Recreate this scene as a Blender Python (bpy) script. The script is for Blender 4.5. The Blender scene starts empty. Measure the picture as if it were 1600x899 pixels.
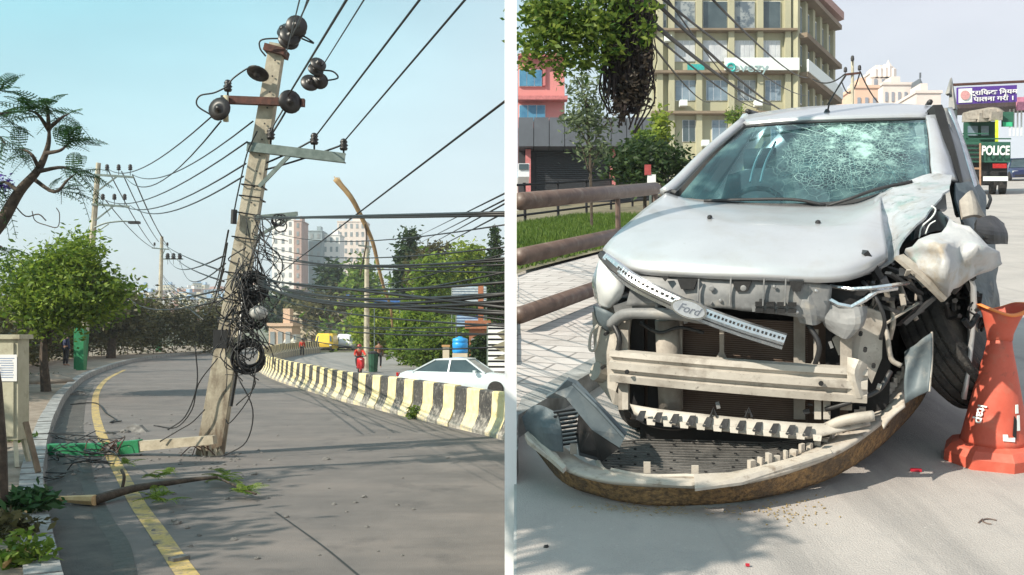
import bpy, bmesh, math, random
import numpy as np
from mathutils import Vector, Matrix, noise
random.seed(7); rng = np.random.default_rng(11)
sc = bpy.context.scene
COL = sc.collection
# ------------------------------------------------------------------ camera, sky, sun, exposure
F = 1500.0; HZ = 518.0; CAMH = 2.0
cd = bpy.data.cameras.new('camera'); cam = bpy.data.objects.new('camera', cd); COL.objects.link(cam)
cam.location = (0, 0, CAMH); cam.rotation_euler = (math.radians(90), 0, 0)
cd.sensor_width = 36; cd.lens = 36 * F / 1600; cd.shift_y = (HZ - 449.5) / 1600
cd.clip_start = .05; cd.clip_end = 6000
sc.camera = cam
SUN = Vector((-.70, -.44, .60)).normalized()
el = math.asin(SUN.z); az = math.atan2(SUN.x, SUN.y)
w = bpy.data.worlds.new('World'); sc.world = w; w.use_nodes = True
nt = w.node_tree; nt.nodes.clear()
out = nt.nodes.new('ShaderNodeOutputWorld'); bg = nt.nodes.new('ShaderNodeBackground')
sky = nt.nodes.new('ShaderNodeTexSky'); sky.sky_type = 'NISHITA'; sky.sun_disc = False
sky.sun_elevation = el; sky.sun_rotation = az; sky.air_density = 1.0; sky.dust_density = 3.0; sky.ozone_density = 1.0
# thin high haze cloud over the clear sky (real sky variation, direction based)
tc = nt.nodes.new('ShaderNodeTexCoord'); mp = nt.nodes.new('ShaderNodeMapping'); mp.inputs['Scale'].default_value = (1.2, 1.2, 4)
nz = nt.nodes.new('ShaderNodeTexNoise'); nz.inputs['Scale'].default_value = 1.4; nz.inputs['Detail'].default_value = 5
rp = nt.nodes.new('ShaderNodeValToRGB'); rp.color_ramp.elements[0].position = .3; rp.color_ramp.elements[1].position = .72
rp.color_ramp.elements[0].color = (.55, .55, .55, 1); rp.color_ramp.elements[1].color = (.92, .92, .92, 1)
mx = nt.nodes.new('ShaderNodeMixRGB'); mx.inputs['Color2'].default_value = (9, 10, 11, 1)
# the haze is bluer-green away from the sun's side and whiter towards the street side
sx_ = nt.nodes.new('ShaderNodeSeparateXYZ'); mrs = nt.nodes.new('ShaderNodeMapRange'); mrs.inputs[1].default_value = -.55; mrs.inputs[2].default_value = .45; mrs.interpolation_type = 'SMOOTHSTEP'
hz = nt.nodes.new('ShaderNodeMixRGB'); hz.inputs['Color1'].default_value = (3.9, 10.0, 11.3, 1); hz.inputs['Color2'].default_value = (9.9, 10.1, 11.0, 1)
nt.links.new(tc.outputs['Generated'], sx_.inputs[0]); nt.links.new(sx_.outputs['X'], mrs.inputs[0]); nt.links.new(mrs.outputs[0], hz.inputs['Fac'])
mrz = nt.nodes.new('ShaderNodeMapRange'); mrz.inputs[1].default_value = .32; mrz.inputs[2].default_value = .0; hz2 = nt.nodes.new('ShaderNodeMixRGB'); hz2.inputs['Color2'].default_value = (10.6, 11.4, 11.6, 1)
nt.links.new(sx_.outputs['Z'], mrz.inputs[0]); nt.links.new(mrz.outputs[0], hz2.inputs['Fac']); nt.links.new(hz.outputs[0], hz2.inputs['Color1']); nt.links.new(hz2.outputs[0], mx.inputs['Color2'])
nt.links.new(tc.outputs['Generated'], mp.inputs['Vector']); nt.links.new(mp.outputs[0], nz.inputs['Vector'])
nt.links.new(nz.outputs['Fac'], rp.inputs['Fac']); nt.links.new(rp.outputs[0], mx.inputs['Fac'])
nt.links.new(sky.outputs[0], mx.inputs['Color1']); nt.links.new(mx.outputs[0], bg.inputs['Color'])
bg.inputs['Strength'].default_value = .070
nt.links.new(bg.outputs[0], out.inputs['Surface'])
sl = bpy.data.lights.new('sun', 'SUN'); sl.energy = 5.0; sl.angle = math.radians(.6); sl.color = (1, .91, .77)
so = bpy.data.objects.new('sun', sl); COL.objects.link(so); so.rotation_euler = SUN.to_track_quat('Z', 'Y').to_euler()
sc.view_settings.view_transform = 'Standard'; sc.view_settings.look = 'None'
sc.view_settings.exposure = .47; sc.view_settings.gamma = 1
sc.cycles.use_denoising = True; sc.cycles.max_bounces = 6; sc.cycles.transparent_max_bounces = 12
# ------------------------------------------------------------------ frames
FA = Matrix.Identity(4)
HB = 1.45
nrm = Vector((-.03, -.162, .986)).normalized()
def hyB(x): return HZ + (nrm.x * (x - 800) + nrm.y * F) / nrm.z
def ray(x, y): return Vector(((x - 800) / F, 1, (HZ - y) / F))
eyB = ray(1490, hyB(1490)).normalized(); exB = eyB.cross(nrm).normalized()
RB = Matrix((exB, eyB, nrm))                       # world -> street frame
FB = Matrix.Translation((0, 0, CAMH)) @ RB.transposed().to_4x4() @ Matrix.Translation((0, 0, -HB))
def V(*a): return Vector(a)
def GA(x, y, z=0.):
    r = ray(x, y); t = (z - CAMH) / r.z; return V(0, 0, CAMH) + r * t
def PA(x, y, D): return V(0, 0, CAMH) + ray(x, y) * D
def GB(x, y, z=0.):
    r = RB @ ray(x, y); t = (z - HB) / r.z; return V(0, 0, HB) + r * t
def PB(x, y, D): return V(0, 0, HB) + (RB @ ray(x, y)) * D
def PBX(x, y, X):
    r = RB @ ray(x, y); return V(0, 0, HB) + r * (X / r.x)
# ------------------------------------------------------------------ materials
MATS = {}
def mat(name, c, rough=.7, var=.18, scale=8., bump=.15, metal=0., c2=None, lo=.35, hi=.65, bscale=None, coat=0., alpha=None, spec=.5, det=6.):
    if name in MATS: return MATS[name]
    m = bpy.data.materials.new(name); m.use_nodes = True; n = m.node_tree; N = n.nodes; L = n.links
    b = N['Principled BSDF']; b.inputs['Roughness'].default_value = rough; b.inputs['Metallic'].default_value = metal
    b.inputs['Coat Weight'].default_value = coat; b.inputs['Specular IOR Level'].default_value = spec
    t = N.new('ShaderNodeTexCoord'); q = N.new('ShaderNodeTexNoise'); q.inputs['Scale'].default_value = scale; q.inputs['Detail'].default_value = det
    q.inputs['Roughness'].default_value = .62
    L.new(t.outputs['Object'], q.inputs['Vector'])
    r = N.new('ShaderNodeValToRGB'); r.color_ramp.elements[0].position = lo; r.color_ramp.elements[1].position = hi
    if c2 is None:
        a0 = [min(1, v * (1 - var)) for v in c]; a1 = [min(1, v * (1 + var)) for v in c]
    else: a0, a1 = c, c2
    r.color_ramp.elements[0].color = (*a0, 1); r.color_ramp.elements[1].color = (*a1, 1)
    L.new(q.outputs['Fac'], r.inputs['Fac']); L.new(r.outputs[0], b.inputs['Base Color'])
    if bump:
        q2 = N.new('ShaderNodeTexNoise'); q2.inputs['Scale'].default_value = bscale or scale * 4; q2.inputs['Detail'].default_value = 5
        L.new(t.outputs['Object'], q2.inputs['Vector'])
        u = N.new('ShaderNodeBump'); u.inputs['Strength'].default_value = bump; u.inputs['Distance'].default_value = .02
        L.new(q2.outputs['Fac'], u.inputs['Height']); L.new(u.outputs[0], b.inputs['Normal'])
    if alpha is not None: b.inputs['Alpha'].default_value = alpha
    MATS[name] = m; return m
def overlay(m, c, scale, lo, hi, amt=1., axis=None, stretch=(1, 1, 1)):
    """mixes a second real colour (dirt, rust, stain) over a material by noise"""
    n = m.node_tree; N = n.nodes; L = n.links; b = N['Principled BSDF']
    src = b.inputs['Base Color'].links[0].from_socket
    t = N.new('ShaderNodeTexCoord'); mpn = N.new('ShaderNodeMapping'); mpn.inputs['Scale'].default_value = stretch
    L.new(t.outputs['Object'], mpn.inputs[0])
    q = N.new('ShaderNodeTexNoise'); q.inputs['Scale'].default_value = scale; q.inputs['Detail'].default_value = 7; q.inputs['Roughness'].default_value = .65
    L.new(mpn.outputs[0], q.inputs['Vector'])
    mr = N.new('ShaderNodeMapRange'); mr.inputs[1].default_value = lo; mr.inputs[2].default_value = hi; mr.inputs[4].default_value = amt
    L.new(q.outputs['Fac'], mr.inputs[0])
    fac = mr.outputs[0]
    if axis:   # (z0, z1): full below z0, none above z1 (object space), broken up by the noise
        s = N.new('ShaderNodeSeparateXYZ'); L.new(t.outputs['Object'], s.inputs[0])
        m2 = N.new('ShaderNodeMapRange'); m2.inputs[1].default_value = axis[0]; m2.inputs[2].default_value = axis[1]; m2.inputs[3].default_value = .55; m2.inputs[4].default_value = -.35
        L.new(s.outputs['Z'], m2.inputs[0])
        ad = N.new('ShaderNodeMath'); ad.operation = 'ADD'; ad.use_clamp = True; L.new(fac, ad.inputs[0]); L.new(m2.outputs[0], ad.inputs[1]); fac = ad.outputs[0]
    x = N.new('ShaderNodeMixRGB'); x.inputs['Color2'].default_value = (*c, 1)
    L.new(fac, x.inputs['Fac']); L.new(src, x.inputs['Color1']); L.new(x.outputs[0], b.inputs['Base Color'])
    return m
def leafmat(name, dark, light, trans=.35):
    if name in MATS: return MATS[name]
    m = bpy.data.materials.new(name); m.use_nodes = True; n = m.node_tree; N = n.nodes; L = n.links
    b = N['Principled BSDF']; b.inputs['Roughness'].default_value = .55; b.inputs['Specular IOR Level'].default_value = .3
    g = N.new('ShaderNodeNewGeometry'); r = N.new('ShaderNodeValToRGB')
    r.color_ramp.elements[0].color = (*dark, 1); r.color_ramp.elements[1].color = (*light, 1)
    L.new(g.outputs['Random Per Island'], r.inputs['Fac']); L.new(r.outputs[0], b.inputs['Base Color'])
    tr = N.new('ShaderNodeBsdfTranslucent'); L.new(r.outputs[0], tr.inputs['Color'])
    ms = N.new('ShaderNodeMixShader'); ms.inputs[0].default_value = trans
    L.new(b.outputs[0], ms.inputs[1]); L.new(tr.outputs[0], ms.inputs[2]); L.new(ms.outputs[0], N['Material Output'].inputs['Surface'])
    MATS[name] = m; return m
# ------------------------------------------------------------------ mesh builder
class MB:
    def __init__(s): s.v = []; s.f = []; s.mi = []; s.cur = 0
    def add(s, vs, fs):
        k = len(s.v); s.v += [tuple(p) for p in vs]; s.f += [tuple(i + k for i in f) for f in fs]; s.mi += [s.cur] * len(fs); return s
    def box(s, c, d, rz=0., m=None):
        c = Vector(c); R = m if m is not None else Matrix.Rotation(rz, 3, 'Z'); x, y, z = [a / 2 for a in d]
        vs = [c + R @ V(i * x, j * y, k * z) for i in (-1, 1) for j in (-1, 1) for k in (-1, 1)]
        return s.add(vs, [(0, 1, 3, 2), (4, 6, 7, 5), (0, 4, 5, 1), (2, 3, 7, 6), (0, 2, 6, 4), (1, 5, 7, 3)])
    def bar(s, a, b, wd, h, up=(0, 0, 1)):
        a = Vector(a); b = Vector(b); d = b - a; L = d.length; d.normalize(); u = Vector(up); sx = d.cross(u)
        if sx.length < 1e-4: sx = d.cross(V(1, 0, 0))
        sx.normalize(); u = sx.cross(d)
        R = Matrix((sx, d, u)).transposed()
        return s.box((a + b) / 2, (wd, L, h), m=R)
    def tube(s, pts, r, n=6, cap=True):
        pts = [Vector(p) for p in pts]; k = len(pts); rs = r if isinstance(r, (list, tuple)) else [r] * k
        vs = []; fs = []; pu = None
        for i, p in enumerate(pts):
            d = (pts[min(i + 1, k - 1)] - pts[max(i - 1, 0)])
            if d.length < 1e-7: d = V(0, 0, 1)
            d.normalize()
            if pu is None: pu = d.cross(V(0, 0, 1)); pu = pu if pu.length > .05 else d.cross(V(1, 0, 0))
            pu = (pu - d * pu.dot(d)); pu = pu.normalized() if pu.length > 1e-5 else d.orthogonal().normalized(); pv = d.cross(pu)
            for j in range(n):
                t = 2 * math.pi * j / n; vs.append(p + (pu * math.cos(t) + pv * math.sin(t)) * rs[i])
        for i in range(k - 1):
            for j in range(n): fs.append((i * n + j, i * n + (j + 1) % n, (i + 1) * n + (j + 1) % n, (i + 1) * n + j))
        if cap: fs += [tuple(range(n - 1, -1, -1)), tuple((k - 1) * n + j for j in range(n))]
        return s.add(vs, fs)
    def lathe(s, base, prof, n=16, axis=(0, 0, 1), rot=0.):
        ax = Vector(axis).normalized(); u = ax.orthogonal().normalized()
        if abs(ax.z) > .99: u = V(1, 0, 0)
        v = ax.cross(u); base = Vector(base); vs = []; fs = []
        for r, h in prof:
            for j in range(n):
                t = 2 * math.pi * j / n + rot; vs.append(base + ax * h + (u * math.cos(t) + v * math.sin(t)) * r)
        for i in range(len(prof) - 1):
            for j in range(n): fs.append((i * n + j, i * n + (j + 1) % n, (i + 1) * n + (j + 1) % n, (i + 1) * n + j))
        fs += [tuple(range(n - 1, -1, -1)), tuple((len(prof) - 1) * n + j for j in range(n))]
        return s.add(vs, fs)
    def prism(s, pts, d):       # pts: loop of 3-D points, d: extrusion vector
        d = Vector(d); pts = [Vector(p) for p in pts]; k = len(pts)
        return s.add(pts + [p + d for p in pts], [tuple(range(k)), tuple(range(2 * k - 1, k - 1, -1))] + [(i, k + i, k + (i + 1) % k, (i + 1) % k) for i in range(k)])
    def grid(s, rows):
        m = len(rows[0]); vs = [p for r in rows for p in r]
        return s.add(vs, [(i * m + j, i * m + j + 1, (i + 1) * m + j + 1, (i + 1) * m + j) for i in range(len(rows) - 1) for j in range(m - 1)])
    def patch(s, rows, nu=6, nv=6, crumple=0., seed=0., fs=6.):
        g = cgrid(rows, nu, nv)
        if crumple:
            for r in g:
                for p in r:
                    q = noise.noise_vector(p * fs + V(seed, 0, 0)); p += V(q.x, q.y, q.z) * crumple
        return s.grid(g)
    def ring(s, c, R, r, ax=(0, 1, 0), n=28, m=6, sq=1., a0=0., a1=2 * math.pi):
        ax = Vector(ax).normalized(); u = ax.orthogonal().normalized(); v = ax.cross(u); c = Vector(c)
        return s.tube([c + (u * math.cos(t) + v * math.sin(t) * sq) * R for t in [a0 + (a1 - a0) * i / n for i in range(n + 1)]], r, m)
    def leaves(s, c, rad, n, size, clumps=0, flat=.8):
        c = np.array(c, float); rad = np.array(rad, float)
        k = clumps or max(6, n // 60)
        d = rng.normal(size=(k, 3)); d /= np.linalg.norm(d, axis=1)[:, None]
        cc = d * (rng.uniform(.25, 1, (k, 1)) ** .45) * rad * .86
        idx = rng.integers(0, k, n); spread = rad.mean() * (1.7 / k ** (1 / 3)) * .5
        P = c + cc[idx] + rng.normal(size=(n, 3)) * spread * np.array([1, 1, .75])
        a = rng.normal(size=(n, 3)); a[:, 2] *= .6; a /= np.linalg.norm(a, axis=1)[:, None]
        b = rng.normal(size=(n, 3)); b = np.cross(a, b); b /= np.linalg.norm(b, axis=1)[:, None] + 1e-9
        sz = size * rng.uniform(.55, 1.3, (n, 1))
        q = np.stack([P - a * sz, P - b * sz * .42, P + a * sz, P + b * sz * .42], 1).reshape(-1, 3)
        k0 = len(s.v); s.v += [tuple(t) for t in q.tolist()]
        s.f += [(k0 + 4 * i, k0 + 4 * i + 1, k0 + 4 * i + 2, k0 + 4 * i + 3) for i in range(n)]; s.mi += [s.cur] * n
        return s
def cr(p0, p1, p2, p3, t):
    return .5 * ((2 * p1) + (p2 - p0) * t + (2 * p0 - 5 * p1 + 4 * p2 - p3) * t * t + (3 * p1 - p0 - 3 * p2 + p3) * t ** 3)
def spline(pts, n=6):
    pts = [Vector(p) for p in pts]; o = []
    k = len(pts)
    for i in range(k - 1):
        a = pts[i - 1] if i else pts[0] * 2 - pts[1]; d = pts[i + 2] if i + 2 < k else pts[-1] * 2 - pts[-2]
        for j in range(n): o.append(cr(a, pts[i], pts[i + 1], d, j / n))
    o.append(pts[-1].copy()); return o
def cgrid(rows, nu, nv):
    R = [spline(r, nu) for r in rows]
    cols = [spline([r[j] for r in R], nv) for j in range(len(R[0]))]
    return [[cols[j][i].copy() for j in range(len(cols))] for i in range(len(cols[0]))]
# ------------------------------------------------------------------ objects
FR = {}      # top-level object -> (frame, base location)
def tag(o, label, cat, group=None, kind=None):
    if label: o['label'] = label
    if cat: o['category'] = cat
    if group: o['group'] = group
    if kind: o['kind'] = kind
    return o
def thing(name, label, cat, loc, fr=FA, group=None):
    o = bpy.data.objects.new(name, None); o.empty_display_size = .2; COL.objects.link(o)
    loc = Vector(loc); o.matrix_world = fr @ Matrix.Translation(loc); FR[o] = (fr, loc)
    return tag(o, label, cat, group)
def build(mb, name, mats, parent=None, loc=None, fr=FA, smooth=False, label=None, solid=0.):
    """parent None: a top-level mesh whose origin is loc; otherwise coordinates are those of the parent's thing"""
    if parent is not None:
        root = parent
        while root.parent: root = root.parent
        fr, loc = FR[root]
    loc = Vector(loc or (0, 0, 0))
    me = bpy.data.meshes.new(name); A = np.array(mb.v, float).reshape(-1, 3) - np.array(loc)
    me.from_pydata(A.tolist(), [], mb.f)
    ml = mats if isinstance(mats, (list, tuple)) else [mats]
    for m in ml: me.materials.append(m)
    if len(ml) > 1: me.polygons.foreach_set('material_index', mb.mi)
    if smooth: me.polygons.foreach_set('use_smooth', [True] * len(me.polygons))
    me.update(); o = bpy.data.objects.new(name, me); COL.objects.link(o)
    if parent is not None: o.parent = parent
    else: o.matrix_world = fr @ Matrix.Translation(loc); FR[o] = (fr, loc)
    if solid:
        s = o.modifiers.new('s', 'SOLIDIFY'); s.thickness = solid; s.offset = 0
    if label: o['label'] = label
    return o
def copy_tree(o, parent=None):
    c = o.copy(); COL.objects.link(c); c.parent = parent
    if o in FR: FR[c] = FR[o]
    for ch in list(o.children): copy_tree(ch, c)
    return c
def struct(mb, name, m, loc=(0, 0, 0), fr=FA, smooth=False): return tag(build(mb, name, m, None, loc, fr, smooth), None, None, None, 'structure')
def text(body, size, m, parent, origin, xa, ya, name='lettering', bold=0.0, ext=.004, shear=0., align='CENTER', sx=1.):
    """real letters laid on a surface: origin, x axis and y axis in the thing's coordinates"""
    cu = bpy.data.curves.new(name, 'FONT'); cu.body = body; cu.size = size; cu.extrude = ext; cu.offset = bold; cu.align_x = align; cu.align_y = 'CENTER'; cu.shear = shear
    t = bpy.data.objects.new('tmp', cu); COL.objects.link(t); bpy.context.view_layer.update()
    me = bpy.data.meshes.new_from_object(t.evaluated_get(bpy.context.evaluated_depsgraph_get())); bpy.data.objects.remove(t); bpy.data.curves.remove(cu)
    xa = Vector(xa).normalized(); ya = Vector(ya).normalized(); za = xa.cross(ya)
    root = parent
    while root.parent: root = root.parent
    loc = FR[root][1]; M = Matrix((xa * sx, ya, za)).transposed().to_4x4(); M.translation = Vector(origin) - loc
    me.transform(M); me.materials.clear(); me.materials.append(m); me.name = name
    o = bpy.data.objects.new(name, me); COL.objects.link(o); o.parent = parent; return o
def cable(name, label, cat, pts, r, m, fr=FA, group=None, sag=0., n=5, k=14, parent=None):
    pts = [Vector(p) for p in pts]
    if len(pts) == 2 and True:
        a, b = pts; up = V(0, 0, 1)
        P = [a.lerp(b, i / k) - up * sag * 4 * (i / k) * (1 - i / k) for i in range(k + 1)]
    else: P = spline(pts, k)
    mb = MB().tube(P, r, n)
    if parent is not None: return build(mb, name, m, parent, smooth=True)
    return tag(build(mb, name, m, None, P[0], fr, True), label, cat, group)
def skin(joints, edges, radii, name, m, parent, sub=1):
    root = parent
    while root.parent: root = root.parent
    fr, loc = FR[root]
    me = bpy.data.meshes.new('t'); me.from_pydata([tuple(Vector(p) - loc) for p in joints], edges, [])
    o = bpy.data.objects.new('t', me); COL.objects.link(o)
    o.modifiers.new('k', 'SKIN'); su = o.modifiers.new('u', 'SUBSURF'); su.levels = sub; su.render_levels = sub
    for i, sv in enumerate(me.skin_vertices[0].data):
        r = radii[i]; sv.radius = r if isinstance(r, tuple) else (r, r); sv.use_root = (i == 0)
    bpy.context.view_layer.update()
    m2 = bpy.data.meshes.new_from_object(o.evaluated_get(bpy.context.evaluated_depsgraph_get())); bpy.data.objects.remove(o)
    m2.materials.clear(); m2.materials.append(m); m2.name = name
    m2.polygons.foreach_set('use_smooth', [True] * len(m2.polygons))
    q = bpy.data.objects.new(name, m2); COL.objects.link(q); q.parent = parent; return q

# ------------------------------------------------------------------ common materials
M_asph = mat('asphalt', (.11, .099, .094), .82, c2=(.165, .146, .136), scale=1.3, bump=.35, bscale=90, lo=.3, hi=.7)
overlay(M_asph, (.23, .195, .175), .5, .48, .74, .6, stretch=(.5, 1.5, 1)); overlay(M_asph, (.05, .047, .048), 1.1, .56, .7, .55); overlay(M_asph, (.22, .20, .18), 55, .60, .70, .5); overlay(M_asph, (.04, .04, .04), 38, .60, .68, .5); overlay(M_asph, (.055, .05, .05), .9, .52, .70, .3, stretch=(.3, 1.3, 1))
M_dark_asph = mat('gutter_asphalt', (.045, .04, .037), .75, c2=(.09, .08, .07), scale=3, bump=.5, bscale=60)
M_conc_road = mat('concrete_road', (.35, .32, .30), .85, c2=(.43, .395, .37), scale=1.5, bump=.45, bscale=140, lo=.3, hi=.7)
overlay(M_conc_road, (.26, .25, .25), 2.5, .55, .75, .5); overlay(M_conc_road, (.20, .19, .185), .8, .55, .66, .55, stretch=(2.6, .15, 1)); overlay(M_conc_road, (.52, .48, .45), 45, .60, .70, .5); overlay(M_conc_road, (.30, .28, .27), .7, .52, .68, .5); overlay(M_conc_road, (.22, .2, .2), 60, .62, .72, .55)
M_kerb = mat('kerb_stone', (.20, .205, .205), .85, c2=(.36, .36, .35), scale=5, bump=.4)
overlay(M_kerb, (.10, .095, .085), 4, .5, .7, .7)
M_side = mat('dirt_path', (.17, .13, .095), .9, c2=(.30, .25, .20), scale=2.2, bump=.6, bscale=30)
M_yel = mat('road_paint_yellow', (.44, .31, .09), .8, c2=(.50, .38, .17), scale=5, bump=.2); overlay(M_yel, (.14, .12, .10), 5, .46, .64, .9); overlay(M_yel, (.14, .12, .10), 30, .56, .62, .8)
M_pole = mat('pole_concrete', (.36, .32, .24), .85, c2=(.52, .48, .37), scale=3.5, bump=.35, bscale=25); overlay(M_pole, (.14, .11, .08), 3, .52, .72, .8, stretch=(2, 2, .6))
M_black = mat('black_cable', (.012, .012, .013), .5, var=.3, bump=0)
M_insul = mat('brown_porcelain', (.012, .008, .007), .42, var=.3, scale=12, bump=0, spec=.6)
M_rust = mat('rusty_steel', (.045, .02, .016), .8, c2=(.12, .045, .03), scale=10, bump=.3)
M_galv = mat('grey_green_steel', (.12, .155, .14), .5, c2=(.20, .24, .22), scale=8, bump=.1, metal=.4)
M_green = mat('green_paint', (.012, .16, .06), .5, c2=(.02, .22, .09), scale=6, bump=.2); overlay(M_green, (.3, .28, .22), 7, .64, .7, .8)
M_white = mat('white_paint', (.78, .78, .77), .6, var=.04, scale=3, bump=.05)
M_bark = mat('bark', (.04, .03, .023), .9, c2=(.10, .075, .055), scale=9, bump=.8, bscale=22)
M_rock = mat('rubble', (.11, .105, .10), .9, c2=(.26, .25, .235), scale=10, bump=.6)
M_steel = mat('bare_metal', (.45, .45, .45), .4, c2=(.6, .6, .6), scale=12, bump=.1, metal=.8)
M_rub = mat('tyre_rubber', (.016, .016, .017), .85, c2=(.045, .042, .04), scale=14, bump=.4)
M_glassd = mat('dark_window_glass', (.03, .05, .06), .08, c2=(.07, .10, .11), scale=.7, bump=0, spec=.8)
L_tree = leafmat('leaf_bright', (.06, .13, .014), (.27, .36, .045), .45)
L_dark = leafmat('leaf_dark', (.012, .035, .010), (.05, .085, .02))
L_mid = leafmat('leaf_mid', (.05, .115, .016), (.22, .30, .045), .45)
L_olive = leafmat('leaf_olive', (.055, .05, .02), (.14, .13, .05))
L_hedge = leafmat('leaf_hedge', (.035, .036, .014), (.12, .115, .045), .2)
L_jac = leafmat('leaf_jacaranda', (.015, .05, .015), (.05, .13, .035))
L_lit = leafmat('leaf_sunny', (.10, .18, .02), (.34, .40, .055), .45)
L_purple = leafmat('flower_purple', (.08, .05, .3), (.2, .12, .55))
# ================================================================== ROAD WITH THE LEANING POLE
def poly(mb, pts): return mb.add(pts, [tuple(range(len(pts)))])
def strip(mb, A, B): return mb.grid([[Vector(p) for p in A], [Vector(p) for p in B]])
# ground
mb = MB(); N = 24
mb.grid([[V(-1100 + 2200 * i / N, -30 + 1390 * (j / N) ** 2, -1.3) for i in range(N + 1)] for j in range(N + 1)])
struct(mb, 'ground', mat('valley_ground', (.07, .085, .04), .9, c2=(.14, .13, .08), scale=.05, bump=.2))
# barrier line (px on ground)
BAR = [(880, 710), (788, 682), (700, 662), (642, 649), (586, 636), (540, 625), (493, 611), (447, 597), (418, 584), (406, 573), (411, 562), (432, 554), (460, 549), (500, 545)]
bar_w = spline([GA(x, y) for x, y in BAR], 10)
KB = [(112, 960), (96, 899), (86, 853), (76, 806), (71, 760), (75, 722), (78, 699), (89, 657), (110, 617), (145, 588), (205, 567), (261, 558), (330, 551), (420, 545), (520, 541)]
kerb_w = spline([GA(x, y) for x, y in KB], 8)
mb = MB()
pts = kerb_w + bar_w[::-1] + [V(9, 2, 0), V(9, -6, 0), V(-3, -6, 0)]
kerb_far = kerb_w
# road sheet: strips between kerb and barrier resampled
def resample(P, n):
    L = [0]
    for a, b in zip(P, P[1:]): L.append(L[-1] + (b - a).length)
    o = []; j = 0
    for i in range(n):
        t = L[-1] * i / (n - 1)
        while j < len(P) - 2 and L[j + 1] < t: j += 1
        o.append(P[j].lerp(P[j + 1], (t - L[j]) / max(1e-9, L[j + 1] - L[j])))
    return o
K = resample([V(-2.4, -6, 0)] + kerb_w, 90); B_ = resample([V(7, -6, 0)] + bar_w, 90)
mb.grid([[K[i].lerp(B_[i], t / 6) for i in range(90)] for t in range(7)])
struct(mb, 'road', M_asph)
# lower carriageway behind the barrier
ZC = -.45
mb = MB(); Rt = [V(14, -6, ZC)] + [V(p.x + 7.5 + .16 * p.y + .0006 * p.y ** 2, p.y + 4, ZC) for p in bar_w]
Lb = [V(7.1, -6, ZC)] + [V(p.x + .05, p.y + .05, ZC) for p in bar_w]
mb.grid([[a.lerp(b, t / 5) for a, b in zip(Lb, Rt)] for t in range(6)])
struct(mb, 'lower_road', mat('pale_asphalt', (.20, .19, .18), .85, c2=(.27, .25, .235), scale=.8, bump=.3, bscale=50))
mb = MB(); Rt2 = [V(p.x + 9 + .3 * p.y, p.y + 12, ZC + .12) for p in Rt]
strip(mb, [p + V(0, 0, .12) for p in Rt], Rt2); strip(mb, [p + V(0, 0, .12) for p in Rt], [p + V(0, 0, -.1) for p in Rt])
struct(mb, 'far_pavement', mat('pale_dust', (.34, .29, .23), .9, c2=(.45, .39, .32), scale=.6, bump=.3))
# kerb blocks
mb = MB(); KR = resample(kerb_w, 330)
# arc spacing ~.45 m near, blocks built between consecutive samples, with an open joint
KR = [kerb_w[0]]; acc = 0.
tot = 0.
KK = resample(kerb_w, 4000); last = KK[0]
for p in KK:
    if (p - last).length > .5: KR.append(p); last = p
for a, b in zip(KR, KR[1:]):
    d = (b - a); L = d.length; d.normalize(); s = V(-d.y, d.x, 0); h = .2 + random.uniform(-.008, .01); g = .035
    a2 = a + d * g; b2 = b - d * g
    q = [a2, b2, b2 + s * .30, a2 + s * .30]; t = [a2 + s * .03 + V(0, 0, h), b2 + s * .03 + V(0, 0, h), b2 + s * .29 + V(0, 0, h), a2 + s * .29 + V(0, 0, h)]
    mb.add(q + t, [(0, 1, 5, 4), (1, 2, 6, 5), (2, 3, 7, 6), (3, 0, 4, 7), (4, 5, 6, 7)])
struct(mb, 'kerb', M_kerb)
def offs(P, o, z=0.):
    r = []
    for i, p in enumerate(P):
        d = (P[min(i + 1, len(P) - 1)] - P[max(i - 1, 0)]); d.normalize(); r.append(p + V(-d.y, d.x, 0) * o + V(0, 0, z))
    return r
mb = MB(); inn = offs(KR, .1, .17); outp = [V(min(p.x - 3.0 - .028 * p.y, -4.5), p.y + .035 * p.y, .17 + 0) for p in inn]
mb.grid([[a.lerp(b, t / 4) + V(0, 0, .0) for a, b in zip(inn, outp)] for t in range(5)])
strip(mb, outp, [p + V(-30, 0, -.4) for p in outp])
struct(mb, 'pavement', M_side)
# wet gutter band and yellow line
gut = [(a.lerp(b, .0)) for a, b in zip(KR, KR)]
mb = MB(); gl = offs(KR[:60], -.02, .004); gr_ = [p + V(0, 0, 0) for p in offs(KR[:60], -.55, .004)]
strip(mb, gl, gr_); struct(mb, 'gutter', M_dark_asph)
YL = [(345, 960), (292, 897), (247, 832), (215, 787), (190, 742), (170, 705), (156, 672), (149, 640), (152, 612), (168, 592), (195, 578)]
yl = spline([GA(x, y, .005) for x, y in YL], 8)
mb = MB(); strip(mb, offs(yl, .09), offs(yl, -.09)); struct(mb, 'road_marking', M_yel)
mb = MB(); cr_ = spline([GA(x, y, .006) for x, y in [(133, 722), (142, 760), (165, 810), (190, 850), (200, 899)]], 6)
strip(mb, offs(cr_, .07), offs(cr_, -.10)); struct(mb, 'drain_stain', mat('wet_dirt', (.035, .027, .02), .6, c2=(.06, .05, .04), scale=9, bump=.5))
mb = MB(); cj = spline([GA(x, y, .004) for x, y in [(430, 800), (500, 850), (560, 899), (610, 940)]], 5)
strip(mb, offs(cj, .012), offs(cj, -.012)); struct(mb, 'road_joint', mat('tar_seam', (.02, .02, .02), .7))
c = GA(280, 872, .02); mb = MB().box(c, (.16, .09, .03), .9); tag(build(mb, 'road_stud', M_rock, None, c), 'small grey road stud set on the yellow line', 'road stud')
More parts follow.
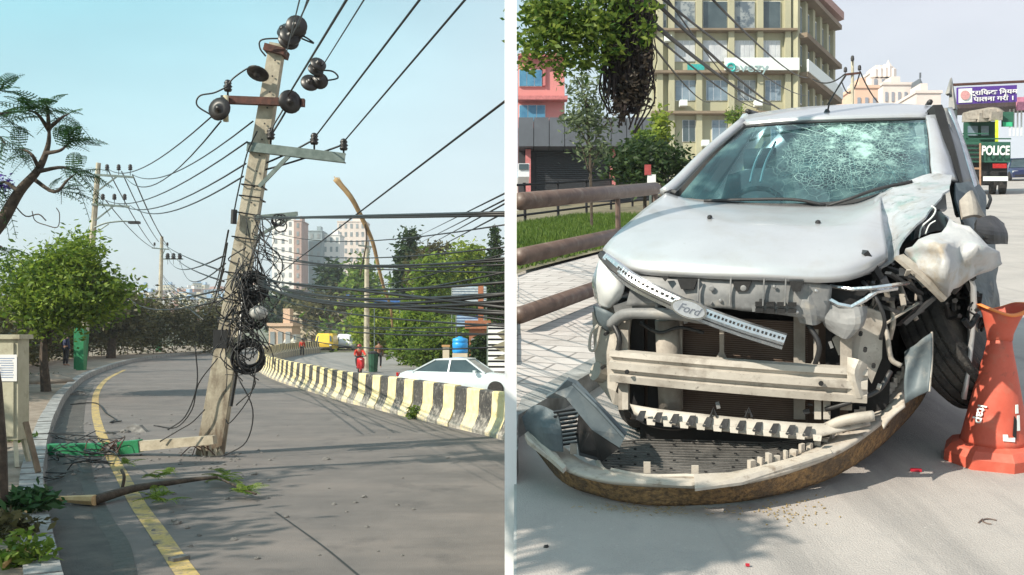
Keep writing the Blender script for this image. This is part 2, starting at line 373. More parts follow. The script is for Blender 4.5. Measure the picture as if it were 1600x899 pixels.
# ---- striped barrier units
M_by = mat('barrier_yellow', (.70, .55, .24), .8, c2=(.80, .70, .42), scale=5, bump=.3)
M_bk = mat('barrier_black', (.03, .03, .03), .8, c2=(.07, .065, .06), scale=5, bump=.3)
for m_ in (M_by, M_bk): overlay(m_, (.40, .37, .32), 9, .44, .66, .85, axis=(.0, .45)); overlay(m_, (.1, .09, .08), 6, .6, .75, .5)
UL = 2.5
def barrier_unit():
    root = thing('road_barrier', 'black and yellow striped concrete barrier block in the curving row', 'barrier', (0, 0, 0), FA, 'striped concrete barriers along the curve')
    prof = [(-.26, -.5), (-.26, .08), (-.20, .17), (-.115, .36), (-.085, .82), (-.065, .85), (.065, .85), (.085, .82), (.115, .36), (.20, .17), (.26, .08), (.26, -.5)]
    mb = MB()
    for k in range(4):
        mb.cur = k % 2; x0 = -UL / 2 + k * UL / 4 + (.02 if k == 0 else 0); x1 = x0 + UL / 4 - (.02 if k in (0, 3) else 0)
        n = len(prof); vs = [V(x, y, z) for x in (x0, x1) for y, z in prof]
        fs = [(i, i + 1, n + i + 1, n + i) for i in range(n - 1)]
        if k == 0: fs.append(tuple(range(n)))
        if k == 3: fs.append(tuple(range(2 * n - 1, n - 1, -1)))
        mb.add(vs, fs)
    build(mb, 'body', [M_by, M_bk], root)
    return root
proto = barrier_unit(); BR = [bar_w[0]]; last = BR[0]
for p in resample(bar_w, 6000):
    if (p - last).length >= UL: BR.append(p); last = p
first = True
for i, (a, b) in enumerate(zip(BR, BR[1:])):
    o = proto if first else copy_tree(proto); first = False
    m_ = (a + b) / 2; d = b - a; o.matrix_world = Matrix.Translation(m_) @ Matrix.Rotation(math.atan2(d.y, d.x) + random.uniform(-.015, .015), 4, 'Z') @ Matrix.Rotation(random.uniform(-.02, .02), 4, 'X') @ Matrix.Diagonal((1, 1, random.uniform(.97, 1.03), 1))
c = GA(645, 655); mb = MB().leaves(c + V(0, 0, .12), (.16, .1, .16), 240, .05); tag(build(mb, 'weed', L_mid, None, c), 'green weed tuft growing at the foot of the striped barrier', 'plant')

# ---- hedge and fence along the pavement
HP = [(-60, 640, 2.6), (0, 600, 3.0), (42, 583, 3.5), (100, 566, 4.3), (150, 560, 4.8), (210, 556, 5.2), (270, 553, 5.0), (335, 551, 5.0), (400, 548, 5.4)]
hw = [(GA(x, y, .17) + V(-2.2, 1.5, 0), h) for x, y, h in HP]
k = 0
for (a, ha), (b, hb) in zip(hw, hw[1:]):
    k += 1
c0 = hw[2][0]
T = thing('hedge', 'dark overgrown hedge on a wire fence behind the pavement', 'hedge', c0)
mb = MB(); mp_ = MB(); mw = MB()
for (a, ha), (b, hb) in zip(hw, hw[1:]):
    L = (b - a).length; n = int(L * 1.6) + 3
    for i in range(n):
        t = (i + random.random()) / n; p = a.lerp(b, t); h = (ha + (hb - ha) * t) * random.uniform(.8, 1.06)
        mb.leaves(p + V(random.uniform(-.4, .4), random.uniform(-.2, .8), h * .5), (.9, .55, h * .52), 420, .17, 9)
    for i in range(int(L / 3) + 1):
        p = a.lerp(b, i / (int(L / 3) + 1)) + V(.15, -.3, 0); mp_.tube([p, p + V(0, 0, ha * .8)], .035, 5)
    for hh in (.4, .9, 1.4, 1.9): mw.tube([a + V(.15, -.3, hh), b + V(.15, -.3, hh)], .012, 3)
build(mb, 'foliage', L_hedge, T); build(mp_, 'fence_post', M_bark, T); build(mw, 'fence_wire', M_rust, T)

def tree(name, label, base, top, blobs, leaf, size, n, tr=.12, group=None, fr=FA, bend=0., bark=None, cat='tree'):
    base = Vector(base); top = Vector(top); T = thing(name, label, cat, base, fr, group)
    mb = MB(); mid = base.lerp(top, .5) + V(bend, bend * .3, 0)
    mb.tube(spline([base - V(0, 0, .1), mid, top], 5), [tr * (1.15 - .75 * i / 10) for i in range(11)], 7)
    for c, r in blobs:
        c = Vector(c); st = base.lerp(top, random.uniform(.45, .9))
        mb.tube(spline([st, st.lerp(c, .5) + V(0, 0, -.1 * r[2]), c], 4), [tr * .45 - tr * .35 * i / 8 for i in range(9)], 5)
        for _ in range(4):
            e = c + V(random.uniform(-.8, .8) * r[0], random.uniform(-.8, .8) * r[1], random.uniform(-.3, .8) * r[2]); mb.tube([st.lerp(c, .7), e], [tr * .2, tr * .06], 4)
    build(mb, 'trunk', bark or M_bark, T)
    mb = MB(); tv = sum(r[0] * r[2] for _, r in blobs)
    for c, r in blobs: mb.leaves(c, r, int(n * r[0] * r[2] / tv), size)
    build(mb, 'crown', leaf, T); return T
def blobs(x0, x1, y0, y1, D, k, rr=.32, depth=1.):
    """k leafy masses filling a picture-sized box at depth D"""
    o = []; W = (x1 - x0) * D / F; H = (y1 - y0) * D / F; c = PA((x0 + x1) / 2, (y0 + y1) / 2, D)
    for i in range(k):
        a = 2 * math.pi * i / k * 1.0 + random.uniform(-.3, .3); q = random.uniform(.25, .95) if i else 0
        r = rr * random.uniform(.8, 1.2)
        o.append((c + V(math.cos(a) * W * (.5 - r * .75) * q, random.uniform(-.5, .5) * W * .5 * depth, math.sin(a) * H * (.5 - r * .75) * q), (W * r, W * r * .9, H * r)))
    return o
# round street tree on the pavement
b = GA(72, 612, .17); D = b.y
bl = blobs(2, 186, 372, 520, D, 11, .27) + [(PA(110, 395, D), (1.0, 1., .7)), (PA(40, 440, D), (1.2, 1.2, 1.)), (PA(150, 460, D), (1.1, 1.1, .9)), (PA(95, 470, D), (1.6, 1.4, 1.2))]
tree('street_tree', 'round bright green tree with a thin trunk on the pavement', b, PA(82, 470, D), bl, L_tree, .10, 24000, .14, bend=-.15)
b = GA(173, 560, .17)
tree('street_tree', 'slim dark tree in front of the hedge beyond the round tree', b, PA(178, 500, b.y), blobs(120, 245, 455, 530, b.y, 6, .3), L_hedge, .2, 3500, .3)
# soil mound with rubbish by that tree
c = GA(68, 598, .17); mb = MB(); mb.lathe(c, [(1.1, 0), (.9, .14), (.5, .28), (.1, .36)], 14); 
T = thing('soil_heap', 'low dark soil heap with leaves at the foot of the round tree', 'heap', c); build(mb, 'heap', M_side, T, smooth=True); build(MB().leaves(c + V(0, 0, .22), (.6, .5, .08), 220, .045, 40), 'leaves', L_dark, T)

# ---- jacaranda reaching in from the side
def frond(mb, p, d, L, w, droop=.35):
    d = Vector(d).normalized(); side = d.cross(V(0, 0, 1)); side = side.normalized() if side.length > .05 else V(1, 0, 0)
    side = (side + V(0, 0, random.uniform(-.4, .4))).normalized(); n = 11
    P = [p + d * L * i / n + V(0, 0, -droop * L * (i / n) ** 2) for i in range(n + 1)]; mb.tube(P, .004, 3)
    for i in range(1, n + 1):
        wl = w * math.sin(math.pi * (.15 + .8 * i / n)) ** .7
        for s_ in (-1, 1):
            q = P[i]; e = q + (side * s_ * .95 + d * .35 + V(0, 0, -.25)) * wl; k = 5
            for j in range(k):
                u = q.lerp(e, (j + .7) / k); a = (e - q).normalized() * wl / k * .62; b2 = d * wl * .13 + V(0, 0, random.uniform(-.05, .05)) * wl
                mb.add([u - a, u - b2, u + a, u + b2], [(0, 1, 2, 3)])
D = 12.
T = thing('jacaranda_tree', 'leaning dark branch with feathery jacaranda leaves and a purple blossom against the sky', 'tree', V(-7.6, 12, .17))
mb = MB(); br = MB()
main = [V(-7.6, 12, .1), V(-7.2, 12, 1.6), PA(-45, 410, D), PA(0, 350, D), PA(30, 300, D), PA(60, 265, D), PA(75, 228, D), PA(77, 196, D)]
br.tube(spline(main, 5), [.13 - .115 * i / 35 for i in range(36)], 8)
subs = [([(50, 278), (85, 300), (105, 282), (118, 272)]), ([(60, 262), (48, 240), (30, 232)]), ([(72, 240), (95, 235), (108, 222)]), ([(77, 205), (60, 180), (45, 172)]), ([(77, 200), (95, 185), (108, 178)]), ([(76, 200), (74, 170), (70, 160)]),
        ([(-40, 250), (-10, 190), (0, 178), (22, 176)]), ([(-40, 250), (-5, 215), (8, 225)]), ([(-45, 200), (-8, 150), (0, 140)]), ([(30, 300), (8, 285), (-6, 290)]), ([(-45, 400), (-5, 385), (8, 392)]), ([(60, 268), (100, 262), (128, 275)])]
for s_ in subs:
    P = spline([PA(x, y, D + random.uniform(-.2, .2)) for x, y in s_], 4); br.tube(P, [.03 - .022 * i / (len(P) - 1) for i in range(len(P))], 5)
    e = P[-1]; e0 = P[-4]
    for i in range(12):
        a = (e - e0).normalized() + V(random.uniform(-1.1, 1.1), random.uniform(-1.1, 1.1), random.uniform(-.5, .7)); frond(mb, P[-1 - random.randint(0, len(P) - 4)], a, random.uniform(.32, .58), random.uniform(.07, .11))
br.tube(spline([PA(x, y, D) for x, y in [(50, 330), (55, 345), (72, 352), (90, 355), (93, 335), (88, 325)]], 4), .006, 4)
br.tube(spline([PA(x, y, D) for x, y in [(0, 300), (20, 318), (40, 338), (60, 335), (72, 345)]], 4), .008, 4)
build(br, 'trunk', M_bark, T, smooth=True); build(mb, 'crown', L_jac, T)
mb = MB().leaves(PA(4, 288, D), (.1, .1, .12), 160, .03); build(mb, 'blossom', L_purple, T)
# trees standing beside the camera's road, outside the picture: they throw the bands of shade
for i, (x, y, h, R_) in enumerate([(-8.4, 3.0, 5.4, 1.7), (-9.6, 6.5, 5.6, 1.7), (-12.5, 2.6, 6.6, 2.2), (-10.2, -.4, 5.0, 1.4), (-12.5, 9.5, 6.6, 1.6)]):
    bl = [(V(x + random.uniform(-1, 1) * R_ * .7, y + random.uniform(-1, 1) * R_, h - random.uniform(.3, 2.2)), (R_ * .5, R_ * .6, .45)) for _ in range(8)]
    tree('roadside_tree', 'unseen tree added with its crown shaped to streak the sloping street with shade', V(x, y, .17), V(x, y, h - 1), bl, L_mid, .13, 3800, .13, 'trees beside the near kerb')

x, y, h = -4.6, 1.2, 3.6
bl = [(V(-2.45 + dx, 2.7 + dy, h + dz), (.30, .24, .1)) for dx, dy, dz in ((0, 0, 0), (.12, -.45, .1), (-.2, .35, .05), (.3, -.6, .0), (-.15, .8, .1), (-.25, -.3, 0), (-.4, .55, 0), (.0, -.75, .1))]  # added unseen crown: thin flat clumps, spaced so the shade falls in streaks
tree('roadside_tree', 'unseen tree added with its crown shaped to streak the sloping street with shade', V(x, y, .17), V(-3.5, 1.8, 3.5), bl, L_mid, .07, 5200, .09, 'trees beside the near kerb')

# ---- utility box
c = GA(18, 742, .17); c = V(PA(18, 742, 13.).x, 13., .17); D = 13.
T = thing('utility_cabinet', 'weathered cream metal utility cabinet on legs with a paper notice', 'cabinet', c)
M_cab = mat('cream_metal', (.40, .38, .27), .55, c2=(.50, .48, .36), scale=4, bump=.15); overlay(M_cab, (.16, .12, .08), 5, .55, .72, .6)
z0 = PA(0, 688, D).z; z1 = PA(0, 530, D).z; x0 = PA(-38, 0, D).x; x1 = PA(28, 0, D).x
mb = MB().box(((x0 + x1) / 2, D + .15, (z0 + z1) / 2), (x1 - x0, .30, z1 - z0)); build(mb, 'body', M_cab, T)
mb = MB().box(((x0 + x1) / 2, D + .15, z1 + .03), (x1 - x0 + .08, .38, .06)); build(mb, 'top', M_cab, T)
mb = MB().box(((x0 + x1) / 2 + .1, D - .012, (z0 + z1) / 2), (x1 - x0 - .3, .02, z1 - z0 - .1)); d_ = build(mb, 'door', M_cab, T)
xn = PA(12, 0, D).x; mb = MB().box((xn, D - .028, PA(0, 575, D).z), (.28, .006, .36)); nt_ = build(mb, 'notice', M_white, T)
mb = MB()
for r_ in range(9): mb.box((xn + random.uniform(-.012, .012), D - .033, PA(0, 575, D).z + .13 - .032 * r_), (.20 - random.random() * .04, .003, .009))
build(mb, 'print_line', mat('print_blue', (.25, .33, .5), .7), nt_)
for dx in (.06, x1 - x0 - .06):
    mb = MB().bar((x0 + dx, D + .05, z0), (x0 + dx + .1, D - .1, .17), .05, .05); build(mb, 'leg', M_cab, T)
    mb = MB().bar((x0 + dx, D + .26, z0), (x0 + dx + .03, D + .36, .17), .05, .05); build(mb, 'leg', M_cab, T)
# thin trunk at the very edge, in front of the cabinet
b = V(PA(2, 800, 9.6).x, 9.6, .17); T = thing('sapling', 'thin dark sapling trunk beside the utility cabinet', 'tree', b)
mb = MB().tube([b, PA(1, 700, 9.6), PA(-6, 600, 9.6), PA(-20, 520, 9.6)], [.07, .06, .055, .05], 7); build(mb, 'trunk', M_bark, T)
# undergrowth and litter on the near pavement
for i, (x, y, n, s_, lf, lb) in enumerate([(22, 690, 260, .05, L_mid, 'light green weed growing under the utility cabinet'), (50, 800, 420, .06, L_jac, 'broad green leafy clump beside the kerb'), (15, 840, 260, .05, L_olive, 'dry brownish weed patch behind the kerb'), (35, 880, 260, .05, L_mid, 'low green weeds with red leaves at the frame edge of the pavement')]):
    c = GA(x, y, .17); mb = MB().leaves(c + V(0, 0, .1), (.26, .26, .12), n, s_ * 1.15, 30); tag(build(mb, 'weed', lf, None, c), lb, 'plant')
for i, (xa, ya, xb, yb) in enumerate([(0, 862, 52, 868), (5, 885, 45, 858), (22, 838, 40, 800)]):
    a = GA(xa, ya, .2); b = GA(xb, yb, .24); tag(build(MB().tube([a, a.lerp(b, .5) + V(0, 0, .03), b], [.02, .022, .015], 6), 'stick', mat('split_wood', (.42, .24, .09), .8, c2=(.5, .33, .15), scale=8), None, a), 'orange split stick lying among weeds behind the kerb', 'stick', 'split sticks behind the kerb')
c = GA(48, 720, .17); tag(build(MB().bar(PA(40, 660, 11.8), PA(60, 738, 11.6), .06, .04), 'plank', mat('old_plank', (.13, .09, .06), .9, c2=(.2, .15, .1)), None, c), 'dark plank leaning against the utility cabinet', 'plank')

# ---- fallen green and cream stump of the pole
D = 15.6
T = thing('broken_pole_stump', 'fallen pole stump painted green with a bare concrete end lying over the kerb', 'pole', PA(80, 712, D))
def pbeam(mb, a, b, w0, w1, h0, h1):
    a = Vector(a); b = Vector(b); d = (b - a).normalized(); s_ = d.cross(V(0, 1, 0)).normalized(); u = s_.cross(d).normalized()
    vs = [a + s_ * i * w0 / 2 + u * j * h0 / 2 for i, j in ((-1, -1), (1, -1), (1, 1), (-1, 1))] + [b + s_ * i * w1 / 2 + u * j * h1 / 2 for i, j in ((-1, -1), (1, -1), (1, 1), (-1, 1))]
    return mb.add(vs, [(0, 3, 2, 1), (4, 5, 6, 7), (0, 1, 5, 4), (1, 2, 6, 5), (2, 3, 7, 6), (3, 0, 4, 7)])
P = [PA(72, 703, D), PA(166, 702, D - .1), PA(188, 700, D - .12), PA(220, 697, D - .15), PA(336, 687, D - .5)]
build(pbeam(MB(), P[0], P[1], .18, .19, .18, .18), 'painted_shaft', M_green, T)
build(pbeam(MB(), P[1], P[2], .15, .15, .15, .15), 'broken_gap', M_rock, T)
build(pbeam(MB(), P[2], P[3], .2, .2, .18, .18), 'painted_shaft', M_green, T)
build(pbeam(MB(), P[3], P[4], .16, .13, .14, .12), 'bare_shaft', mat('pale_concrete', (.30, .26, .19), .85, c2=(.44, .39, .30), scale=6, bump=.4), T)
mb = MB()
for _ in range(8):
    a = P[1] + V(random.uniform(-.1, .3), random.uniform(-.1, .1), random.uniform(-.08, .08)); mb.tube(spline([a, a + V(random.uniform(-.2, .2), -.1, .15), a + V(random.uniform(-.4, .4), -.2, -.05)], 4), .008, 4)
build(mb, 'rebar', M_rust, T)
# slabs and rubble beside it
def rock(c, r, m=M_rock):
    mb = MB(); n = 7; vs = []
    for i in range(3):
        for j in range(n):
            t = 2 * math.pi * j / n; q = r * random.uniform(.6, 1.1) * (1, .95, .55)[i]; vs.append(Vector(c) + V(math.cos(t) * q, math.sin(t) * q, r * (0, .4, .8)[i] * random.uniform(.6, 1.1)))
    fs = [(i * n + j, i * n + (j + 1) % n, (i + 1) * n + (j + 1) % n, (i + 1) * n + j) for i in range(2) for j in range(n)] + [tuple(2 * n + j for j in range(n))]
    return mb.add(vs, fs)
prs = []
for k in range(5):
    o = build(rock((0, 0, 0), 1.), 'rubble', M_rock, None, (0, 0, 0)); prs.append(o)
used = set(); spots = [(118, 700, .1), (212, 690, .12), (196, 676, .1), (398, 742, .05), (510, 718, .06), (275, 818, .07), (355, 780, .04), (345, 735, .05)]
for _ in range(235):
    a = random.random()
    if a < .3: x = random.gauss(325, 45); y = random.gauss(712, 14)
    elif a < .55: x = random.gauss(210, 90); y = random.gauss(715, 28)
    elif a < .8: x = random.uniform(85, 180); y = random.uniform(640, 790)
    else: x = random.uniform(180, 700); y = random.uniform(620, 880)
    if y < 620 or x > 780 or x < 80 + max(0, (y - 750) * .2): continue
    spots.append((x, y, random.uniform(.012, .04)))
for i, (x, y, r) in enumerate(spots):
    o = prs[i] if i < 5 else prs[i % 5].copy()
    if i >= 5: COL.objects.link(o)
    tag(o, 'loose grey concrete rubble chip scattered on the road near the leaning pole', 'rubble', 'rubble chips on the road')
    o.matrix_world = Matrix.Translation(GA(x, y, .002)) @ Matrix.Rotation(random.uniform(0, 6), 4, 'Z') @ Matrix.Diagonal((r * 1.2, r, r * .8, 1))
# fallen branch
T = thing('fallen_branch', 'fallen tree branch with a pale broken end and green twigs on the road', 'branch', GA(120, 782))
P = spline([GA(x, y, z) for x, y, z in [(148, 782, .06), (200, 766, .1), (250, 757, .14), (300, 750, .16), (340, 746, .18)]], 5); mb = MB().tube(P, [.06 - .04 * i / 20 for i in range(21)], 7)
mb.tube(spline([GA(190, 768, .08), GA(194, 745, .25), GA(190, 735, .3)], 4), .02, 5); mb.tube(spline([GA(340, 746, .16), GA(380, 765, .1), GA(400, 772, .08)], 4), .015, 5); build(mb, 'limb', M_bark, T, smooth=True)
P = [GA(84, 779, .05), GA(120, 781, .06), GA(148, 782, .065)]; build(MB().tube(P, [.025, .05, .065], 7), 'broken_end', mat('fresh_wood', (.45, .30, .14), .7, c2=(.6, .42, .22), scale=9), T)
mb = MB()
for x, y in [(255, 742), (265, 738), (245, 745), (200, 725), (255, 775), (262, 782), (245, 780), (345, 745), (355, 742), (362, 752), (385, 768), (340, 750), (378, 770)]:
    for _ in range(6): frond(mb, GA(x, y, .08), (random.uniform(-1, 1), random.uniform(-1, 1), .35), random.uniform(.18, .32), .06)
build(mb, 'leaves', L_tree, T)

# ---- the leaning pole
D = 15.6
bx, by = 328, 712; tx, ty = 434, 70
def PP(t, dx=0., dd=0.): return PA(bx + (tx - bx) * t + dx, by + (ty - by) * t, D + dd)
def ptx(y): return (by - y) / (by - ty)
base = PA(bx, by, D)
T = thing('leaning_pole', 'broken concrete utility pole leaning over the road with insulators and steel arms', 'utility pole', base)
POLE = T
mb = MB(); pv = (PP(1) - PP(0)).normalized(); sx = V(0, -1, 0).cross(pv).normalized(); vs = []
for i in range(13):
    t = i / 12; wd = .40 - .17 * t; dp = .24 - .06 * t; c = PP(t)
    j = .012 if i < 6 else .004
    for a, b in ((-1, -1), (1, -1), (1, 1), (-1, 1)): vs.append(c + sx * a * wd / 2 * random.uniform(1 - j * 3, 1 + j) + V(0, 1, 0) * b * dp / 2)
mb.add(vs, [(4 * i + j, 4 * i + (j + 1) % 4, 4 * i + 4 + (j + 1) % 4, 4 * i + 4 + j) for i in range(12) for j in range(4)] + [(0, 3, 2, 1), (48, 49, 50, 51)])
build(mb, 'shaft', overlay(mat('leaning_pole_concrete', (.30, .265, .20), .85, c2=(.50, .455, .35), scale=3.5, bump=.4, bscale=25), (.13, .095, .065), 3.2, .46, .66, .8, axis=(-.2, 2.6), stretch=(2, 2, .6)), T)
mb = MB()
for t in [i / 26 for i in range(9, 26)]:
    p = PP(t, 0, -.135 + .02 * t); mb.lathe(p, [(.014, 0), (.014, .012)], 8, (0, -1, 0))
build(mb, 'bolt_holes', M_black, T)
mb = MB()
for i in range(16):
    a_ = random.uniform(0, 6.28)
    q_ = base + V(math.cos(a_) * random.uniform(.05, .27), -.12 + math.sin(a_) * .14, 0); mb.prism([q_, q_ + V(.07, 0, 0), q_ + V(.03, 0, random.uniform(.08, .22))], V(.01, .05, .0))
build(mb, 'broken_foot', M_pole, T)
for i in range(4): a_ = base + V(-.12 + .08 * i, -.13, .1); build(MB().tube(spline([a_, a_ + V(-.1, -.1, .08), a_ + V(-.25 + .1 * i, -.16, -.06)], 4), .008, 4), 'rebar', M_rust, T)
mb = MB().box(PA(432, 81, D - .02), (.34, .34, .11), m=Matrix.Rotation(math.radians(15), 3, 'Y')); build(mb, 'top_cap', M_rust, T)
aR = MB().bar(PA(346, 156, D - .2), PA(476, 161, D - .2), .1, .12); build(aR, 'rusty_arm', M_rust, T)
def chan(mb, a, b, h=.15):
    mb.bar(a, b, .03, h); up = V(0, 0, 1)
    mb.bar(a + V(0, .05, h / 2 - .006), b + V(0, .05, h / 2 - .006), .1, .012); mb.bar(a + V(0, .05, -h / 2 + .006), b + V(0, .05, -h / 2 + .006), .1, .012)
mb = MB(); chan(mb, PA(386, 229, D - .16), PA(539, 247, D - .16)); build(mb, 'steel_arm', M_galv, T)
mb = MB().bar(PA(452, 243, D - .14), PA(405, 292, D - .14), .05, .06); build(mb, 'brace', M_galv, T)
mb = MB().bar(PA(398, 340, D - .15), PA(465, 334, D - .15), .05, .06).bar(PA(398, 372, D - .15), PA(462, 336, D - .15), .045, .045); build(mb, 'cable_bracket', M_galv, T)
for t, w_ in ((ptx(292), .33), (ptx(310), .34), (ptx(335), .35), (ptx(372), .36), (ptx(430), .38), (ptx(470), .39), (ptx(500), .4), (ptx(540), .4)):
    c = PP(t); mb = MB(); q = [c + sx * a * w_ / 2 * 1.04 + V(0, b * .15, random.uniform(-.02, .02)) for a, b in ((-1, -1), (1, -1), (1, 1), (-1, 1), (-1, -1))]; mb.tube(q, .012, 4)
    build(mb, 'wire_band', M_black, T)
def disc_ins(c, ax, parent, R=.17, n=2):
    """string of porcelain discs along ax"""
    ax = Vector(ax).normalized(); mb = MB()
    for i in range(n):
        o = Vector(c) + ax * i * .13
        mb.lathe(o, [(.03, -.03), (.05, 0), (.06, .02), (R, .035), (R * .98, .055), (R * .5, .07), (.045, .085), (.04, .12)], 18, ax)
    return build(mb, 'disc_insulator', M_insul, parent, smooth=True)
disc_ins(PA(352, 168, D - .25), (-.75, -.5, -.1), T, .17, 1); disc_ins(PA(404, 112, D - .25), (-.15, -.45, -.85), T, .18, 1)
disc_ins(PA(450, 66, D - .2), (.45, -.9, .35), T, .17, 2); disc_ins(PA(462, 47, D - .25), (.3, -.95, .1), T, .17, 2); disc_ins(PA(446, 50, D - .2), (-.4, -.8, .4), T, .13, 1); disc_ins(PA(452, 160, D - .3), (.5, -.8, 0), T, .19, 1); disc_ins(PA(484, 132, D - .3), (.3, -.9, .35), T, .15, 1); disc_ins(PA(492, 112, D - .3), (.5, -.8, .5), T, .13, 2); disc_ins(PA(500, 128, D - .3), (.2, -.95, 0), T, .13, 1); disc_ins(PA(345, 172, D - .35), (-.2, -.9, .1), T, .19, 1)
mb = MB().tube([PA(353, 150, D - .3), PA(353, 190, D - .32)], .045, 9); build(mb, 'pin', mat('cream_porcelain', (.5, .45, .3), .3), T, smooth=True)
def pin_ins(p, parent, s=1.):
    mb = MB().lathe(p, [(.015, -.16 * s), (.015, 0), (.05 * s, 0), (.065 * s, .03 * s), (.045 * s, .05 * s), (.07 * s, .075 * s), (.045 * s, .1 * s), (.06 * s, .125 * s), (.035 * s, .17 * s), (.01, .18 * s)], 14)
    return build(mb, 'pin_insulator', M_insul, parent, smooth=True)
for x, y in ((423, 218), (491, 226), (537, 235), (356, 143)): pin_ins(PA(x, y, D - .16), T, 1.05)
for P in ([(356, 135), (335, 145), (312, 150), (308, 165), (330, 180)], [(400, 103), (385, 108), (365, 122), (357, 132)], [(450, 60), (410, 62), (406, 75), (415, 88)], [(470, 55), (480, 60), (490, 68), (470, 60)], [(500, 110), (520, 112), (528, 122), (510, 126), (500, 124)], [(453, 150), (440, 175), (428, 195), (423, 208)]):
    build(MB().tube(spline([PA(x, y, D - .3) for x, y in P], 6), .014, 5), 'jumper_wire', M_black, T, smooth=True)
mb = MB().tube(spline([PA(402, 205, D - .2), PA(386, 240, D - .2), PA(372, 300, D - .2), PA(366, 330, D - .2)], 5), .012, 4).tube([PA(366, 328, D - .2), PA(365, 350, D - .2)], .05, 8); build(mb, 'stay_wire', M_black, T)
mb = MB().box(PA(345, 530, D - .25), (.22, .1, .3)).box(PA(392, 480, D - .2), (.18, .14, .34)); build(mb, 'junction_box', M_black, T)
mb = MB(); mb.tube([PA(383, 430, D - .2), PA(372, 560, D - .2)], .025, 6); build(mb, 'white_conduit', M_white, T)
mb = MB().tube([PP(ptx(560), 20, -.14), PP(.12, 20, -.14)], .03, 6); build(mb, 'black_conduit', M_black, T)
# ---- cable coils and tangle hung on the pole: things of their own
D2 = D - .35
def coil(label, x, y, R, n, r=.016, sq=1., jit=.05):
    c = PA(x, y, D2); mb = MB()
    for i in range(n):
        cc = c + V(random.gauss(0, jit), random.gauss(0, jit * .7), random.gauss(0, jit)); mb.ring(cc, R * random.uniform(.8, 1.08), r, V(random.uniform(-.3, .3), 1, random.uniform(-.3, .3)), 26, 4, sq)
    return tag(build(mb, 'cable_coil', M_black, None, c, smooth=True), label, 'cable coil')
coil('round black cable coil hanging lowest on the leaning pole', 388, 557, .23, 12, jit=.025)
coil('tangled black cable coil hanging high on the leaning pole', 395, 450, .18, 26, jit=.06)
coil('loose loops of black cable at the steel cable bracket', 440, 347, .09, 5, .01)
coil('small dense cable coil between the two larger coils', 402, 500, .12, 9, .011, jit=.06)
c = PA(404, 490, D2 - .1)
mb = MB().lathe(c + V(0, 0, -.1), [(.02, 0), (.1, .02), (.15, .1), (.13, .17), (.05, .22)], 14); tag(build(mb, 'street_light', mat('grey_plastic', (.4, .4, .38), .5), None, c, smooth=True), 'grey domed lamp housing caught in the cables of the leaning pole', 'lamp')
c = PP(.45); mb = MB()
for i in range(125):
    y = random.choice([random.uniform(330, 560), random.gauss(450, 30)]); x = bx + (tx - bx) * ptx(y) + random.uniform(-8, 26); p0 = PA(x, y, D2 + random.uniform(-.2, .1))
    L_ = random.uniform(.2, .9); q = p0 + V(random.uniform(-.25, .45), random.uniform(-.2, .1), -L_)
    md = (p0 + q) / 2 + V(random.uniform(-.3, .3), random.uniform(-.15, .1), random.uniform(-.25, .1)); mb.tube(spline([p0, md, q], 5), random.choice([.006, .008, .011]), 4)
tag(build(mb, 'cable_tangle', M_black, None, c, smooth=True), 'mass of tangled black wires wrapped round the leaning pole', 'cables')
for i, P in enumerate([[(340, 560), (310, 600), (300, 640), (275, 668), (240, 665)], [(320, 640), (300, 660), (280, 672), (250, 690)], [(372, 590), (395, 640), (385, 690), (350, 712)], [(400, 575), (390, 620), (360, 660), (352, 655)], [(305, 540), (308, 600), (290, 650), (262, 672)]]):
    cable('loose_wire', 'loose black wire dangling from the leaning pole to the road', 'cable', [PA(x, y, D - .3 - .1 * i) for x, y in P], .011, M_black, k=5, group='wires dangling from the leaning pole')
P = [(110, 632), (150, 630), (165, 645), (180, 655), (172, 660), (190, 658)]; cable('loose_wire', 'curled black wire lying beside the kerb beyond the stump', 'cable', [GA(x, y, .03) for x, y in P], .016, M_black, k=5)
mb = MB(); c = GA(150, 705)
for i in range(26):
    x = random.gauss(140, 40); y = random.gauss(700, 16); q = [GA(x + random.uniform(-40, 40), y + random.uniform(-14, 14), abs(random.gauss(0, .12)) + .01) for _ in range(4)]; mb.tube(spline(q, 5), .009, 4)
tag(build(mb, 'cable_tangle', M_black, None, c, smooth=True), 'snarl of thin wires lying over the fallen green stump', 'cables')
for (x, y), lb in (((205, 676), 'dark broken slab leaning up behind the fallen stump'), ((120, 618), 'dark flat lump of debris beside the kerb')):
    c = GA(x, y); mb = MB().prism([c + V(-.28, 0, 0), c + V(.3, 0, 0), c + V(.12, .1, .13), c + V(-.02, .1, .15)], V(0, .15, 0)); tag(build(mb, 'slab', M_rock, None, c), lb, 'slab')

# ---- the other poles
def upole(name, label, base, topz, r0, arms, green=1.6, fr=FA, group=None, lean=0.):
    T = thing(name, label, 'utility pole', base, fr, group); base = Vector(base)
    tp = V(base.x + lean, base.y, topz)
    g = base.lerp(tp, green / (topz - base.z))
    if green: build(MB().tube([base, g], [r0 * 1.1, r0 * 1.05], 8), 'green_base', M_green, T)
    build(MB().tube([g if green else base, tp], [r0, r0 * .6], 8), 'shaft', M_pole, T)
    for z, xl, xr, xs in arms:
        c = V(base.x + lean * (z - base.z) / (topz - base.z), base.y - .15, z)
        build(MB().bar(c + V(xl, 0, 0), c + V(xr, 0, -.12), .1, .1), 'crossarm', M_galv, T)
        build(MB().bar(c + V(xr * .55, 0, -.1), c + V(.05, 0, -.8), .06, .06), 'brace', M_galv, T)
        for x_ in xs: pin_ins(c + V(x_, 0, .22), T, 1.6)
    return T
b1 = GA(128, 577, .17); D1 = b1.y
def z1_(y): return PA(0, y, D1).z
k1 = D1 / F; cx = 24 * k1
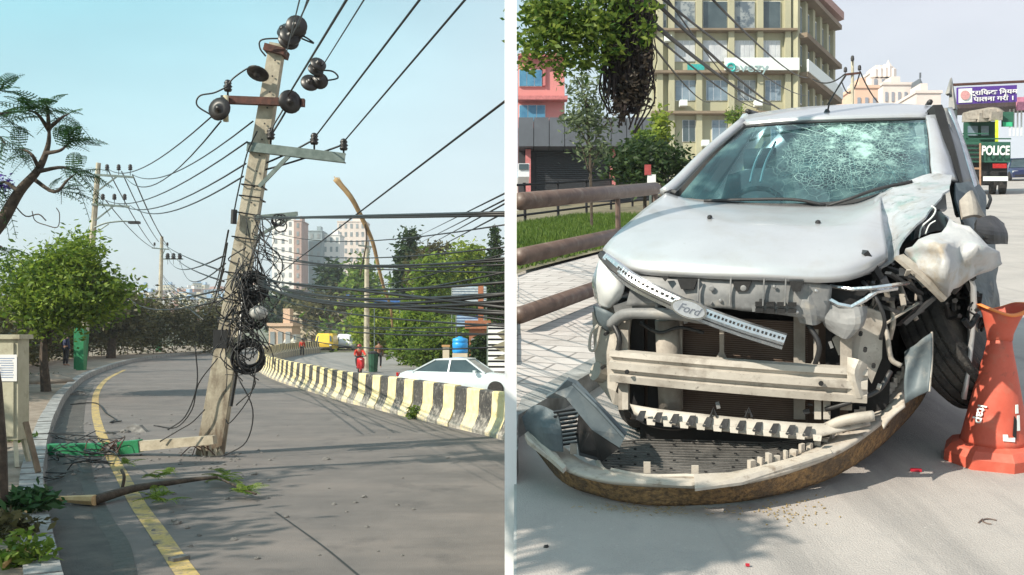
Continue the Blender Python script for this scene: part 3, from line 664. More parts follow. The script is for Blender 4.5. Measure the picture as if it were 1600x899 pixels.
P1 = upole('utility_pole', 'concrete pole with two crossarms and a street lamp behind the round tree', b1, z1_(255), .2,
           [(z1_(274), -.1, 58 * k1, (17 * k1, 35 * k1, 53 * k1)), (z1_(320), -.1, 55 * k1, (14 * k1, 32 * k1, 48 * k1))], green=60 * k1, lean=26 * k1)
a = PA(147, 356, D1 - .1)
LT = thing('street_lamp', 'curved arm street lamp fixed on the concrete pole above the round tree', 'street lamp', a)
build(MB().tube(spline([a, PA(165, 349, D1 - .1), PA(190, 346, D1 - .1), PA(205, 347, D1 - .1)], 5), .04, 6), 'arm', M_galv, LT); build(MB().tube(spline([PA(146, 366, D1 - .1), PA(170, 350, D1 - .1)], 3), .03, 6), 'brace', M_galv, LT)
build(MB().box(PA(210, 348, D1 - .1), (.5, .3, .12)), 'lamp_head', M_black, LT)
b2 = GA(248, 552, .05); D2p = b2.y; k2 = D2p / F
P2 = upole('utility_pole', 'narrow concrete pole with a green base at the bend of the road', b2, PA(0, 370, D2p).z, .24,
           [(PA(0, 388, D2p).z, -14 * k2, 12 * k2, (-10 * k2, 10 * k2))], green=32 * k2, lean=5 * k2)
for x_ in (262, 271, 281): pin_ins(PA(x_, 405, D2p - .2), P2, 3.)
build(MB().bar(PA(254, 405, D2p - .2), PA(286, 405, D2p - .2), .1, .1), 'crossarm', M_galv, P2)
D3 = 60.; b3 = V(PA(573, 560, D3).x, D3, ZC); P3 = upole('utility_pole', 'slim concrete pole rising in front of the trees beyond the barrier', b3, PA(0, 378, D3).z, .2, [(PA(0, 384, D3).z, -.5, .5, ())], green=0)
# green painted post and figure by pavement
c = GA(122, 578, .17); T = thing('green_box', 'tall green metal box standing on the pavement beside the pole', 'box', c)
build(MB().box(c + V(.28, -.3, 1.0), (.36, .3, 2.0)), 'cabinet', M_green, T); build(MB().box(c + V(.02, -.25, 1.0), (.14, .2, 1.9)), 'door', M_green, T)

# ---- people
M_skin = mat('skin', (.30, .16, .10), .6, var=.1); M_navy = mat('navy_cloth', (.03, .04, .09), .9, var=.3); M_trou = mat('dark_trousers', (.02, .02, .025), .9, var=.3); M_hair = mat('black_hair', (.01, .008, .007), .6); M_redc = mat('red_cloth', (.55, .04, .02), .8, var=.2); M_shoe = mat('shoe', (.03, .025, .02), .6)
def person(label, base, facing, shirt, trou, H=1.68, group=None, fr=FA):
    T = thing('person', label, 'person', base, fr, group); R = Matrix.Rotation(facing, 3, 'Z'); b = Vector(base); s = H / 1.7
    def q(x, y, z): return b + R @ V(x * s, y * s, z * s)
    J = [q(0, 0, .95), q(0, 0, 1.2), q(0, 0, 1.40), q(0, 0, 1.5), q(0, .01, 1.6), q(0, .015, 1.66), q(.19, 0, 1.38), q(.25, .02, 1.1), q(.25, -.08, .86), q(.24, -.1, .78), q(-.19, 0, 1.38), q(-.25, .02, 1.1), q(-.24, -.06, .86), q(-.23, -.08, .78),
         q(.1, 0, .88), q(.12, -.03, .5), q(.12, .04, .08), q(.12, -.12, .04), q(-.1, 0, .88), q(-.11, -.01, .5), q(-.12, .03, .08), q(-.12, -.13, .04)]
    E_ = [(0, 1), (1, 2), (2, 3), (3, 4), (4, 5), (2, 6), (6, 7), (7, 8), (8, 9), (2, 10), (10, 11), (11, 12), (12, 13), (0, 14), (14, 15), (15, 16), (16, 17), (0, 18), (18, 19), (19, 20), (20, 21)]
    rr = [.13, .12, .13, .05, .09, .06, .05, .04, .03, .035, .05, .04, .03, .035, .08, .055, .04, .035, .08, .055, .04, .035]
    skin(J, E_, [r * s for r in rr], 'body', M_skin, T)
    skin([J[0] + V(0, 0, -.02)] + J[1:3] + [J[6], J[7], J[8], J[10], J[11], J[12]], [(0, 1), (1, 2), (2, 3), (3, 4), (4, 5), (2, 6), (6, 7), (7, 8)], [r * s for r in (.16, .145, .14, .07, .055, .045, .07, .055, .045)], 'jacket', shirt, T)
    skin([J[0]] + [J[14], J[15], J[16] + V(0, 0, .02)] + [J[18], J[19], J[20] + V(0, 0, .02)], [(0, 1), (1, 2), (2, 3), (0, 4), (4, 5), (5, 6)], [r * s for r in (.14, .1, .075, .06, .1, .075, .06)], 'trousers', trou, T)
    build(MB().lathe(q(0, .03, 1.6), [(.04, -.06), (.1, -.02), (.105, .04), (.07, .1), (.02, .12)], 12), 'hair', M_hair, T, smooth=True)
    return T
person('person in dark jacket and trousers standing on the pavement beside the green box', GA(103, 572, .17), 2.6, M_navy, M_trou, 1.75)
person('person in a brown shirt standing by the roadside trees beyond the scooter', V(PA(592, 566, 62).x, 62, ZC + .1), .4, mat('brown_cloth', (.2, .09, .05), .9), M_trou, 1.7)
person('distant person walking at the bend near the dark end of the barrier', V(PA(472, 553, 95).x, 95, ZC), .4, M_redc, M_trou, 1.7)

# ---- scooter with rider
def wheel(mb_t, mb_r, c, R, wd, ax):
    ax = Vector(ax).normalized()
    mb_t.lathe(Vector(c) - ax * wd / 2, [(R * .62, 0), (R * .9, 0), (R, wd * .2), (R, wd * .8), (R * .9, wd), (R * .62, wd)], 24, ax)
    mb_r.lathe(Vector(c) - ax * wd * .42, [(.02, -.01), (R * .2, 0), (R * .6, wd * .25), (R * .62, wd * .6), (.02, wd * .62)], 20, ax)
sb = V(PA(562, 583, 56).x, 56, ZC); fz = .25
T = thing('scooter', 'red motor scooter riding along the lower road', 'scooter', sb)
R = Matrix.Rotation(fz, 3, 'Z')
def sq(x, y, z): return sb + R @ V(x, y, z)
M_red = mat('red_paint', (.5, .015, .02), .3, var=.1, bump=0, coat=.5)
for y_ in (-.62, .62):
    w_ = thing; a = MB(); r = MB(); wheel(a, r, sq(0, y_, .25), .25, .1, R @ V(1, 0, 0)); wh = build(a, 'wheel', M_rub, T); build(r, 'rim', M_steel, wh)
mb = MB().patch([[sq(-.2, -.62, .9), sq(0, -.72, .95), sq(.2, -.62, .9)], [sq(-.22, -.6, .6), sq(0, -.78, .6), sq(.22, -.6, .6)], [sq(-.2, -.45, .3), sq(0, -.55, .28), sq(.2, -.45, .3)]], 4, 4); build(mb, 'front_shield', M_red, T, smooth=True, solid=.02)
build(MB().box(sq(0, .0, .32), (.35, .5, .08), fz), 'footboard', M_trou, T); build(MB().tube([sq(0, .2, .45), sq(0, .5, .6), sq(0, .9, .7)], [.17, .2, .1], 10), 'tail', M_red, T); build(MB().tube([sq(0, .15, .76), sq(0, .8, .8)], [.13, .11], 8), 'seat', M_trou, T)
build(MB().tube([sq(-.33, -.5, 1.02), sq(0, -.6, 1.0), sq(.33, -.5, 1.02)], .03, 6), 'handlebar', M_trou, T); build(MB().lathe(sq(0, -.73, .82), [(.03, .03), (.08, 0), (.07, -.04)], 12, R @ V(0, -1, 0)), 'headlight', M_white, T)
build(MB().lathe(sq(0, -.62, .42), [(.3, -.06), (.31, 0), (.3, .06)], 16, R @ V(1, 0, 0)), 'mudguard', M_red, T)
T = thing('person', 'person in a red jacket and helmet riding the red scooter', 'person', sb)
J = [sq(0, .35, .88), sq(0, .28, 1.15), sq(0, .2, 1.36), sq(0, .17, 1.46), sq(0, .15, 1.58), sq(.2, .18, 1.33), sq(.3, -.1, 1.12), sq(.3, -.42, 1.05), sq(-.2, .18, 1.33), sq(-.3, -.1, 1.12), sq(-.3, -.42, 1.05), sq(.14, .2, .86), sq(.2, -.2, .82), sq(.15, -.05, .4), sq(-.14, .2, .86), sq(-.2, -.2, .82), sq(-.15, -.05, .4)]
E_ = [(0, 1), (1, 2), (2, 3), (3, 4), (2, 5), (5, 6), (6, 7), (2, 8), (8, 9), (9, 10), (0, 11), (11, 12), (12, 13), (0, 14), (14, 15), (15, 16)]
skin(J, E_, [.13, .13, .13, .05, .1, .05, .045, .04, .05, .045, .04, .09, .07, .05, .09, .07, .05], 'body', M_skin, T)
skin([J[0], J[1], J[2], J[5], J[6], J[7] + V(0, .05, 0), J[8], J[9], J[10] + V(0, .05, 0)], [(0, 1), (1, 2), (2, 3), (3, 4), (4, 5), (2, 6), (6, 7), (7, 8)], [.16, .17, .16, .08, .07, .055, .08, .07, .055], 'jacket', M_redc, T)
skin([J[0], J[11], J[12], J[13], J[14], J[15], J[16]], [(0, 1), (1, 2), (2, 3), (0, 4), (4, 5), (5, 6)], [.15, .11, .09, .07, .11, .09, .07], 'trousers', M_trou, T)
build(MB().lathe(J[4] + V(0, .02, -.08), [(.08, -.03), (.135, 0), (.145, .08), (.12, .16), (.05, .21)], 14), 'helmet', mat('helmet_shell', (.25, .03, .02), .25), T, smooth=True)

# ---- generic saloon car by side profile
def carbody(name, label, base, ang, L, W_, prof, belt, roofpts, paint, fr=FA, glass=None, group=None, wheels=(.17, .80), wr=.31, scale=1.):
    """prof: upper side outline (t along length 0..1 front to back, z); roofpts: greenhouse outline"""
    T = thing(name, label, 'car', base, fr, group); b = Vector(base); R = Matrix.Rotation(ang, 3, 'Z')
    def q(x, y, z): return b + R @ V(x, y, z)
    mb = MB(); rows = []
    for t, z in prof:
        x = (t - .5) * L; wz = W_ / 2 * (.80 + .2 * min(1, 5 * min(t, 1 - t) + .2)); 
        rows.append([q(x, -wz * .93, .22), q(x, -wz, .42), q(x, -wz, z * .82), q(x, -wz * .9, z), q(x, -wz * .4, z + .025), q(x, wz * .4, z + .025), q(x, wz * .9, z), q(x, wz, z * .82), q(x, wz, .42), q(x, wz * .93, .22)])
    mb.grid(rows); mb.add(rows[0], [tuple(range(10))]); mb.add(rows[-1], [tuple(range(9, -1, -1))])
    build(mb, 'body', paint, T, smooth=True)
    (t0, z0), (t1, z1), (t2, z2), (t3, z3) = roofpts; w0 = W_ / 2 * .88; w1 = W_ / 2 * .68
    def X(t): return (t - .5) * L
    gl = MB(); pts = {s: [q(X(t0), s * w0, z0), q(X(t1), s * w1, z1), q(X(t2), s * w1, z2), q(X(t3), s * w0, z3)] for s in (-1, 1)}
    gl.add(pts[-1] + pts[1], [(0, 1, 5, 4), (2, 3, 7, 6), (0, 3, 2, 1), (4, 5, 6, 7)]); build(gl, 'windows', glass or M_glassd, T)
    rf = MB(); rf.patch([[q(X(t1) - .06, y * w1 * 1.02, z1 + .005), q(X(t1 * .6 + t2 * .4), y * w1 * 1.04, max(z1, z2) + .03), q(X(t2) + .05, y * w1 * 1.02, z2 + .005)] for y in (-1, -.5, .5, 1)], 3, 2); build(rf, 'roof', paint, T, smooth=True, solid=.03)
    for s in (-1, 1):
        pl = MB(); P = pts[s]
        pl.bar(P[0], P[1], .05, .05).bar(P[2], P[3], .09, .05).bar(P[0].lerp(P[3], .5), P[1].lerp(P[2], .5), .06, .05).bar(P[1], P[2], .05, .05).bar(P[0], P[3], .04, .04); build(pl, 'window_frame', paint, T)
        for tw in wheels:
            a = MB(); r = MB(); wheel(a, r, q((tw - .5) * L, s * (W_ / 2 - .09), wr), wr, .2, R @ V(0, s, 0)); wh = build(a, 'wheel', M_rub, T); build(r, 'rim', M_steel, wh)
        build(MB().box(q(-.5 * L + .12, s * W_ * .33, prof[1][1] - .12), (.12, .32, .13), ang), 'headlight', mat('lamp_lens', (.6, .62, .6), .1, bump=0), T)
        build(MB().box(q(.5 * L - .04, s * W_ * .35, prof[-2][1] - .1), (.08, .26, .14), ang), 'tail_light', mat('tail_lens', (.4, .02, .02), .2, bump=0), T)
        build(MB().box(q(X(t0) + .35, s * (W_ / 2 + .08), z0 + .06), (.1, .16, .12), ang), 'mirror', paint, T)
    build(MB().box(q(-.5 * L - .0, 0, .35), (.06, W_ * .7, .12), ang), 'grille', M_trou, T)
    return T
M_silverw = mat('pearl_white_paint', (.62, .70, .74), .25, var=.03, bump=0, coat=.6)
Dc = 36.8; kc = Dc / F; cb = V(PA(720, 600, Dc).x, Dc, ZC)
ct = carbody('saloon_car', 'white saloon car with a driver passing behind the striped barrier', cb, math.radians(180 - 12), 4.7, 1.72,
        [(0, .62), (.03, .72), (.15, .80), (.30, .88), (.5, .9), (.8, .93), (.93, .92), (1, .78)], .9, [(.26, .88), (.42, 1.40), (.68, 1.38), (.86, .93)], M_silverw)
T = thing('person', 'driver with an orange top seen inside the white saloon car', 'person', cb + V(.0, -.3, .9)); q0 = cb + V(-.1, -.45, .55)
skin([q0, q0 + V(0, 0, .35), q0 + V(0, 0, .47), q0 + V(0, 0, .58), q0 + V(0, -.15, .3), q0 + V(.2, -.3, .25), q0 + V(.35, -.3, .35)], [(0, 1), (1, 2), (2, 3), (1, 4), (4, 5), (5, 6)], [.14, .13, .05, .09, .05, .045, .04], 'body', M_skin, T)
skin([q0, q0 + V(0, 0, .33), q0 + V(0, -.15, .3), q0 + V(.12, -.24, .27)], [(0, 1), (1, 2), (2, 3)], [.16, .15, .07, .06], 'shirt', mat('orange_cloth', (.6, .15, .04), .8), T)
# yellow and white vans far along the lower road
def van(name, label, px, pyb, Dv, W_, H_, m, label_cat='van'):
    b = V(PA(px, pyb, Dv).x, Dv, ZC); T = thing(name, label, label_cat, b)
    rows = []
    for z, w_, y in [(.3, .48, -.0), (.9, .5, -.08), (1.15, .49, 0), (H_ * .88, .44, .35), (H_, .38, .6)]:
        rows.append([b + V(-W_ * w_, 3.6, z), b + V(-W_ * w_, y + .2, z), b + V(-W_ * w_ * .6, y - .05, z), b + V(W_ * w_ * .6, y - .05, z), b + V(W_ * w_, y + .2, z), b + V(W_ * w_, 3.6, z)])
    mb = MB(); mb.grid(rows); mb.add(rows[-1], [tuple(range(6))]); build(mb, 'body', m, T, smooth=False)
    build(MB().add([b + V(-W_ * .42, .02, 1.2), b + V(W_ * .42, .02, 1.2), b + V(W_ * .36, .33, H_ * .86), b + V(-W_ * .36, .33, H_ * .86)], [(0, 1, 2, 3)]), 'windscreen', M_glassd, T, solid=.03)
    for s in (-1, 1):
        a = MB(); r = MB(); wheel(a, r, b + V(s * W_ * .42, .7, .34), .34, .2, (s, 0, 0)); wh = build(a, 'wheel', M_rub, T); build(r, 'rim', M_steel, wh)
        build(MB().box(b + V(s * W_ * .36, -.08, .75), (.25, .08, .16)), 'headlight', M_white, T)
    build(MB().box(b + V(0, -.12, .42), (W_ * .9, .12, .2)), 'bumper', M_trou, T)
van('minibus', 'yellow minibus approaching round the far bend', 506, 546, 118, 2.3, 2.2, mat('yellow_paint', (.75, .5, .05), .35, var=.05, bump=0))
van('van', 'white van following the yellow minibus round the bend', 538, 546, 122, 2.2, 2.1, mat('van_white', (.7, .72, .75), .35, var=.05, bump=0))
van('van', 'pale cream van parked by the low building beyond the bend', 452, 541, 150, 2.2, 2.0, mat('van_cream', (.65, .6, .5), .4, var=.05, bump=0))
c = V(PA(583, 570, 58).x, 58, ZC); T = thing('green_bin', 'green roadside bin in front of the trees beyond the scooter', 'bin', c); build(MB().lathe(c, [(.26, 0), (.3, 1.1)], 10), 'drum', mat('bin_green', (.01, .07, .035), .6), T); build(MB().lathe(c + V(0, 0, 1.1), [(.32, 0), (.31, .08), (.1, .16)], 10), 'lid', M_trou, T)
# ================================================================== BEYOND THE ROAD
# hill slope with the far town
def hz_(x, y):           # terrain height of the far valley side
    t = max(0, min(1, (y - 420) / 700)); u = noise.noise(V(x * .006, y * .006, 3.))
    return -1.2 + t * (46 + 10 * u) + 5 * u * (t > 0)
mb = MB(); mb.grid([[V(x, y, hz_(x, y)) for x in np.linspace(-900, 500, 60)] for y in np.linspace(400, 1300, 26)])
struct(mb, 'hills', mat('far_slope', (.07, .09, .05), .9, c2=(.16, .16, .11), scale=.03, bump=.1), smooth=True)
walls = [mat('town_' + n, c, .85, var=.12, scale=.6, bump=.05) for n, c in (('white', (.62, .6, .57)), ('pink', (.5, .32, .27)), ('cream', (.55, .5, .38)), ('brick', (.3, .14, .09)), ('blue', (.3, .42, .55)))]
hp = []
for k in range(5):
    T = thing('house', 'small town house on the hazy slope beyond the hedge', 'house', (0, 0, 0), FA, 'houses on the far valley slope'); w_, d_, h_ = [(9, 8, 9), (12, 9, 7), (8, 8, 13), (14, 9, 10), (10, 9, 6)][k]
    build(MB().box((0, 0, h_ / 2 - 1), (w_, d_, h_ + 2)), 'wall', walls[k], T)
    mb = MB()
    mb2 = MB().box((0, 0, h_ + .25), (w_ + .8, d_ + .8, .5)).box((w_ * .2, 0, h_ + 1.6), (3, 3, 2.4)); build(mb2, 'roof', walls[(k + 2) % 5], T)
    for fl in range(int(h_ / 3)):
        for c_ in (-.3, 0, .3): build(MB().box((c_ * w_, -d_ / 2 - .03, 1.4 + 3 * fl), (w_ * .16, .1, 1.5)), 'window', M_glassd, T)
    hp.append(T)
cnt = 0
for i in range(130):
    y = random.uniform(470, 1050); px = random.uniform(150, 420); x = (px - 800) / F * y
    if i >= 110: px = random.uniform(-20, 30); x = (px - 800) / F * y
    o = hp[i] if i < 5 else copy_tree(hp[i % 5]); o.matrix_world = Matrix.Translation((x, y, hz_(x, y))) @ Matrix.Rotation(random.uniform(-.6, .6), 4, 'Z')
mb = MB()
for _ in range(150):
    y = random.uniform(430, 1100); x = random.uniform(-.62, -.1) * y; mb.leaves(V(x, y, hz_(x, y) + 2), (9, 7, 4.5), 70, 1.3, 8)
tag(build(mb, 'far_trees', L_dark, None, (0, 430, 0)), 'dark trees scattered among the houses of the far slope', 'trees', None, 'stuff')

M_fwin = mat('far_window', (.12, .15, .17), .3, c2=(.36, .38, .38), scale=.12, bump=0)
def block(name, label, x0, x1, yt, D, zb, m, dep, rows, cols, ang=0., wf=.5, hf=.55, cat='building', wm=None, roofm=None, side=True, balc=False):
    a = PA(x0, yt, D); b = PA(x1, yt, D); W_ = b.x - a.x; zt = a.z; base = V((a.x + b.x) / 2, D + dep / 2, zb)
    T = thing(name, label, cat, base, FA); c = V(base.x, base.y, 0)
    build(MB().box((c.x, c.y, (zt + zb) / 2), (W_, dep, zt - zb)), 'wall', m, T)
    build(MB().box((c.x, c.y, zt + .25), (W_ + .5, dep + .5, .5)).box((c.x + W_ * .15, c.y, zt + 1.6), (W_ * .3, dep * .4, 2.4)), 'roof', roofm or m, T)
    H = zt - max(zb, -1)
    for r in range(rows):
        z = zt - H * (r + .5) / rows
        for q in range(cols):
            x = a.x + W_ * (q + .5) / cols; fr_ = build(MB().box((x, D - .05, z), (W_ / cols * wf, .2, H / rows * hf)), 'window', wm or M_fwin, T)
            if balc and q % 2: build(MB().box((x, D - .5, z - H / rows * .35), (W_ / cols * .9, 1., .25)), 'balcony', m, T)
    return T
tw_w = mat('tower_white', (.80, .78, .75), .8, var=.05, scale=.2, bump=.05); tw_b = mat('tower_brown', (.42, .29, .25), .8, var=.1, scale=.2, bump=.05); tw_g = mat('tower_grey', (.28, .34, .36), .8, var=.1, scale=.2, bump=.05); tw_p = mat('tower_pink', (.70, .60, .54), .8, var=.08, scale=.2, bump=.05)
block('tower_block', 'white high rise tower block with a brown side, tallest of the cluster', 425, 459, 344, 420, -1, tw_w, 14, 14, 3, wf=.35)
block('tower_block', 'slim brown high rise wing joined to the white tower block', 459.5, 471, 346, 416, -1, tw_b, 14, 14, 1, wf=.3)
block('tower_block', 'grey high rise block with dark bays between the taller towers', 482, 503, 362, 440, -1, tw_g, 12, 12, 2, wf=.4)
block('tower_block', 'pale grey high rise block beside the dark bayed one', 504, 531, 368, 446, -1, tw_w, 12, 11, 3, wf=.4, wm=tw_g)
block('tower_block', 'pinkish high rise tower block with a stepped top behind the bent stick', 527, 571, 347, 480, -1, tw_p, 14, 14, 5, wf=.4)
# trees of the wooded bank
for i, (x0, x1, y0, y1, D, k, lf, n, sz, lb) in enumerate([
    (400, 500, 452, 520, 210, 8, L_dark, 3800, .8, 'dark broad tree below the white tower blocks'),
    (490, 545, 412, 505, 200, 7, L_dark, 3000, .7, 'dark round tree rising in front of the grey tower blocks'),
    (540, 590, 400, 500, 180, 7, L_mid, 3000, .6, 'mid green tree left of the slim concrete pole'.replace('left of', 'next to')),
    (425, 600, 465, 530, 170, 11, L_olive, 6000, .6, 'long yellowish green tree bank above the cream building'),
    (555, 625, 455, 560, 95, 9, L_lit, 5200, .28, 'yellow green bushy tree behind the slim concrete pole'),
    (622, 655, 352, 470, 120, 6, L_dark, 2600, .42, 'tall dark tree with an open top standing above the wood'),
    (640, 705, 375, 470, 110, 9, L_olive, 4600, .36, 'olive brown tree crown on the hill crest'),
    (650, 700, 385, 520, 100, 8, L_tree, 4200, .34, 'bright green tree on the wooded bank under the hill crest'),
    (695, 765, 378, 490, 105, 10, L_lit, 6200, .33, 'sunlit yellow green tree beside the conifer'),
    (745, 830, 395, 520, 95, 9, L_mid, 5200, .32, 'dense green tree below the conifer'),
    (605, 700, 470, 578, 70, 12, L_tree, 9000, .21, 'big leafy green tree overhanging the roadside beyond the saloon car'),
    (680, 745, 500, 570, 66, 8, L_mid, 4800, .19, 'green tree between the leafy roadside tree and the blue tank'),
    (640, 720, 505, 585, 62, 8, L_mid, 4200, .17, 'low green shrubs at the roadside behind the saloon car'),
    (735, 768, 520, 590, 55, 5, L_dark, 2600, .15, 'dark shrub beside the white slatted gate')]):
    b = PA((x0 + x1) / 2, y1, D); zg = min(ZC, b.z - .3)
    tree('tree', lb, V(b.x, D, zg), PA((x0 + x1) / 2, y0 * .5 + y1 * .5, D), blobs(x0, x1, y0, y1, D, k, .3), lf, sz, n, .25 if D > 80 else .16)
# conifer
D = 90; b = V(PA(773, 0, D).x, D, ZC); T = thing('conifer', 'dark narrow pointed conifer above the wooded bank', 'tree', b); zt = PA(0, 350, D).z
build(MB().tube([b, V(b.x, D, zt)], [.25, .03], 6), 'trunk', M_bark, T); mb = MB()
for i in range(14):
    t = i / 13; mb.leaves(V(b.x, D, zt - .6 - t * 8), (.35 + 1.5 * t, .35 + 1.5 * t, .3), 130 + int(200 * t), .22, 9)
build(mb, 'crown', L_dark, T)
# wooded bank itself and further wood behind
mb = MB()
for _ in range(60):
    y = random.uniform(120, 260); px = random.uniform(560, 860); x = (px - 800) / F * y; z = 2 + (HZ - random.uniform(410, 500)) / F * y; mb.leaves(V(x, y, z * .5), (7, 5, z * .5), 260, .6, 14)
tag(build(mb, 'far_wood', L_mid, None, (-10, 150, 0)), 'continuous wood covering the bank behind the roadside trees', 'wood', None, 'stuff')
# cream building, roofs and yard things
M_blue = mat('blue_roofing', (.03, .13, .42), .5, var=.15, scale=3, bump=.1); M_lblue = mat('pale_blue_sheet', (.30, .45, .62), .5, var=.1, scale=3, bump=.1); M_cream = mat('cream_wall', (.58, .50, .38), .85, var=.08, scale=.5); M_orng = mat('ochre_wall', (.5, .28, .12), .85, var=.1, scale=.5)
T = block('low_building', 'long low cream building beyond the bend with blue roofing', 456, 548, 492, 165, -1, M_cream, 12, 2, 7, wf=.4, wm=mat('shutter_brown', (.22, .14, .1), .7), roofm=M_cream)
T = block('blue_roof_shed', 'small shed with a bright blue roof behind the low cream building', 516, 553, 484, 172, -1, M_lblue, 8, 1, 2, roofm=M_blue)
block('shop', 'small peach shop with awning at the end of the lower road', 420, 456, 510, 150, -1, mat('peach', (.6, .42, .3), .8), 6, 1, 3, wf=.6)
def slat_panel(name, label, x0, x1, y0, y1, D, n, m1, m2, cat):
    a = PA(x0, y1, D); b = PA(x1, y0, D); T = thing(name, label, cat, V(a.x, D, a.z)); build(MB().box(((a.x + b.x) / 2, D + .1, (a.z + b.z) / 2), (b.x - a.x, .1, b.z - a.z)), 'panel', m2, T)
    mb = MB()
    for i in range(n):
        z = a.z + (b.z - a.z) * (i + .5) / n; mb.box(((a.x + b.x) / 2, D, z), (b.x - a.x, .08, (b.z - a.z) / n * .62))
    build(mb, 'slats', m1, T)
    for x in (a.x, b.x): build(MB().tube([V(x, D, min(ZC, a.z)), V(x, D, b.z)], .05, 6), 'post', M_galv, T)
slat_panel('slatted_gate', 'white slatted metal gate at the roadside beyond the saloon car', 762, 800, 505, 582, 48, 9, M_white, M_trou, 'gate')
slat_panel('louvred_roof', 'pale blue grey corrugated roof panel high among the trees', 706, 760, 448, 476, 62, 7, mat('grey_sheet', (.42, .48, .52), .5), M_lblue, 'roof panel')
slat_panel('blue_roof_panel', 'blue corrugated roof panel under the pale one among the trees', 713, 757, 493, 511, 60, 4, M_lblue, M_blue, 'roof panel')
slat_panel('blue_sheet_roof', 'dark blue corrugated roof seen past the slim concrete pole', 585, 625, 466, 482, 90, 4, M_blue, M_lblue, 'roof panel')
block('hut', 'small brick hut with rusty roof under the blue roof panel', 733, 760, 514, 58, ZC, mat('brick_hut', (.32, .13, .07), .9), 2, 1, 2)
c = V(PA(719, 552, 52).x, 52, PA(0, 552, 52).z); T = thing('water_tank', 'bright blue plastic water tank on a stand between shrubs', 'water tank', V(c.x, 52, ZC))
build(MB().lathe(c, [(.36, 0), (.42, .05), (.42, .25), (.39, .28), (.42, .31), (.42, .55), (.39, .58), (.42, .61), (.40, .78), (.12, .86), (.12, .9)], 18), 'tank', mat('blue_plastic', (.02, .30, .75), .4, var=.08, bump=0), T, smooth=True); build(MB().box((c.x, 52, (c.z + ZC) / 2), (.8, .8, c.z - ZC)), 'stand', M_cream, T)
c = V(PA(697, 552, 53).x, 53, ZC); T = thing('gate_pillar', 'white gate pillar beside the blue water tank', 'pillar', c); build(MB().box(c + V(0, 0, .8), (.35, .35, 1.6)), 'shaft', M_cream, T); build(MB().box(c + V(0, 0, 1.65), (.45, .45, .1)), 'cap', M_orng, T)

# ---- bent split stick hanging in the wires
D = 14.
P = spline([PA(x, y, D + d_) for x, y, d_ in [(524, 280, 0), (548, 308, 0), (566, 342, .1), (582, 378, .2), (592, 420, .3), (600, 450, .4), (610, 480, .5), (613, 512, .6)]], 6); n = len(P)
T = thing('bent_stick', 'long bent split tree limb hanging over the bundle of cables', 'branch', P[0])
build(MB().tube(P, [.045 - .028 * i / (n - 1) for i in range(n)], 6), 'limb', mat('tan_bark', (.22, .14, .07), .8, c2=(.36, .25, .12), scale=8), T, smooth=True)
mb = MB().tube([PA(522, 276, D), PA(532, 290, D), PA(545, 306, D)], [.006, .02, .03], 5).tube([PA(529, 277, D - .02), PA(536, 290, D), PA(547, 306, D)], [.005, .016, .025], 5); build(mb, 'split_end', mat('fresh_wood', (.5, .3, .1), .7), T)
mb = MB().tube(spline([PA(x, y, D + .1) for x, y in [(570, 350), (573, 372), (569, 400), (563, 430)]], 5), .012, 5); build(mb, 'twig', M_bark, T)

# ---- white post added in place of the blank divider strip; cable ends fix to it
DP = 4.55; xa_ = 788.6; xb_ = 807.2; pw = (xb_ - xa_) / F * DP; cx_ = PA((xa_ + xb_) / 2, 0, DP + pw / 2).x
c = V(cx_, DP + pw / 2, -.05)
T = thing('divider_post', 'plain square white post added as the divider strip between the two roads', 'post', c)
build(MB().box((cx_, c.y, 3.2), (pw, pw, 6.5)), 'shaft', mat('divider_post_white', (.86, .86, .86), .55, var=.015, scale=3, bump=.03), T)
build(MB().box((cx_, c.y, 6.5), (pw + .04, pw + .04, .06)), 'cap', M_white, T)

# ---- wires
GW = {'a': 'black cables running from the leaning pole to the white post', 'b': 'overhead wires between the poles', 'c': 'overhead wires rising past the camera', 'd': 'thin wires sagging behind the leaning pole'}
def W(p, q, r, g, sag=0.): 
    lb = {'a': 'black telecom cable strung low from the leaning pole to the white post', 'b': 'overhead wire strung from the crossarms behind the round tree to the leaning pole', 'c': 'overhead wire running up from the leaning pole out over the road', 'd': 'thin sagging wire in the distance between the narrow poles'}[g]
    cable('overhead_wire' if g != 'a' else 'telecom_cable', lb, 'cable', [p, q], r, M_black, group=GW[g], sag=sag, k=16, n=4)
DPp = DP + .02
XE = 789.5
def ends(y0, y1, r, sag, x0=395, d0=15.3): W(PA(x0, y0, d0), PA(XE, y1, DPp), r * .44, 'a', sag)
# big bundle (twisted pair of cables)
a = PA(398, 341, 15.3); b = PA(XE, 334, DPp)
ends(341, 333, .022, .0); ends(338, 336, .018, .02); ends(344, 337, .016, -.01)
for y0, y1, r, s in [(352, 350, .010, .05), (376, 388, .013, .05), (385, 402, .013, .03), (392, 406, .016, .02), (397, 412, .014, .04), (402, 425, .012, .02), (431, 441, .02, .08), (436, 458, .022, .05), (437, 462, .018, .03), (440, 470, .03, .03), (441, 480, .026, .02), (443, 488, .02, .02), (446, 492, .03, .01),
                     (450, 500, .016, .02), (455, 512, .014, .02), (470, 505, .012, .08), (480, 524, .014, .03), (492, 521, .012, .05), (500, 540, .012, .02), (430, 424, .014, .15), (428, 395, .01, .12)]:
    ends(y0 + random.uniform(-4, 4), y1 + random.uniform(-3, 3), r * random.uniform(.7, 1.1), s + random.uniform(-.04, .16), 400)
W(PA(420, 440, 15.2), PA(XE, 158, DPp), .008, 'a', .0)
for y0, y1 in ((376, 302), (388, 312), (400, 318), (410, 332)): W(PA(640, y0, 60), PA(XE, y1, DPp), .005, 'a', 0)
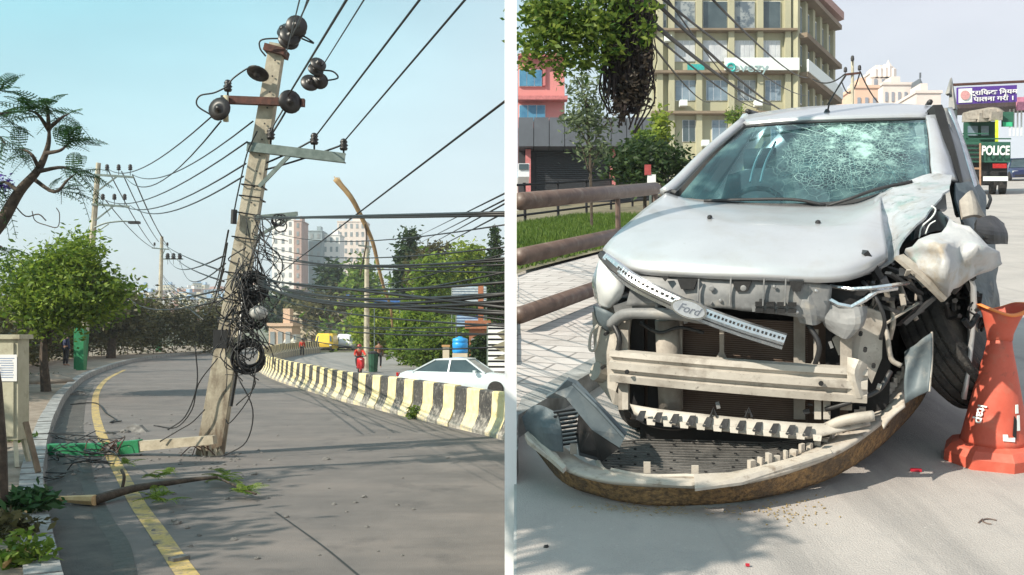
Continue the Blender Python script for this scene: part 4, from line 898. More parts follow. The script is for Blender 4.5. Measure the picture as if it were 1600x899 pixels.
# pole to pole, behind
L1 = [(168, 268), (190, 272), (207, 277)]; L2 = [(165, 317), (184, 322), (203, 325)]
for (x, y), (X, Y), s in [((168, 268), (330, 183), .5), ((190, 272), (345, 190), .9), ((207, 277), (395, 190), .5), ((165, 317), (386, 222), .5), ((184, 322), (384, 256), .5), ((203, 325), (380, 276), .5)]:
    W(PA(x, y - 4, D1 - .2), PA(X, Y, 15.4), .017, 'b', s)
for (x, y), (X, Y) in [((168, 268), (240, 385)), ((190, 272), (248, 378)), ((207, 277), (262, 385)), ((165, 317), (240, 388)), ((207, 277), (255, 372))]:
    W(PA(x, y - 4, D1 - .2), PA(X, Y, D2p), .03, 'b', .3)
for x, y, X, Y, s in [(262, 402, 350, 400, .6), (281, 405, 352, 412, 1.), (262, 385, 350, 440, .4), (250, 375, 350, 425, .2), (190, 435, 352, 452, .8), (185, 440, 345, 470, 1.), (255, 430, 335, 470, .3), (256, 440, 318, 500, .2), (255, 432, 300, 470, .2)]:
    W(PA(x, y, D2p - .3), PA(X, Y, 17.), .018, 'd', s)
for x, y, X, Y in [(355, 380, 335, 470), (352, 400, 325, 480), (350, 420, 318, 490), (357, 360, 330, 455)]: W(PA(x, y, 15.3), PA(X, Y, 40), .015, 'd', .3)
# upwards, out over the road
for (x, y), (X, Y), r in [((455, 60), (505, -50), .014), ((465, 45), (490, -30), .01), ((450, 150), (575, -55), .02), ((503, 105), (600, -50), .012), ((491, 216), (690, -45), .018), ((537, 222), (765, -45), .018), ((447, 85), (478, -40), .01)]:
    W(PA(x, y, 15.4), PA(X, Y, 8.), r * .8, 'c', 0)
for (x, y), (X, Y) in [((491, 218), (408, 258)), ((537, 226), (405, 268)), ((423, 212), (460, 150))]: W(PA(x, y, 15.4), PA(X, Y, 15.6), .016, 'b', .02)
# ================================================================== STREET WITH THE CRASHED CAR (sloping frame FB)
def toA(p): return FB @ Vector(p)
# road plane cut along the seam: columns by direction, rows by distance
def planeB(xw, yw, dz=0.):   # world x,y on the sloping plane
    r = V(0, 0, CAMH); # n.(p-c) = -HB+dz
    return V(xw, yw, CAMH + (-(HB - dz) - nrm.x * xw - nrm.y * yw) / nrm.z)
def SX(y): return .0049 * y if y < 4.6 else .006 + .0018 * y
def sheetB(x0f, x1f, ys, dz=0., nx=8):
    return MB().grid([[planeB(x0f(y) + (x1f(y) - x0f(y)) * i / nx, y, dz) for i in range(nx + 1)] for y in ys])
ys = [.4, 1, 2, 3, 4, 4.59, 4.61, 5, 6, 7, 8, 10, 12, 15, 20, 30, 45, 70, 100, 150, 220, 320]
struct(sheetB(SX, lambda y: 8 + 1.2 * y, ys), 'sloping_road', M_conc_road)
mb = MB()
for a, b in zip(ys, ys[1:]):
    P = [planeB(SX(a) - .002, a, -.003), planeB(SX(b) - .002, b, -.003)]
    q = [V(P[0].x, a, -1.2), P[0], P[1], V(P[1].x, b, -1.2)]
    if a == ys[0]: st = 1
    mb.add(q, [(0, 1, 2, 3)])
tag(build(mb, 'retaining_wall', mat('wall_render', (.45, .44, .42), .9, scale=2), None, (0, 4, 0), solid=.02), 'pale rendered retaining wall holding up the sloping street', 'wall')
XR = -3.28     # line of the railing
XK = -2.30     # kerb between pavement and road
# where does the seam cross?  clip helper: right of the seam only
def clipx(X, Y, z=0.):
    """point of the street frame moved right, along x, until it lies right of the seam"""
    p = toA((X, Y, z))
    if p.x < .006 + .0018 * p.y:
        for _ in range(60):
            X += .25 if p.x < -.5 else .02; p = toA((X, Y, z))
            if p.x >= .006 + .0018 * p.y: break
    return V(X, Y, z)
def bandB(x0, x1, y0, y1, z, n=60, nx=4, slope=0.):
    rows = []
    for i in range(n + 1):
        y = y0 + (y1 - y0) * (i / n) ** 1.6; a = clipx(x0, y, z); b = clipx(x1, y, z)
        rows.append([a.lerp(b, t / nx) for t in range(nx + 1)])
    return MB().grid(rows)
# brick pavement, kerb, grass verge
def brick(name, c1, c2, cm, sx, sy, rough=.9):
    m = bpy.data.materials.new(name); m.use_nodes = True; n = m.node_tree; N_ = n.nodes; L = n.links; b = N_['Principled BSDF']; b.inputs['Roughness'].default_value = rough
    t = N_.new('ShaderNodeTexCoord'); q = N_.new('ShaderNodeTexBrick'); q.inputs['Scale'].default_value = 1.; q.inputs['Brick Width'].default_value = sx; q.inputs['Row Height'].default_value = sy; q.inputs['Mortar Size'].default_value = .012
    q.inputs['Color1'].default_value = (*c1, 1); q.inputs['Color2'].default_value = (*c2, 1); q.inputs['Mortar'].default_value = (*cm, 1); L.new(t.outputs['Object'], q.inputs['Vector']); L.new(q.outputs['Color'], b.inputs['Base Color'])
    u = N_.new('ShaderNodeBump'); u.inputs['Strength'].default_value = .5; u.inputs['Distance'].default_value = .01; L.new(q.outputs['Fac'], u.inputs['Height']); u.invert = True; L.new(u.outputs[0], b.inputs['Normal']); return m
M_brick = brick('paving_brick', (.50, .46, .44), (.43, .39, .37), (.22, .2, .19), .5, .22); overlay(M_brick, (.25, .22, .2), 3, .5, .7, .5)
struct(bandB(-5.2, XK, 4, 90, .12), 'brick_pavement', M_brick, fr=FB)
mb = bandB(XK, XK + .16, 4, 90, .13, nx=1)
mb2 = MB()
for i in range(60):
    y0 = 4 + 86 * (i / 60) ** 1.6; y1 = 4 + 86 * ((i + 1) / 60) ** 1.6
    a = clipx(XK + .16, y0, .13); b = clipx(XK + .16, y1, .13); mb.add([a, b, V(b.x, b.y, -.02), V(a.x, a.y, -.02)], [(0, 1, 2, 3)])
struct(mb, 'street_kerb', M_kerb, fr=FB)
M_dry = mat('verge_soil', (.12, .10, .06), .95, c2=(.22, .19, .12), scale=2)
struct(bandB(-14, -5.2, 6, 60, .16), 'verge', M_dry, fr=FB)
mb = MB(); n = 46000
Y = rng.uniform(9, 27, n); X = rng.uniform(-10.2, -5.3, n)
for i in range(n):
    p = V(X[i], Y[i], .16)
    if toA(p).x < .06 + .002 * Y[i]: continue
    h = random.uniform(.05, .14); a = random.uniform(0, 6.3); d = V(math.cos(a), math.sin(a), 0) * .012; t = V(random.uniform(-.04, .04), random.uniform(-.04, .04), h)
    mb.add([p - d, p + d, p + t], [(0, 1, 2)])
tag(build(mb, 'grass', leafmat('grass_blade', (.045, .10, .012), (.15, .22, .04)), None, (-7, 14, .16), FB), 'short green grass covering the verge behind the railing', 'grass', None, 'stuff')

# railing: three heavy brown pipes and posts
M_pipe = mat('brown_pipe', (.085, .052, .042), .5, c2=(.15, .10, .08), scale=5, bump=.15, spec=.6); overlay(M_pipe, (.25, .21, .18), 6, .55, .7, .5)
rA = clipx(XR, 5, 0)
y_end = PBX(1024, 297, XR).y
T = thing('pipe_railing', 'heavy brown pipe railing with three rails beside the brick pavement', 'railing', (XR, 9, .1), FB)
def startY(X, z):
    y = 4.
    while toA((X, y, z)).x < .045 + .0018 * y: y += .02
    return y
for z in (1.22, .76, .27):
    y0 = startY(XR, z); build(MB().tube([V(XR, y0, z), V(XR, y_end, z)], .075, 12), 'rail', M_pipe, T, smooth=True)
for y in (PBX(966, 380, XR).y, y_end):
    if toA((XR, y, .5)).x > .05: build(MB().tube([V(XR, y, .1), V(XR, y, 1.22)], .03, 8), 'post', M_pipe, T)
T = thing('thin_railing', 'thin dark metal fence along the grass in front of the shuttered shop', 'railing', (-9, 25, .1), FB)
y0 = startY(-10.4, .6)
for z in (.35, .75, 1.15): build(MB().tube([V(-10.4, startY(-10.4, z), z), V(-10.4, 60, z)], .035, 6), 'rail', M_trou, T)
y = y0 + .6
while y < 60: build(MB().tube([V(-10.4, y, .1), V(-10.4, y, 1.2)], .04, 6), 'post', M_trou, T); y += 2.4

# ---- buildings (upright, standing on the slope)
def gz(x, y): return planeB(x, y).z
M_curt2 = mat('curtained_glass', (.30, .33, .34), .3, c2=(.10, .13, .16), scale=1.6, bump=0, lo=.45, hi=.55)
class Facade:
    def __init__(s, P0, P1): s.o = V(*P0, 0); d = V(P1[0] - P0[0], P1[1] - P0[1], 0); s.L = d.length; s.u = d.normalized(); s.n = V(s.u.y, -s.u.x, 0)
    def at(s, px, py, off=0.):     # pixel -> point on the facade (moved off along its outward normal)
        r = ray(px, py); o = s.o + s.n * off; t = (o.dot(s.n)) / (V(r.x, r.y, 0).dot(s.n)); return V(0, 0, CAMH) + r * t
    def slab(s, mb, x0, y0, x1, y1, t0=0., t1=.2):   # block between two pixel corners
        a = s.at(x0, y1); b = s.at(x1, y0); u0 = (V(a.x, a.y, 0) - s.o).dot(s.u); u1 = (V(b.x, b.y, 0) - s.o).dot(s.u)
        c = s.o + s.u * (u0 + u1) / 2 + s.n * (t0 + t1) / 2; R = Matrix((s.u, -s.n, V(0, 0, 1))).transposed()
        return mb.box((c.x, c.y, (a.z + b.z) / 2), (abs(u1 - u0), abs(t1 - t0), abs(b.z - a.z)), m=R)
M_gcol = mat('green_render', (.40, .385, .265), .85, var=.08, scale=.4, bump=.1); overlay(M_gcol, (.22, .21, .14), .8, .55, .75, .6, stretch=(2, 2, .5))
M_gtrim = mat('brown_ledge', (.22, .17, .12), .85, var=.15, scale=.6); M_wf = mat('white_frame', (.75, .76, .78), .5, var=.03, bump=0); M_curt = mat('blue_glass', (.10, .16, .22), .15, c2=(.25, .32, .38), scale=.6, bump=0, spec=.8); M_sign = mat('sign_white', (.75, .8, .78), .5, var=.03, bump=0); M_teal = mat('sign_teal', (.03, .35, .33), .5, bump=0); M_signtxt = mat('sign_letters', (.30, .42, .42), .5, bump=0)
def windowpart(T, F_, x0, y0, x1, y1, nv=3, nh=1, transom=.28, gm=None, inset=.06):
    w_ = build(F_.slab(MB(), x0, y0, x1, y1, -.02, inset), 'window', M_wf, T); gm = gm or random.choice([M_curt, M_curt, M_curt2, M_glassd]); mb = MB(); dx = (x1 - x0); dy = (y1 - y0); e = .6
    for i in range(nv):
        xa = x0 + dx * i / nv + e; xb = x0 + dx * (i + 1) / nv - e
        if transom: F_.slab(mb, xa, y0 + e, xb, y0 + dy * transom - e * .5, inset, inset + .03); F_.slab(mb, xa, y0 + dy * transom + e * .5, xb, y1 - e, inset, inset + .03)
        else: F_.slab(mb, xa, y0 + e, xb, y1 - e, inset, inset + .03)
    build(mb, 'pane', gm or M_curt, w_)
DG = 70.
A0 = PA(1019, 100, DG); A1 = PA(1240, 100, DG)
# side face goes back towards its own vanishing point
vd = V((1760 - 800) / F, 1, 0).normalized(); r_ = V((1296 - 800) / F, 1, 0); 
M2 = np.array([[r_.x, -vd.x], [r_.y, -vd.y]]); sol = np.linalg.solve(M2, np.array([A1.x, A1.y])); A2 = V(r_.x * sol[0], r_.y * sol[0], 0)
T = thing('green_office_building', 'pale green four storey office building with grid windows and a white sign board', 'building', V((A0.x + A1.x) / 2, DG, gz(A0.x, DG)))
Ff = Facade((A0.x, A0.y), (A1.x, A1.y)); Fs = Facade((A1.x, A1.y), (A2.x, A2.y))
ztop = PA(0, -28, DG).z; zb = gz(A0.x, DG) - 2; bk = V(2, 26, 0)
fp = [A0, A1, A2, A2 + V(-6, 14, 0), A0 + bk]
mb = MB().prism([V(p.x, p.y, zb) for p in fp], V(0, 0, ztop - zb)); build(mb, 'wall', M_gcol, T)
mb = MB()
for y in (48, 110, 153, 182, 232): pass
for x in (1030, 1048, 1091, 1141, 1186, 1229): Ff.slab(mb, x - 4.5, -24, x + 4.5, 300, 0, .42)
build(mb, 'pilaster', M_gcol, T)
for y, th in ((52, 3), (118, 4), (181, 4)):
    build(Ff.slab(MB(), 1016, y - th, 1242, y, 0, .75), 'ledge', M_gtrim, T)
for y in (70, 158): pass
for i, (x0, x1) in enumerate([(1050, 1086), (1098, 1136), (1147, 1179), (1190, 1219)]):
    windowpart(T, Ff, x0, 3, x1, 46, 1, transom=0, inset=.08)
    windowpart(T, Ff, x0, 64, x1, 97, 4, transom=0, gm=mat('curtain', (.45, .47, .5), .4, c2=(.6, .62, .64), scale=1.2, bump=0))
    windowpart(T, Ff, x0 + 5, 126, x1 + 1, 158, 3)
    windowpart(T, Ff, x0 + 14 if i else x0 + 16, 188, x1 + 10 if i < 3 else x1, 222, 3)
windowpart(T, Ff, 1039, 188, 1050, 222, 1); windowpart(T, Ff, 1036, 0, 1041, 44, 1, transom=0)
for y in (40, 100, 160, 215):
    pass
sg = build(Ff.slab(MB(), 1128, 96, 1243, 115, .8, .95), 'sign_board', M_sign, T)
c = Ff.at(1142, 106, 1.); build(MB().ring(c, .28, .09, (0, -1, 0), 20, 5, a0=.5, a1=5.6).box(c, (.5, .08, .09)), 'sign_emblem', M_teal, sg)
text('evezy', 1.0, M_signtxt, sg, Ff.at(1172, 106, .99), (1, 0, 0), (0, 0, 1), ext=.02, sx=1.15)
build(Ff.slab(MB(), 1072, 104, 1098, 117, .5, .6), 'small_sign', M_teal, T)
for x, y in ((1176, 160), (1036, 60), (1094, 222), (1060, 160)):
    a = build(Ff.slab(MB(), x, y, x + 11, y + 9, .2, .8), 'air_conditioner', M_sign, T)
# side face: ledges and windows in perspective
def sy(x, y0, k): return y0 + (x - 1240) * k
for y, k in ((-14, .70), (54, .76), (115, .62), (178, .42)):
    a = Fs.at(1240, y, 0); a.z = A1.z + (Ff.at(1240, y).z - A1.z); z = Ff.at(1240, y).z
    P = [V(A1.x, A1.y, z), V(A2.x, A2.y, z)]; n_ = Fs.n; mb = MB().prism([P[0], P[1], P[1] + n_ * 1.0, P[0] + n_ * 1.0], V(0, 0, -.35)); build(mb, 'ledge', M_gtrim, T)
zs = [Ff.at(1240, y).z for y in (3, 46, 64, 97, 126, 158, 188, 222)]
d2 = (A2 - A1); d2.z = 0; L2_ = d2.length; u2 = d2.normalized()
R2 = Matrix((u2, -Fs.n, V(0, 0, 1))).transposed()
for fl in range(4):
    z0, z1 = zs[fl * 2 + 1], zs[fl * 2]
    for k in range(5):
        c = V(A1.x, A1.y, 0) + u2 * L2_ * (k + .5) / 5 + Fs.n * .05; w_ = build(MB().box((c.x, c.y, (z0 + z1) / 2), (L2_ * .13, .16, z1 - z0), m=R2), 'window', M_wf, T)
        c2 = c + Fs.n * .09; build(MB().box((c2.x, c2.y, (z0 + z1) / 2), (L2_ * .10, .04, (z1 - z0) * .88), m=R2), 'pane', M_curt, w_)
mb = MB()
for k in range(6): c = V(A1.x, A1.y, 0) + u2 * L2_ * k / 5 + Fs.n * .2; mb.box((c.x, c.y, (zb + ztop) / 2), (.6, .4, ztop - zb - .4), m=R2)
build(mb, 'pilaster', M_gcol, T)
z0 = Ff.at(1240, 115).z; z1 = Ff.at(1240, 96).z; c = V(A1.x, A1.y, (z0 + z1) / 2) + u2 * L2_ * .5 + Fs.n * 1.02; build(MB().box(c, (L2_, .12, z1 - z0), m=R2), 'sign_board', M_sign, T)
build(MB().prism([V(p.x, p.y, ztop) for p in [A0 + V(-.6, -1, 0), A1 + V(.2, -1, 0), A2 + V(1.2, 0, 0), A2 + V(-6, 15, 0), A0 + bk]], V(0, 0, .6)), 'roof', mat('roof_pink', (.4, .25, .22), .8), T)
# low wall and yellow tree trunks at its foot: pink building
DK = 50.
M_pink = mat('pink_render', (.62, .24, .23), .85, var=.08, scale=.5); M_pk2 = mat('pink_trim', (.50, .17, .17), .85)
B0 = PA(809, 0, DK); B1 = PA(882, 0, DK)
T = thing('pink_house', 'pink rendered house with blue tinted windows behind the grey fascia', 'house', V(B0.x + 2, DK, gz(B0.x, DK)))
Fp = Facade((B0.x, DK), (B1.x, DK)); zb = gz(B0.x, DK) - 1
zt = PA(0, 88, DK).z; build(MB().prism([V(B0.x, DK, zb), V(B1.x, DK, zb), V(B1.x + .5, DK + 9, zb), V(B0.x + .4, DK + 9, zb)], V(0, 0, zt - zb)), 'wall', M_pink, T)
for x0, y0, x1, y1 in ((811, 110, 847, 136), (811, 165, 852, 191)): windowpart(T, Fp, x0, y0, x1, y1, 3, transom=0, gm=mat('blue_tint_glass', (.03, .12, .25), .1, c2=(.10, .28, .42), scale=1, bump=0), inset=.1)
build(Fp.slab(MB(), 809, 154, 886, 160, 0, .6), 'ledge', M_pk2, T); build(Fp.slab(MB(), 809, 88, 884, 92, 0, .5), 'ledge', M_pk2, T); build(Fp.slab(MB(), 848, 100, 852, 135, 0, .15), 'pilaster', M_pk2, T)
DS = 40.
C0 = PA(809.5, 0, DS); C1 = PA(1022, 0, DS)
M_fas = mat('grey_fascia', (.10, .11, .13), .5, var=.12, scale=1.2, bump=.1); M_shut = mat('dark_shutter', (.03, .032, .038), .6, var=.2)
T = thing('shuttered_shop', 'long dark shop with a grey panelled fascia and closed roller shutters', 'shop', V((C0.x + C1.x) / 2, DS, gz(C0.x, DS)))
Fq = Facade((C0.x, DS), (C1.x, DS)); zb = gz(C0.x, DS) - 1; zt = PA(0, 200, DS).z
build(MB().prism([V(C0.x, DS, zb), V(C1.x, DS, zb), V(C1.x, DS + 7, zb), V(C0.x + .3, DS + 7, zb)], V(0, 0, zt - zb)), 'wall', M_shut, T)
mb = MB()
for i in range(9): Fq.slab(mb, 809.5 + i * 23.6 + .5, 192, 809.5 + (i + 1) * 23.6 - .5, 236, .0, 1.0 + .01 * (i % 2))
build(mb, 'fascia', M_fas, T)
for x0, x1 in ((838, 955), (962, 1020)):
    mb = MB()
    for i in range(22): Fq.slab(mb, x0, 238 + i * 3, x1, 238 + i * 3 + 2.2, 0, .12)
    build(mb, 'shutter', M_shut, T)
for x in (826, 957): build(Fq.slab(MB(), x - 5, 237, x + 3, 310, 0, .5), 'pillar', M_pk2, T)
# white parked vehicle front under the fascia
c = PA(815, 262, 36.); c.z = gz(c.x, 36); tv = van
T = thing('parked_van', 'white vehicle parked under the grey fascia beside the pink pillar', 'van', c)
zz = PA(0, 266, 36).z; build(MB().box((c.x + .08, 37, zz), (.42, 2, .5)), 'body', mat('van_white', (.7, .72, .75), .35), T); build(MB().box((c.x + .08, 35.97, zz + .12), (.36, .05, .2)), 'windscreen', M_glassd, T)
# hotel, peach block, far pale things
def bldgB(name, label, x0, x1, yt, D, m, dep, rows, cols, cat='building', wf=.4, yb=None, wm=None):
    zb = gz((x0 - 800) / F * D, D) - 2 if yb is None else PA(0, yb, D).z
    return block(name, label, x0, x1, yt, D, zb, m, dep, rows, cols, wf=wf, hf=.4, cat=cat, wm=wm or mat('soft_window', (.25, .27, .32), .4, bump=0))
M_hot = mat('hotel_cream', (.66, .58, .54), .85, var=.06, scale=.2, bump=.05); M_peach = mat('hotel_peach', (.66, .44, .33), .85, var=.05, scale=.2, bump=.05)
bldgB('hotel', 'pale cream hotel block with stepped roof behind the crashed car', 1380, 1430, 133, 190, M_hot, 14, 4, 5)
bldgB('hotel_wing', 'cream hotel wing topped by small roof turrets', 1362, 1398, 114, 205, M_hot, 14, 5, 3, cat='building')
bldgB('peach_block', 'peach coloured block standing before the cream hotel', 1336, 1372, 138, 170, M_peach, 12, 3, 3)
bldgB('pale_block', 'pale peach low block beside the hotel', 1432, 1470, 146, 180, M_hot, 12, 2, 2)
D = 200.; c = PA(1385, 112, D); T = thing('roof_turret', 'small turrets and tank on the roof of the cream hotel', 'turret', c)
for x, h in ((1366, 6), (1374, 8), (1382, 9), (1388, 13), (1394, 7)): p = PA(x, 114, D); build(MB().lathe(p, [(.9, -1), (.9, h * .09), (.3, h * .16), (.1, h * .2)], 8), 'turret', M_hot, T)
c = PA(1438, 150, 185.); T = thing('lattice_gable', 'grey pointed gable beside the hotel', 'gable', c); build(MB().prism([PA(1432, 160, 185), PA(1446, 160, 185), PA(1445, 138, 185), PA(1438, 122, 185)], V(0, 4, 0)), 'gable', M_fas, T); build(MB().tube([PA(1438, 122, 185), PA(1438, 114, 185)], .2, 5), 'spire', M_fas, T)
# far pole behind car
D = 60.; b = V(PA(1332, 0, D).x, D, gz(PA(1332, 0, D).x, D)); T = thing('utility_pole', 'far pole with a crossarm seen above the roof of the crashed car', 'utility pole', b)
build(MB().tube([b, PA(1332, 96, D)], [.14, .09], 8), 'shaft', M_pole, T); build(MB().bar(PA(1319, 117, D - .1), PA(1345, 114, D - .1), .12, .12), 'crossarm', M_rust, T)
for x, y in ((1321, 113), (1332, 95), (1343, 110)): pin_ins(PA(x, y, D - .1), T, 1.8)
# billboard on gantry, overpass
M_purp = mat('purple_board', (.085, .03, .26), .5, var=.06, bump=0); D = 62.
b = V(PA(1492, 0, D).x, D, gz(PA(1492, 0, D).x, D))
T = thing('traffic_banner', 'purple sign board with white lettering fixed on the footbridge', 'sign', PA(1540, 148, D))
def quadB(x0, y0, x1, y1, D_, t=.15, sk=0.):   # skewed board: y rises to the right by sk
    P = [PA(x0, y1, D_), PA(x1, y1 - sk, D_), PA(x1, y0 - sk, D_), PA(x0, y0, D_)]; return MB().prism(P, V(0, t, 0))
bd = build(quadB(1496, 137, 1589, 163, D, .15, 4), 'board', M_purp, T)
build(quadB(1498, 139, 1519, 161, D - .04, .03, 1), 'white_patch', M_sign, bd)
mb = MB().lathe(PA(1508, 149, D - .08), [(.3, 0), (.3, .03)], 16, (0, -1, 0)); build(mb, 'emblem', mat('emblem_pink', (.6, .3, .3), .6), bd)
xr = PA(1589, 146, D) - PA(1496, 150, D)
for s_, y in (('ट्रािफक िनयम', 144.5), ('पालना गरौं ।', 154.5)):
    text(s_, .40, M_white, bd, PA(1553, y, D - .06), xr, (0, 0, 1), ext=.01, sx=1.45, bold=.010)
T = thing('footbridge', 'dark footbridge crossing the street with a slatted parapet', 'bridge', PA(1560, 172, D + 1))
build(MB().bar(PA(1486, 171, D + 2.4), PA(1720, 161, D + 2.4), 2.2, .4), 'deck', mat('bridge_dark', (.08, .06, .06), .8), T)
build(MB().bar(PA(1486, 133, D + 2), PA(1720, 122, D + 2), .15, .15), 'top_rail', M_rust, T)
for i in range(14): x = 1578 + i * 6; p = PA(x, 160, D + 2.2); build(MB().bar(p + V(0, 0, .3), PA(x, 213, D + 2.2), .09, .05, (0, 1, 0)), 'louvre', M_sign, T)
for x in (1488, 1700): q = PA(x, 168, D + 1.5); build(MB().tube([V(q.x, q.y, gz(q.x, q.y)), q], .3, 10), 'column', M_galv, T)
build(quadB(1590, 152, 1640, 172, D + .8, .2, 2), 'pink_panel', mat('pink_panel', (.55, .2, .3), .6), T)
# wires and pole furniture over the street
for x0, y0, d0, x1, y1, d1, r in [(1000, -20, 14, 1235, 178, 60, .035), (1012, -20, 12, 1260, 150, 60, .02), (1090, -25, 12, 1262, 122, 55, .02), (1000, 20, 14, 1210, 165, 60, .04), (1005, 40, 14, 1190, 170, 60, .02), (1010, 58, 14, 1110, 160, 60, .02), (1030, -20, 14, 1180, 165, 60, .015)]:
    cable('street_wire', 'black wire slanting down across the green office building', 'cable', [PA(x0, y0, d0), PA(x1, y1, d1)], r, M_black, group='wires across the green building', sag=.3)
for x0, y0, x1, y1, s in [(1322, 118, 1292, 165, .0), (1344, 112, 1372, 160, .2), (1320, 116, 1270, 124, .4), (1344, 112, 1316, 130, 1.)]:
    cable('street_wire', 'thin wire dropping from the far pole above the car roof', 'cable', [PA(x0, y0, 59.8), PA(x1, y1, 66)], .045, M_black, group='wires of the far pole', sag=s)

# ---- street tree with hanging dark roots
M_root = mat('dark_roots', (.018, .012, .014), .9, c2=(.05, .035, .035), scale=9)
D = 13.5; b = V(PA(968, 0, D).x, D + 1.2, gz(PA(968, 0, D).x, D + 1.2)); 
T = thing('banyan_tree', 'overhanging street tree with glossy leaves and a dark hanging mass of roots', 'tree', b)
L_ban = leafmat('leaf_glossy', (.035, .10, .015), (.24, .31, .05), .5)
mb = MB(); mb.tube(spline([PA(985, -200, D + .3), PA(985, -60, D), PA(988, 40, D), PA(978, 130, D), PA(972, 190, D)], 5), [.22, .2, .18, .16, .15, .15, .15, .14, .14, .13, .12, .12, .11, .1, .09, .08, .07, .06, .05, .04, .02], 8)
for x1, y1 in ((830, 30), (850, 90), (900, 60), (930, 20), (1000, 60), (1010, 30), (880, -10)): mb.tube(spline([PA(978, -30, D), PA((978 + x1) / 2, y1 * .5 - 30, D), PA(x1, y1, D)], 5), [.05 - .04 * i / 10 for i in range(11)], 5)
build(mb, 'branches', M_bark, T)
mb = MB()
for i in range(560):
    x = random.gauss(983, 19); y = random.uniform(-20, 110); l = random.uniform(30, 110); x = max(946, min(1019, x))
    P = [PA(x, y, D + random.uniform(-.25, .2)), PA(x + random.gauss(0, 5), y + l * .5, D + random.uniform(-.3, .2)), PA(975 + (x - 980) * (.9 if y + l < 165 else .5) + random.gauss(0, 5), min(208 if random.random() < .35 else 178, y + l), D + random.uniform(-.2, .2))]; mb.tube(spline(P, 3), random.uniform(.006, .016), 3)
build(mb, 'hanging_roots', M_root, T)
mb = MB()
for x, y, rx, ry, n in ((835, 20, 40, 26, 500), (835, 65, 26, 22, 260), (868, 50, 30, 26, 380), (900, 25, 36, 26, 500), (915, 70, 28, 28, 380), (950, 40, 24, 26, 320), (955, 80, 16, 16, 120), (1000, 55, 18, 16, 140), (870, 92, 14, 16, 70), (825, 95, 12, 14, 50), (868, 8, 50, 16, 400), (960, 5, 50, 14, 320), (1010, 20, 10, 22, 60), (930, 100, 20, 12, 60), (880, 108, 8, 16, 50), (895, 90, 26, 20, 120)):
    mb.leaves(PA(max(x, 811 + rx), y, D - .3), (rx / F * D, .45, ry / F * D), int(n * 1.15), .062, 12)
build(mb, 'crown', L_ban, T); mb = MB()
for x, y, n in ((965, 95, 160), (1000, 100, 150), (985, 140, 170), (970, 165, 90), (1003, 150, 90)): mb.leaves(PA(x, y, D - .25), (15 / F * D, .2, 24 / F * D), n, .05, 10)
build(mb, 'dead_leaves', leafmat('leaf_dead', (.015, .012, .010), (.06, .045, .03), .2), T)
# small tree
D = 22.; x = PA(925, 0, D).x; b = V(x, D, gz(x, D)); T = thing('slender_tree', 'slender young tree with sparse leaves before the pink house and dark shop', 'tree', b); mb = MB().tube(spline([b, PA(922, 250, D), PA(915, 150, D)], 5), .035, 5)
for x1, y1 in ((890, 180), (900, 120), (935, 130), (950, 190), (905, 220), (940, 230)): mb.tube(spline([PA(920, y1 + 50, D), PA((920 + x1) / 2, y1 + 20, D), PA(x1, y1, D)], 4), .015, 4)
build(mb, 'trunk', M_bark, T); mb = MB()
for x, y, rx, ry, n in ((915, 150, 28, 40, 500), (905, 200, 26, 30, 320), (935, 190, 22, 30, 300), (925, 235, 26, 20, 200), (893, 185, 14, 20, 90)): mb.leaves(PA(x, y, D), (rx / F * D, .6, ry / F * D), n, .075, 12)
build(mb, 'crown', leafmat('leaf_greyed', (.06, .09, .05), (.22, .27, .14)), T)
for i, (x0, x1, y0, y1, D, n, lf, lb) in enumerate([(950, 1085, 215, 300, 30., 4200, L_dark, 'dark bushy hedge plants behind the car next to the shutters'), (1018, 1050, 165, 240, 34., 700, L_lit, 'sunlit yellow leafy shrub at the corner of the green building'), (1130, 1170, 168, 200, 50., 420, L_mid, 'small green potted tree top against the green building'), (985, 1030, 200, 250, 31., 700, L_mid, 'mid green shrub top between shop and green building')]):
    xx = PA((x0 + x1) / 2, 0, D).x; b = V(xx, D, gz(xx, D)); tree('shrub', lb, b, PA((x0 + x1) / 2, (y0 + y1) / 2, D), blobs(x0, x1, y0, y1, D, 7, .3), lf, .11, n, .06, cat='shrub')
c = PA(1020, 290, 28.); c.z = gz(c.x, 28); T = thing('sign_stand', 'small red and white roadside board behind the railing end', 'sign', c); build(MB().box((PA(1018, 0, 28).x, 28, PA(0, 284, 28).z), (.24, .08, .4)), 'white_board', M_white, T); build(MB().box((PA(1012, 0, 28).x, 27.98, PA(0, 266, 28).z), (.18, .08, .3)), 'red_board', mat('faded_red_board', (.35, .06, .06), .8), T); build(MB().box((PA(1017, 0, 28).x, 28.1, (PA(0, 300, 28).z + c.z) / 2), (.06, .06, PA(0, 262, 28).z - c.z + .5)), 'post', M_galv, T)
